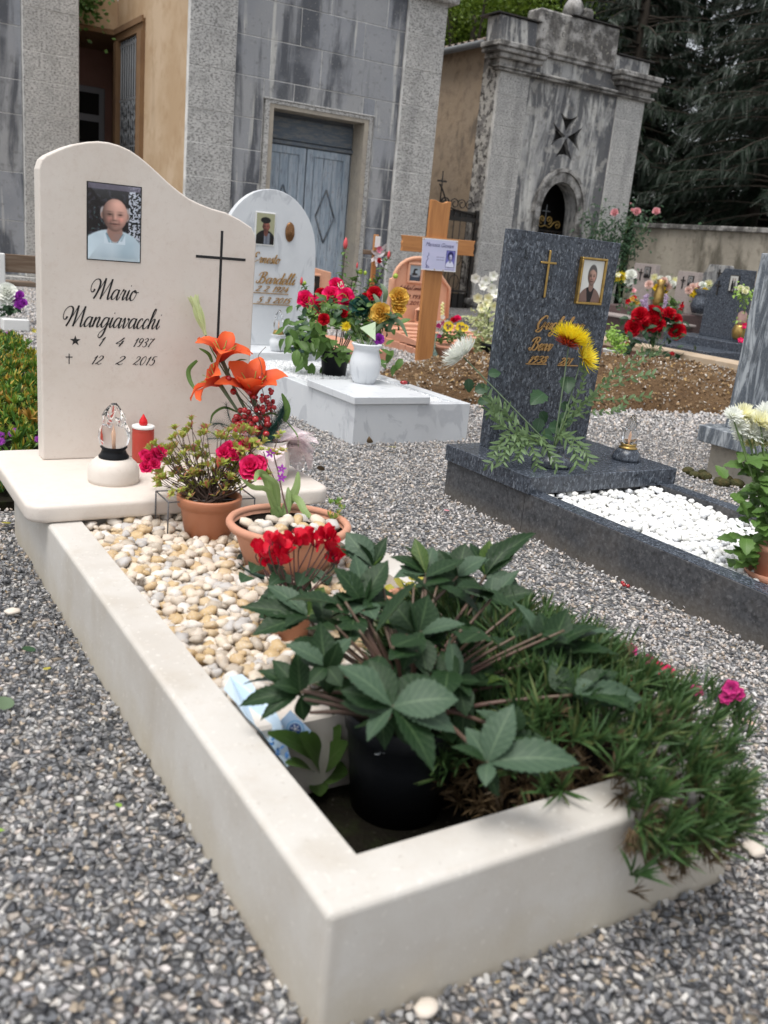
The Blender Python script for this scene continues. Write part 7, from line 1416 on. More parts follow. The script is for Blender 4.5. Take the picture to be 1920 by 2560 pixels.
def nrm(c, rg, up=.6): return TOCAM(c) + Vector((rg.uniform(-.5, .5), rg.uniform(-.2, .2), rg.uniform(.1, up)))
for k, (x, y, r_, m_, dd) in enumerate([(618, 690, .052, 'p_rose_hot', .15), (690, 722, .046, 'p_rose_hot', .1), (780, 668, .055, 'p_rose_hot', .1), (803, 605, .045, 'p_rose_hot', .2), (868, 675, .052, 'p_rose_hot', .05), (870, 722, .04, 'p_rose_hot', .05), (720, 655, .035, 'p_red', .2), (1035, 655, .042, 'p_red', .0), (852, 765, .033, 'p_red', 0), (735, 802, .032, 'p_red', -.05), (975, 670, .022, 'p_red', .1), (1075, 765, .056, 'p_gold', -.05), (1175, 675, .055, 'p_gold', .05), (1172, 742, .045, 'p_gold', .05), (1035, 780, .034, 'p_gold', 0)]):
    x, y = A5(x, y); c = at(x, y, dm + dd); part(Geo().merge(fl_rose(r_, k, 1.0), orient(None, c - TOCAM(c) * r_ * .3, nrm(c, rg), 1.0, k)), 'rose', M[m_], rb_)
    part(Geo().tube([vb + Vector((0, 0, .18)), (vb + c) / 2 + Vector((0, 0, .12)), c - Vector((0, 0, .02))], .0022, 5, sm=4), 'stem', M['stem'], rb_)
pc = [A5(*p) for p in ((640, 740), (700, 780), (800, 740), (870, 800), (940, 800), (1000, 840), (930, 880), (1040, 830), (1100, 840), (760, 700), (900, 760), (1120, 790), (1010, 730), (820, 820))]
bush_leaves(pc, dm + .06, 190, .035, .075, 'leaf_mid', rb_, 'foliage', 12, .1, 5, wr=.6); bush_leaves(pc, dm + .03, 70, .04, .08, 'leaf_dark', rb_, 'dark_foliage', 14, .1, 6, wr=.6)
g = Geo(); rg = random.Random(15)
for k in range(42):
    a = at(*A5(rg.uniform(620, 900), rg.uniform(690, 820)), dm + rg.uniform(0, .1)); b_ = a + CR * rg.uniform(-.12, .12) + Vector((0, 0, rg.uniform(-.06, .03))); g.tube([a, (a + b_) / 2 + Vector((0, 0, .03)), b_], .0016, 4, sm=4)
for k in range(90):
    a = at(*A5(rg.uniform(590, 800), rg.uniform(730, 810)), dm + rg.uniform(0, .08)); g.merge(blade(.025, .01, n=2), frame(a, Vector((rg.uniform(-1, 1), rg.uniform(-1, 1), rg.uniform(-1, 1))), (0, 0, 1)))
part(g, 'grassy_filler', M['leaf_lime'], rb_, kind='stuff')
strap([at(*A5(*p), dm - .05) for p in ((1010, 900), (1100, 820), (1180, 815), (1230, 905))], .03, 'long_leaf', M['leaf_grey'], rb_)
part(Geo().add([at(*A5(*p), dm - .06)[:] for p in ((948, 852), (1040, 815), (1040, 930))], [(0, 1, 2)]).add([at(*A5(*p), dm - .055)[:] for p in ((948, 852), (1040, 815), (1040, 930))], [(2, 1, 0)]), 'pale_leaf', mat('pale_green_silk', (.5, .62, .42), .6), rb_)
for x, y in ((1045, 760), (1090, 700), (1120, 870)): strap([at(*A5(x, y), dm - .02), at(*A5(x + 10, y - 60), dm - .04), at(*A5(x - 20, y - 110), dm - .02)], .03, 'pale_long_leaf', M['leaf_grey'], rb_)
g = Geo()
for k in range(40): p = at(*A5(rg.gauss(955, 10) if k % 2 else rg.gauss(835, 12), rg.gauss(800, 14) if k % 2 else rg.gauss(600, 12)), dm + .0); g.ball(p, .004, 1)
part(g, 'gypsophila', M['p_white'], rb_, kind='stuff')
part(Geo().merge(fl_mum(.035, 60, 3), orient(None, at(*A5(865, 845), dm - .05), TOCAM(vb))), 'yellow_daisy', M['p_yellow2'], rb_); part(Geo().merge(fl_rose(.03, 8), orient(None, at(*A5(1060, 920), dm - .03), TOCAM(vb))), 'purple_flower', M['p_purple'], rb_)
g = Geo(); g.merge(fl_rose(.065, 22, 1.1), orient(None, at(*A5(955, 735), dm + .04), TOCAM(vb) + Vector((0, 0, .5)))); part(g, 'teal_rosette', M['fir_green'], rb_)
pc2 = onz(757, 880, mb); pc2.y = min(pc2.y, 5.42); t = thing('cyclamen_pot', 'dark-leaved cyclamen in a black pot and saucer beside the marble urn lamp', 'potted plant', pc2)
part(Geo().lathe([(.09, 0), (.1, .025), (.102, .025), (.092, .006), (0, .006)], pc2, 30), 'saucer', M['green_plastic'], t); part(Geo().lathe([(.055, .006), (.075, .1), (.075, .105), (0, .1)], pc2, 26), 'pot', M['plastic_black'], t)
bush_leaves([(745, 815), (765, 825), (735, 835), (760, 845), (780, 840)], px_of(pc2)[2] - .03, 60, .05, .08, 'leaf_dark', t, 'leaves', 12, .07, 9, 'heart', .9)
lc = at(1023, 968, px_of((2.45, 3.75, mt))[2]); lc = Vector((2.50, 3.84, mt + .004)); t = thing('ladybird_ornament', 'little red ladybird ornament on the marble cap and chippings', 'ornament', lc)
part(Geo().ball(lc + Vector((0, 0, .006)), .022, 2, sc=(1.2, .9, .6)), 'body', M['berry'], t); part(Geo().ball(lc + Vector((.025, -.006, .005)), .01, 2), 'head', M['engrave'], t)

# ================================================================== flowers on the dark granite grave
M['p_redbrown'] = petm('red_brown_petal_base', (.25, .01, .01), (.6, .08, .02), .2, .9)
gc = Vector((2.085, 1.985, gz)); dg = px_of(gc)[2]
t = thing('granite_vase', 'low dark granite flower bowl in front of the granite headstone', 'vase', gc); part(Geo().lathe([(.08, 0), (.085, .01), (.078, .035), (.05, .045), (.045, .08), (.05, .085), (.0, .085)], gc, 30), 'body', M['granite'], t)
eb = thing('chrysanthemum_spray', 'white and yellow chrysanthemums with eucalyptus in the low granite bowl', 'bouquet', gc + Vector((0, 0, .08))); g0 = gc + Vector((0, 0, .07))
rg = random.Random(66)
def eu(pts, n_side=1, ls=.045, m='leaf_euca', w_=.24):
    P = crs([g0] + [at(*A6(*p[:2]), dg + p[2]) for p in pts], 6); s = Geo().tube(P, [.0026, .001], 5); lg = Geo(); bs = [blade(1, w_, bend=b_, n=4, m=1, fold=.1) for b_ in (-.3, .3, -.8)]
    for i in range(4, len(P) - 1):
        d = (P[i + 1] - P[i]).normalized()
        for q in range(2):
            a = i * 1.4 + q * 3.14; v = d.orthogonal().normalized(); v.rotate(Matrix.Rotation(a, 3, d)); lg.merge(rg.choice(bs), frame(P[i], d * .8 + v, TOCAM(P[i]) + v * .3, ls * rg.uniform(.7, 1.25)))
    part(s, 'eucalyptus_twig', M['stem'], eb); part(lg, 'eucalyptus_leaves', M[m], eb, kind='stuff')
eu([(430, 1100, 0), (330, 1010, .0), (290, 960, .02)], ls=.05); eu([(440, 1130, -.03), (380, 1050, -.02), (310, 1060, 0)], ls=.05); eu([(420, 1150, -.05), (350, 1100, -.05), (330, 1010, -.04)], ls=.055)
eu([(440, 1170, -.1), (400, 1230, -.14), (380, 1310, -.16)]); eu([(480, 1180, -.1), (430, 1230, -.14), (290, 1330, -.16)]); eu([(500, 1190, -.1), (530, 1250, -.14), (550, 1330, -.16)]); eu([(560, 1180, -.1), (600, 1250, -.13), (650, 1330, -.15)]); eu([(650, 1170, -.08), (720, 1230, -.12), (740, 1320, -.14)]); eu([(680, 1170, -.06), (760, 1230, -.1), (800, 1300, -.12)]); eu([(450, 1160, -.1), (470, 1230, -.14), (450, 1290, -.16)]); eu([(420, 1180, -.08), (360, 1220, -.1), (330, 1270, -.12)])
for pts in ([(700, 1100, 0), (830, 960, .0), (1000, 850, .03), (1150, 760, .05)], [(690, 1110, 0), (800, 1010, .0), (960, 1000, .02), (1100, 980, .03)], [(710, 1100, 0), (860, 920, 0), (950, 850, .03), (1060, 760, .05)], [(700, 1090, 0), (820, 980, .0), (1000, 900, .03), (1110, 880, .05)], [(720, 1080, 0), (900, 1060, .02), (960, 1040, .02)], [(700, 1060, -.02), (765, 930, -.02), (770, 830, 0)]): eu(pts, ls=.03, m='leaf_euca', w_=.38)
for xy, a in (((640, 800), .0), ((665, 930), .0)):
    pass
def mumst(xy, r_, m_, nn, dd, n=150, w_=.11, flat=.55, curl=50, s0=None):
    c = at(*A6(*xy), dg + dd); part(Geo().merge(fl_mum(r_, n, int(xy[0]), w_, flat, curl, droop=.35), orient(None, c, nn)), 'chrysanthemum', M[m_], eb)
    P = [g0, (g0 + c) / 2 + Vector((0, 0, .0)), c - nn.normalized() * .01]; part(Geo().tube(P, [.0035, .003], 6, sm=5), 'stem', M['leaf_grey'], eb)
mumst((705, 715), .088, 'p_yellow', CU * .8 + CR * .35 - CF * .1, -.05, 220, .09); cq = at(*A6(690, 735), dg - .06); part(Geo().merge(fl_mum(.06, 60, 5, .1, .2, 30, droop=.9), orient(None, cq, CU * .8 + CR * .35 - CF * .1)), 'red_centre', M['p_redbrown'], eb)
mumst((770, 800), .075, 'p_yellow2', CU * .35 + CR * .9 - CF * .5, -.02, 110, .1, .5)
mumst((185, 790), .088, 'p_white', CU * .75 - CR * .65 - CF * .1, -.02, 190, .1)
bl_ = blade(1, .75, bend=-.5, cup=.2, n=8, m=2, prof='leaf', serr=.12)
for x, y, s_, dd in ((580, 970, .1, -.02), (690, 890, .09, 0), (600, 1140, .09, -.02), (690, 1060, .08, 0), (560, 1090, .07, 0), (620, 1180, .08, -.04), (310, 880, .06, 0), (245, 960, .07, 0), (215, 900, .06, .02), (560, 1060, .06, 0), (260, 1010, .06, 0), (660, 1020, .06, 0)):
    c = at(*A6(x, y), dg + dd); part(Geo().merge(bl_, frame(c, Vector((rg.uniform(-1, 1), -.3, rg.uniform(-1, .5))), TOCAM(c) + Vector((0, 0, .5)), s_)), 'chrysanthemum_leaf', M['leaf_dark'], eb)

# ================================================================== white chrysanthemum plant at the right edge
wc_ = onz(1925, 1448, .135); wc_.x = min(wc_.x, 2.4); t = thing('white_chrysanthemum', 'white chrysanthemum plant in a terracotta pot on the white pebbles at the right edge', 'potted plant', wc_); dw = px_of(wc_)[2]
part(Geo().lathe([(.07, 0), (.085, .03), (.088, .03), (.075, .006), (0, .006)], wc_, 30), 'saucer', M['terra'], t); part(Geo().lathe([(.05, .006), (.066, .1), (.07, .1), (.07, .12), (0, .11)], wc_, 26), 'pot', M['terra'], t)
bl2 = [blade(1, .7, bend=b_, cup=.2, n=8, m=2, serr=.14) for b_ in (-.4, -.8)]
g = Geo(); rg = random.Random(70)
for k in range(230):
    f = rg.random(); x = 1905 + rg.gauss(0, 40) + (1 - f) * 20; y = 1130 + f * 280; 
    if x < 1815: x = 1815 + rg.random() * 50
    p = at(x, y, dw + rg.uniform(-.1, .1)); g.merge(rg.choice(bl2), frame(p, Vector((rg.uniform(-1, 1), rg.uniform(-1, .5), rg.uniform(-.5, .4))), TOCAM(p) * .5 + Vector((0, 0, 1)), rg.uniform(.04, .07)))
part(g, 'leaves', M['leaf_mid'], t, kind='stuff')
def A9(x, y): return (1640 + .2713 * x, 900 + .2713 * y)
for k, (x, y, r_) in enumerate([(705, 520, .035), (800, 510, .042), (760, 610, .035), (830, 600, .036), (890, 680, .05), (960, 580, .042), (1000, 690, .048), (940, 540, .035), (1020, 500, .045), (865, 770, .03), (780, 700, .03), (1040, 600, .05), (1060, 760, .045), (980, 770, .035)]):
    c = at(*A9(x, y), dw + rg.uniform(-.04, .06)); nn = Vector((rg.uniform(-.5, .5), -.3, 1)) + TOCAM(c) * .7; part(Geo().merge(fl_mum(r_, 70, k, .2, .6, 40, droop=.1), orient(None, c, nn)), 'blossom', M['p_cream' if k % 2 else 'p_white'], t); part(Geo().tube([wc_ + Vector((rg.uniform(-.03, .03), rg.uniform(-.03, .03), .1)), (wc_ + c) / 2 + Vector((0, 0, .05)), c], [.003, .0025], 5, sm=4), 'stem', M['stem'], t)
t = thing('moss_clump', 'brown green moss clump at the foot of the tan plinth', 'moss', (3.66, 2.54, 0)); rg = random.Random(3)
for k in range(7): part(Geo().ball((3.62 + rg.uniform(-.09, .09), 2.5 - .05 * k + rg.uniform(-.03, .03), .01), rg.uniform(.025, .05), 2, sc=(1, 1, .7)), 'moss_cushion', M['moss'], t)

# ================================================================== pots round the wooden cross
c = onz(1115, 900, .0); t = thing('pansy_bowl', 'terracotta bowl of yellow pansies and white violas right of the tall wooden cross', 'planted bowl', c); d_ = px_of(c)[2]
part(Geo().lathe([(.11, 0), (.155, .12), (.165, .125), (.165, .15), (.15, .15), (0, .13)], c, 32), 'pot', M['terra'], t)
bush_leaves([A5(*p) for p in ((1420, 910), (1470, 900), (1530, 910), (1560, 890), (1500, 880), (1440, 880))], d_, 190, .03, .06, 'leaf_mid', t, 'leaves', 9, .1, 31)
def pansy(c, r_, m_, parent, face=True):
    A = orient(None, c, TOCAM(c) + Vector((0, 0, .3)), 1.0); g = Geo()
    for k, a in enumerate((90, 30, 150, -30, 210, 270)): g.merge(blade(r_, r_ * 1.1, bend=.2, cup=.1, n=4, m=2, prof='obov'), A @ frame((0, 0, .001 * k), dirv(R(a), .1), (0, 0, 1)))
    f = part(g, 'pansy', M[m_], parent)
    if face:
        g = Geo()
        for a in (150, 30, 270): g.merge(blade(r_ * .55, r_ * .5, n=3, m=1, prof='obov'), A @ frame((0, 0, .012), dirv(R(a), .1), (0, 0, 1)))
        part(g, 'dark_face', M['stem_red'], f)
M['p_yel_flat'] = mat('clear_yellow_petal', (.85, .62, .02), .5, trans=.2)
for x, y in ((1472, 845), (1545, 850), (1570, 855)): pansy(at(*A5(x, y), d_ - .08), .055 if x < 1560 else .04, 'p_yel_flat', t)
rg = random.Random(8)
for k in range(34): x, y = rg.gauss(1405, 32), rg.gauss(835, 26); cc_ = at(*A5(x, y), d_ + rg.uniform(-.1, .0)); part(Geo().merge(fl_simple(5, .024, .02, 15, -10, .2, m=1, seed=k), orient(None, cc_, TOCAM(cc_))), 'viola', M['p_white' if k % 3 else 'p_magenta'], t)
for x, y, m_ in ((1505, 810, 'p_red'), (1525, 800, 'p_rose_hot')): cc_ = at(*A5(x, y), d_); part(Geo().merge(fl_rose(.035, 3), orient(None, cc_, TOCAM(cc_) + Vector((0, 0, 1)))), 'small_rose', M[m_], t)
g = Geo(); g.tube([at(*A5(1435, 820), d_), at(*A5(1437, 700), d_)], .006, 5)
for k in range(9): g.ball(at(*A5(1437 + (-1) ** k * 4, 710 + k * 10), d_), .016, 1)
part(g, 'snapdragon', M['p_cream'], t)
c = onz(1080, 900, .0); t = thing('glass_bottle', 'pale green glass bottle standing between the tall cross and the pansy bowl', 'bottle', c); part(Geo().lathe([(.035, 0), (.05, .02), (.05, .06), (.02, .12), (.018, .2), (.03, .26), (.025, .26)], c, 20), 'glass', mat('green_glass', (.5, .75, .65), .08, transmission=.8), t)
c = onz(1228, 905, .0); t = thing('variegated_shrub', 'cream-edged shrub in a dark pot left of the granite headstone', 'potted plant', c); d_ = px_of(c)[2]
part(Geo().lathe([(.1, 0), (.13, .16), (.14, .16), (.14, .19), (0, .18)], c, 26), 'pot', M['plastic_black'], t)
bush_leaves([(1190, 800), (1210, 830), (1225, 860), (1190, 850), (1215, 790), (1240, 820), (1200, 870), (1230, 880)], d_, 520, .04, .07, 'leaf_varieg', t, 'leaves', 12, .15, 33, wr=.45)
t = thing('white_gladiolus', 'stem of creamy white gladiolus flowers behind the variegated shrub', 'flower', at(1215, 800, d_ + .05)); rg = random.Random(4)
part(Geo().tube([at(1220, 850, d_), at(1222, 760, d_), at(1232, 690, d_)], .006, 5), 'stem', M['stem'], t)
for k, (x, y) in enumerate([(1190, 695), (1215, 700), (1235, 690), (1205, 715), (1228, 720), (1195, 745), (1222, 745), (1240, 735), (1215, 760), (1235, 765), (1205, 770)]): cc_ = at(x, y, d_ - .05); part(Geo().merge(fl_simple(6, .055, .05, 40, -45, .3, m=2, ruffle=.04, seed=k), orient(None, cc_, TOCAM(cc_) + Vector((rg.uniform(-.6, .6), 0, rg.uniform(-.4, .4))))), 'floret', M['p_cream' if y > 740 else 'p_white'], t)
c = onz(1522, 915, .08); t = thing('lime_chrysanthemum', 'lime green leafy plant in a white pot just right of the granite headstone', 'potted plant', c); d_ = px_of(c)[2]
part(Geo().lathe([(.06, 0), (.085, .16), (.09, .165), (.085, .17), (0, .15)], c, 24), 'pot', M['white_paint'], t)
bush_leaves([(1530, 830), (1540, 850), (1550, 870), (1535, 880), (1545, 895), (1555, 850), (1530, 845), (1540, 905)], d_ - .05, 420, .03, .05, 'leaf_lime', t, 'leaves', 8, .1, 35, wr=.5)

# ================================================================== raised graves along the right wall
tw_ = thing('terrace_wall', 'low rose-brown wall with peach stone edging in front of the raised graves', 'wall', (7.6, 4.5, 0))
part(Geo().box(7.52, 7.66, -2, 8.4, -.05, .15), 'wall', M['rosewall'], tw_)
M['peachstone'] = mat('peach_edging_stone', (.42, .32, .22), .85, layers=[('noise', 6, .4, .7, (.5, .42, .33), .7), ('noise', 20, .55, .7, (.3, .22, .13), .5)])
for k in range(10): part(Geo().rbox(7.45, 7.8, 8.4 - (k + 1) * 1.04 + .004, 8.4 - k * 1.04 - .004, .151, .225, .008), 'edging_stone', M['peachstone'], tw_)
single(Geo().box(7.67, 12.79, -2, 12.2, -.05, .14), 'terrace_ground', M['ground'], kind='structure')
def tomb(name, label, x, ya, yb, z0, z1, m, base=None, outline=None, photo=None, cross=None):
    t = thing(name, label, 'headstone', (x, (ya + yb) / 2, 0)); P = outline or [(ya, z0), (yb, z0), (yb, z1), (ya, z1)]
    h = part(Geo().prism(P, x, x + .09, 'x', bevel=.003, seg=1), 'stone', M[m], t)
    if base: part(Geo().rbox(x - base[0], x + .2, ya - base[1], yb + base[1], .12, z0, .006), 'base', M[base[2]], t)
    if photo:
        y0, y1, a, b_ = photo[:4]; g = Geo(); 
        part(Geo().rbox(x - .015, x, min(y0, y1) - .012, max(y0, y1) + .012, a - .012, b_ + .012, .003), 'photo_frame', M['iron'], h); print_obj(photo[4], y1, y0, a, b_, x - .017, h, nx=20, ny=26, plane='x')
    if cross: cy_, cz = cross; part(Geo().box(x - .012, x, cy_ - .008, cy_ + .008, cz - .11, cz + .06), 'cross_upright', M['iron'], h); part(Geo().box(x - .0125, x - .0005, cy_ - .04, cy_ + .04, cz, cz + .015), 'cross_arm', M['iron'], h)
    return t
tomb('dark_headstone', 'dark granite headstone with a slanted left shoulder and a photo of two people', 8.8, 6.44, 7.04, .345, 1.16, 'granite', (.35, .25, 'granite'), [(6.44, .345), (7.04, .345), (7.04, .84), (6.83, 1.16), (6.44, 1.16)], (6.60, 6.71, .91, 1.08, 'twopeople'), (6.88, .95))
t = thing('granite_bed', 'low dark granite bed slab in front of the slant-shouldered headstone', 'grave slab', (8.2, 6.7, .14)); part(Geo().rbox(7.9, 8.44, 6.1, 7.3, .14, .25, .006), 'slab', M['granite'], t)
tomb('pink_headstone', 'tall pinkish headstone with cross and framed photo, left of the gold vase', 10.2, 9.24, 9.68, .5, 1.14, 'pinkgran', (.4, .3, 'redbrown'), None, (9.34, 9.44, .95, 1.09, 'grey'), (9.52, 1.0))
tomb('pink_headstone', 'pinkish headstone with small cross and oval photo right of the gold vase', 10.2, 8.42, 8.8, .5, 1.085, 'pinkgran', (.4, .2, 'redbrown'), None, (8.5, 8.58, .9, 1.02, 'grey'), (8.68, .95))
tomb('pink_headstone', 'pinkish headstone at far right beyond the slant-shouldered dark one', 10.2, 7.3, 7.69, .5, 1.04, 'pinkgran', (.4, .2, 'redbrown'), None, (7.4, 7.48, .86, .97, 'grey'), (7.58, .9))
tomb('grey_headstone', 'grey gabled headstone peeping up behind the pinkish ones', 10.9, 8.4, 9.0, .3, 1.1, 'c2_panel', None, [(8.4, .3), (9.0, .3), (9.0, 1.0), (8.85, 1.22), (8.5, 1.22), (8.4, 1.1)], None, (8.65, 1.1))
t = thing('tomb_step', 'dull red-brown granite step under the pinkish headstones', 'grave slab', (9.6, 9.0, .3)); part(Geo().rbox(9.35, 9.79, 8.0, 10.2, .14, .36, .006), 'step', M['redbrown'], t); part(Geo().rbox(9.3, 9.79, 7.95, 10.25, .361, .39, .004), 'tread', M['pinkgran'], t)
def posy(name, label, xys, d_, flowers, leafn=40, leafm_='leaf_mid', vase=None, cat='bouquet', lsz=(.05, .09), spread=8):
    c = at(*xys, d_); t = thing(name, label, cat, c); rg = random.Random(int(xys[0]))
    if vase:
        vx, vy, r_, h, vm = vase; v = at(vx, vy, d_); part(Geo().lathe([(r_ * .7, 0), (r_, h * .3), (r_ * .8, h * .6), (r_ * .5, h * .8), (r_ * .9, h), (0, h)], v, 18), 'vase', M[vm], t)
    for k, (x, y, r_, m_, ty) in enumerate(flowers):
        p = at(x, y, d_ + rg.uniform(-.05, .05)); gf = fl_rose(r_, k) if ty == 'r' else (fl_mum(r_, 60, k, .16) if ty == 'm' else fl_simple(5, r_, r_ * .9, 30, -20, .3, rows=2, seed=k)); part(Geo().merge(gf, orient(None, p, TOCAM(p) + Vector((rg.uniform(-.5, .5), 0, rg.uniform(0, .7))))), 'flower', M[m_], t)
        part(Geo().tube([c, p], .003, 4), 'stem', M['stem'], t)
    if leafn: bush_leaves([(x, y + 8) for x, y, *_ in flowers] + [xys], d_ + .03, leafn, lsz[0], lsz[1], leafm_, t, 'leaves', spread, .08, int(xys[1]))
    return t
dr_ = px_of((7.25, 6.1, .3))[2]
posy('red_rose_arrangement', 'big arrangement of red silk roses with grey foliage behind the earth heap', (1630, 885), dr_, [(*A8(x, y), r_, 'p_red', 'r') for x, y, r_ in ((455, 720, .085), (595, 715, .09), (582, 790, .095), (395, 828, .085), (488, 810, .075), (802, 865, .085), (722, 705, .07), (795, 750, .055), (640, 800, .06), (555, 670, .06), (625, 850, .035))] + [(*A8(x, y), .03, 'berry', 's') for x, y in ((360, 930), (335, 980), (755, 1075), (320, 850))], 150, 'leaf_dark', lsz=(.07, .13), spread=16)
t = thing('lavender_sprigs', 'pale mauve sprigs rising above the red silk roses', 'flower', at(1640, 800, dr_)); g = Geo(); rg = random.Random(9)
for x0, y0, x1, y1 in ((500, 640, 470, 570), (520, 660, 500, 540), (690, 640, 700, 520), (680, 690, 740, 640), (480, 600, 520, 520)):
    P = crs([at(*A8(x0, y0), dr_), at(*A8((x0 + x1) / 2, (y0 + y1) / 2), dr_), at(*A8(x1, y1), dr_)], 9)
    for p in P:
        for q in range(5): g.ball(p + Vector((rg.uniform(-.016, .016), rg.uniform(-.016, .016), rg.uniform(-.01, .01))), .008, 1)
part(g, 'florets', mat('mauve_floret', (.35, .26, .38), .7), t, kind='stuff')
d10 = px_of((10.0, 9.1, .6))[2]
posy('yellow_pink_bouquet', 'yellow and pale pink flowers in a gold vase between the pinkish headstones', A8(640, 540), d10, [(*A8(x, y), r_, m_, ty) for x, y, r_, m_, ty in ((588, 355, .07, 'p_cream', 'm'), (780, 385, .065, 'p_cream', 'm'), (640, 380, .06, 'p_white', 'r'), (680, 390, .055, 'p_peachpink', 'r'), (715, 370, .045, 'p_white', 'r'), (540, 425, .06, 'p_peachpink', 'r'), (720, 440, .055, 'p_peachpink', 'r'), (760, 420, .05, 'p_white', 'r'), (610, 450, .06, 'p_yel_flat', 's'), (655, 470, .07, 'p_yel_flat', 's'), (690, 490, .05, 'p_yel_flat', 's'))], 30, vase=(*A8(610, 650), .085, .42, 'gold'))
posy('yellow_pink_bouquet', 'yellow and pale pink flowers in a dark grey vase left of the slant-shouldered headstone', A8(1000, 560), d10 - .6, [(*A8(x, y), r_, m_, ty) for x, y, r_, m_, ty in ((1100, 415, .07, 'p_cream', 'm'), (1040, 430, .05, 'p_white', 'r'), (1000, 440, .05, 'p_peachpink', 'r'), (950, 450, .055, 'p_peachpink', 'r'), (910, 475, .05, 'p_peachpink', 'r'), (980, 490, .06, 'p_yel_flat', 's'), (1010, 520, .06, 'p_yel_flat', 's'), (950, 520, .05, 'p_yel_flat', 's'), (1060, 480, .05, 'p_yel_flat', 's'))], 25, vase=(*A8(1000, 690), .13, .33, 'granite'))
posy('yellow_daisy_spray', 'yellow chrysanthemum and white bloom just right of the granite headstone top', (1550, 760), d10 - 1.2, [(1551, 693, .09, 'p_yellow2', 'm'), (1577, 690, .075, 'p_white', 'r'), (1572, 705, .06, 'p_white', 'r'), (1545, 688, .04, 'p_cream', 's')], 90, 'leaf_dark', spread=13)
posy('orange_flower_pot', 'small orange and red flowers in a green trough beside the pinkish headstone', (1585, 765), d10 - .3, [(*A8(x, y), .045, m_, 's') for x, y, m_ in ((400, 570, 'p_gold'), (395, 550, 'p_red'), (420, 590, 'p_gold'), (380, 560, 'p_gold'), (390, 480, 'p_pink'), (340, 580, 'p_red'))], 30)
posy('green_shrub_pot', 'small green shrub between the gold vase and the next pinkish headstone', A8(750, 620), d10 - .2, [], 90, 'leaf_mid', spread=11)
posy('red_flower_sprig', 'dark red sprig in front of the second pinkish headstone', A8(850, 640), d10 - .3, [(*A8(x, y), .035, 'p_red', 's') for x, y in ((870, 570), (860, 600), (845, 625), (880, 585), (830, 660))], 8, spread=5)
posy('white_flower_bunch', 'white flowers and greenery against the right side of the slant-shouldered headstone', A8(1440, 700), px_of((8.5, 6.35, .8))[2], [(*A8(x, y), .035, 'p_cream', 'r') for x, y in ((1410, 480), (1440, 490), (1455, 470), (1400, 460))], 90, 'leaf_lime', spread=13, lsz=(.03, .06))
posy('pink_flower', 'bright pink flowers low beside the brass lamp at far right', A8(1445, 820), px_of((8.5, 6.3, .4))[2], [(*A8(x, y), .04, 'p_rose_hot', 's') for x, y in ((1440, 810), (1460, 830), (1430, 830), (1400, 950))], 6, spread=4)
c = at(*A8(1375, 940), px_of((8.45, 6.45, .35))[2]); t = thing('brass_lamp', 'round brass grave lamp with red glass on the dark slab at far right', 'grave lamp', c)
part(Geo().lathe([(.05, 0), (.075, .03), (.085, .1), (.07, .15), (.06, .17), (.0, .17)], c, 20), 'body', M['gold'], t); part(Geo().lathe([(.05, .17), (.06, .22), (.05, .3), (.02, .33), (0, .33)], c, 18), 'glass', mat('smoky_pink_glass', (.4, .25, .22), .2), t)
# rose bush against the chapel
rc = Vector((11.75, 11.9, 0)); t = thing('rose_bush', 'straggling rose bush with pale pink blooms against the right pilaster of the small chapel', 'rose bush', rc); dd_ = px_of(rc + Vector((0, 0, 1.4)))[2]; g = Geo(); rg = random.Random(17)
tips = [(1537, 534), (1581, 528), (1592, 532), (1640, 532), (1490, 560), (1520, 590), (1480, 620), (1550, 560), (1600, 590), (1505, 510), (1460, 560), (1470, 520), (1560, 600), (1620, 560), (1570, 545), (1500, 640), (1540, 660)]
for x, y in tips: e_ = at(x, y, dd_ - rg.uniform(0, .3)); g.tube([rc + Vector((rg.uniform(-.2, .2), 0, 0)), (rc + e_) / 2 + Vector((rg.uniform(-.15, .15), 0, .2)), e_], [.012, .004], 5, sm=5)
part(g, 'canes', M['stem'], t)
bush_leaves([(x + (1530 - x) * f, y + (680 - y) * f) for x, y in tips for f in (0.05, .2, .35, .6)] + [(1540, 680), (1500, 700)], dd_ - .1, 1300, .05, .09, 'leaf_dark', t, 'leaves', 17, .25, 38)
for k, (x, y, r_) in enumerate([(1537, 534, .075), (1592, 532, .075), (1640, 531, .072), (1581, 527, .04), (1576, 510, .02)]): p = at(x, y, dd_ - .3); part(Geo().merge(fl_rose(r_, k, .8), orient(None, p, TOCAM(p) + Vector((.2 * k - .4, 0, .6)))), 'rose', M['p_pink'], t)

# ================================================================== left side: planted grave, bench, planter
tuft = []
rg = random.Random(90)
for q in range(6):
    s = Geo()
    for k in range(13): s.merge(blade(rg.uniform(.7, 1.1), .22, bend=rg.uniform(-.3, .6), cup=.5, n=3, m=1, prof='strap'), frame((0, 0, rg.uniform(0, .3)), dirv(rg.uniform(0, 6.28), R(rg.uniform(25, 80))), (0, 0, 1)))
    tuft.append(s)
M['succ_r'] = mat('fleshy_ground_cover', ramp_random([(.07, .17, .025), (.1, .22, .03), (.17, .3, .04), (.06, .14, .03), (.24, .34, .05), (.12, .24, .04), (.08, .19, .03), (.32, .34, .05), (.1, .2, .03), (.35, .2, .04), (.14, .26, .04), (.05, .12, .025)]), .45, trans=.2, layers=[('isl', .93, .97, (.6, .38, .05), .8)])
pts = []
for _ in range(5200):
    x, y = rg.uniform(-1.2, .62), rg.uniform(2.62, 6.3); z = .03 + .17 * min(1, (y - 2.5) * 1.2) * (1 + .35 * noise.noise(Vector((x * 2.5, y * 2.5, 0)))) * min(1, (6.35 - y) * 3); pts.append((x, y, z + rg.uniform(-.05, .01)))
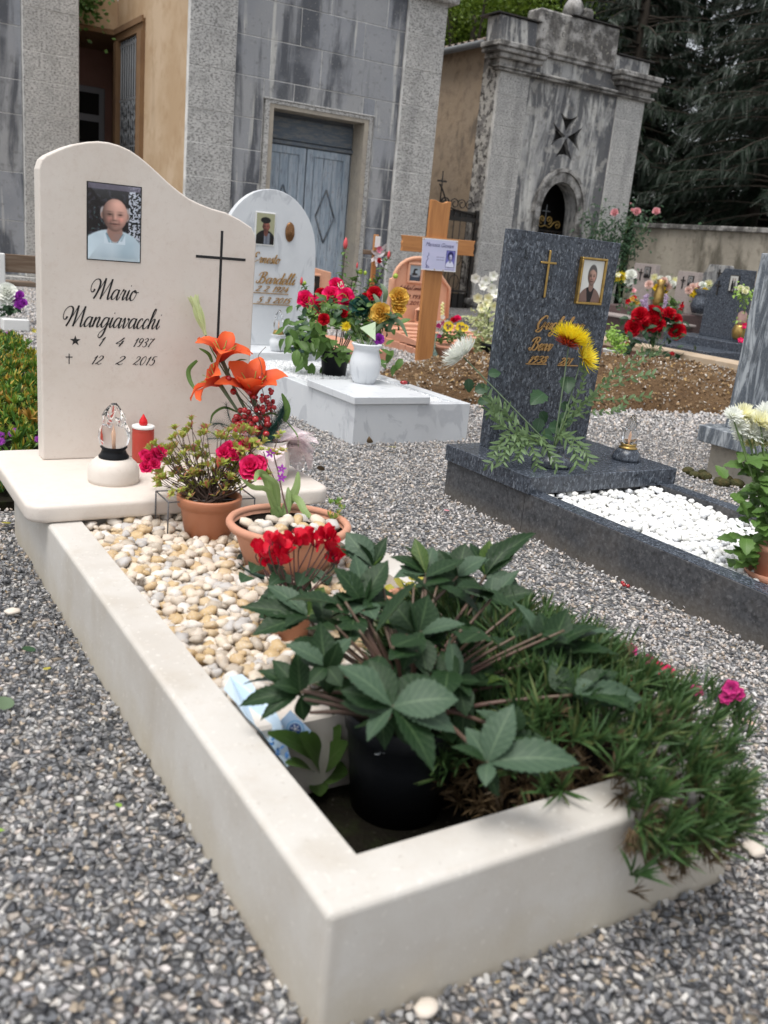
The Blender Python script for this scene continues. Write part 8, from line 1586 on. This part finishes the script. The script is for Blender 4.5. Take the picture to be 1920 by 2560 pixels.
pts = np.array(pts); rr = RNG.uniform(.035, .065, len(pts)); rot = np.column_stack([RNG.uniform(-.5, .5, len(pts)), RNG.uniform(-.5, .5, len(pts)), RNG.uniform(0, 6.28, len(pts))])
gcv = scatter('ground_cover', pts, rr, tuft, M['succ_r'], 'mat of fleshy green ground cover behind the cream headstone', None, rots=rot)
single(Geo().box(-1.2, .62, 2.6, 6.3, -.02, .03), 'planted_soil', M['soil_grave'], None, None, (0, 4.4, 0), kind='structure')
for k, (x, y) in enumerate([(5, 840), (18, 838), (28, 835), (2, 975), (35, 1085), (30, 1090), (2, 1110), (96, 1105), (3, 1095), (12, 845)]):
    p = onz(x, y, .17); t = thing('purple_flower', ['small purple daisy at the top left of the green ground cover', 'small purple daisy among the green ground cover'][k > 2], 'flower', p, 'purple flowers in the ground cover')
    part(Geo().merge(fl_mum(.017, 40, k, .14, .3, 10), orient(None, p + Vector((0, 0, .01)), TOCAM(p) + Vector((0, 0, .6)))), 'petals', M['p_purple'], t); part(Geo().tube([p, p - Vector((0, 0, .06))], .0015, 4), 'stem', M['stem'], t)
for k, (x, y) in enumerate([(50, 890), (60, 900), (40, 950), (38, 948), (6, 1060), (70, 1050), (85, 830), (88, 955)]):
    p = onz(x, y, .17); t = thing('yellowed_rosette', 'yellowed leaf rosette among the green ground cover', 'plant', p, 'yellow rosettes in the ground cover'); part(Geo().merge(rosette(blade(1, .3, bend=.3, cup=.4, n=4), p, TOCAM(p) + Vector((0, 0, 1)), 7, 35, .04, k)), 'leaves', M['yellow_leaf'], t)
be = thing('wooden_bench', 'weathered brown plank bench back on pale posts at the left edge', 'bench', (.5, 8.6, 0))
part(Geo().rbox(-.6, 1.34, 8.6, 8.64, .49, .655, .005), 'backrest', M['wood_dark'], be); part(Geo().rbox(-.6, 1.34, 8.2, 8.55, .40, .44, .005), 'seat', M['wood_dark'], be) if False else None
for x in (-.5, .93): part(Geo().rbox(x, x + .075, 8.56, 8.6, 0, .66, .008), 'leg', M['white_paint'], be); 
part(Geo().rbox(-.6, 1.3, 8.65, 8.9, .36, .40, .005), 'seat', M['wood_dark'], be)
c = Vector((1.04, 8.15, 0)); t = thing('white_planter', 'white planter with a white silk bloom and purple freesias at the left edge', 'planter', c); part(Geo().rbox(.9, 1.13, 8.1, 8.25, 0, .11, .01), 'box', M['white_paint'], t); d_ = px_of(c)[2]
for k, (x, y, r_, m_) in enumerate([(18, 735, .085, 'p_white'), (8, 745, .06, 'p_white'), (28, 752, .05, 'p_white'), (44, 745, .035, 'p_purple'), (50, 738, .035, 'p_purple'), (38, 752, .03, 'p_purple'), (48, 763, .04, 'p_purple'), (58, 758, .035, 'p_purple'), (42, 762, .03, 'p_purple')]): p = at(x, y, d_ - .05); part(Geo().merge(fl_rose(r_, k), orient(None, p, TOCAM(p) + Vector((0, 0, .5)))), 'flower', M[m_], t)
bush_leaves([(20, 770), (35, 772), (10, 775), (30, 765)], d_, 50, .05, .08, 'leaf_dark', t, 'leaves', 6, .06, 44)

# ================================================================== things fallen on the gravel
def fallen(name, label, x, y, L_, W_, m_, prof='leaf', z=.018, bend=.3, cat='leaf', seed=0):
    rg = random.Random(seed + int(x)); p = onz(x, y, z); single(Geo().merge(blade(L_, W_, bend=bend, cup=.2, n=8, m=2, prof=prof), frame(p, dirv(rg.uniform(0, 6.28), 0), (rg.uniform(-.2, .2), rg.uniform(-.2, .2), 1))), name, M[m_], label, cat, p)
fallen('fallen_leaf', 'wet pale green leaf on the gravel at the left edge, halfway down', 8, 1775, .05, .045, 'leaf_grey', 'round'); fallen('fallen_leaf', 'long light green leaf on the gravel at the lower left edge', 12, 2075, .05, .016, 'leaf_lime')
fallen('fallen_leaf', 'small yellow leaf on the gravel level with the left kerb', 118, 1668, .022, .018, 'yellow_leaf', 'round'); fallen('fallen_leaf', 'yellowish crumpled leaf beside the cream base slab', 6, 1305, .05, .03, 'yellow_leaf', 'round'); fallen('fallen_leaf', 'dark round leaf on the gravel left of the kerb', 88, 1628, .035, .03, 'leaf_dark', 'round'); fallen('fallen_leaf', 'small green leaf on the near gravel', 292, 2008, .02, .012, 'leaf_lime')
fallen('fallen_petal', 'pale pink petal on the gravel in front of the granite grave plinth', 1120, 1275, .04, .022, 'p_pink', 'round', cat='petal'); fallen('fallen_petal', 'white petal on the gravel right of the dianthus', 1890, 1812, .05, .028, 'p_peachpink', 'round', cat='petal')
fallen('dry_leaf', 'reddish dry leaf on the gravel between the cream and marble graves', 800, 1175, .06, .04, 'straw', 'round', bend=1.2); fallen('dry_leaf', 'curled brown leaf at the foot of the marble kerb', 927, 1108, .06, .035, 'straw', 'leaf', bend=2.2); fallen('dry_leaf', 'small yellow leaf on the gravel under the marble kerb', 970, 1117, .05, .04, 'yellow_leaf', 'round')
for k, (x, y, r_, lab) in enumerate([(30, 1528, .02, 'large white flat stone on the gravel at the left edge'), (1535, 1453, .011, 'round white stone beside the red berries near the granite kerb'), (1885, 2120, .02, 'cream pebble on the grey gravel near the front right corner of the kerb'), (1065, 2520, .018, 'white stone at the foot of the front kerb')]):
    p = onz(x, y, .015); o = single(Geo().merge(V1[k], frame(p, (1, .3, 0), (0, 0, 1), (r_, r_, r_ * .6))), 'loose_stone', mat('loose_stone', (.62, .55, .47), .6), lab, 'stone', p)
for k, (x, y) in enumerate(((1560, 1462), (1570, 1465), (1556, 1457))): p = onz(x, y, .015); single(Geo().ball(p, .007, 2), 'fallen_berry', M['berry'], 'red berry lying by the granite kerb', 'berry', p, 'fallen red berries')
# tidy: every top-level object outside the setting carries a label
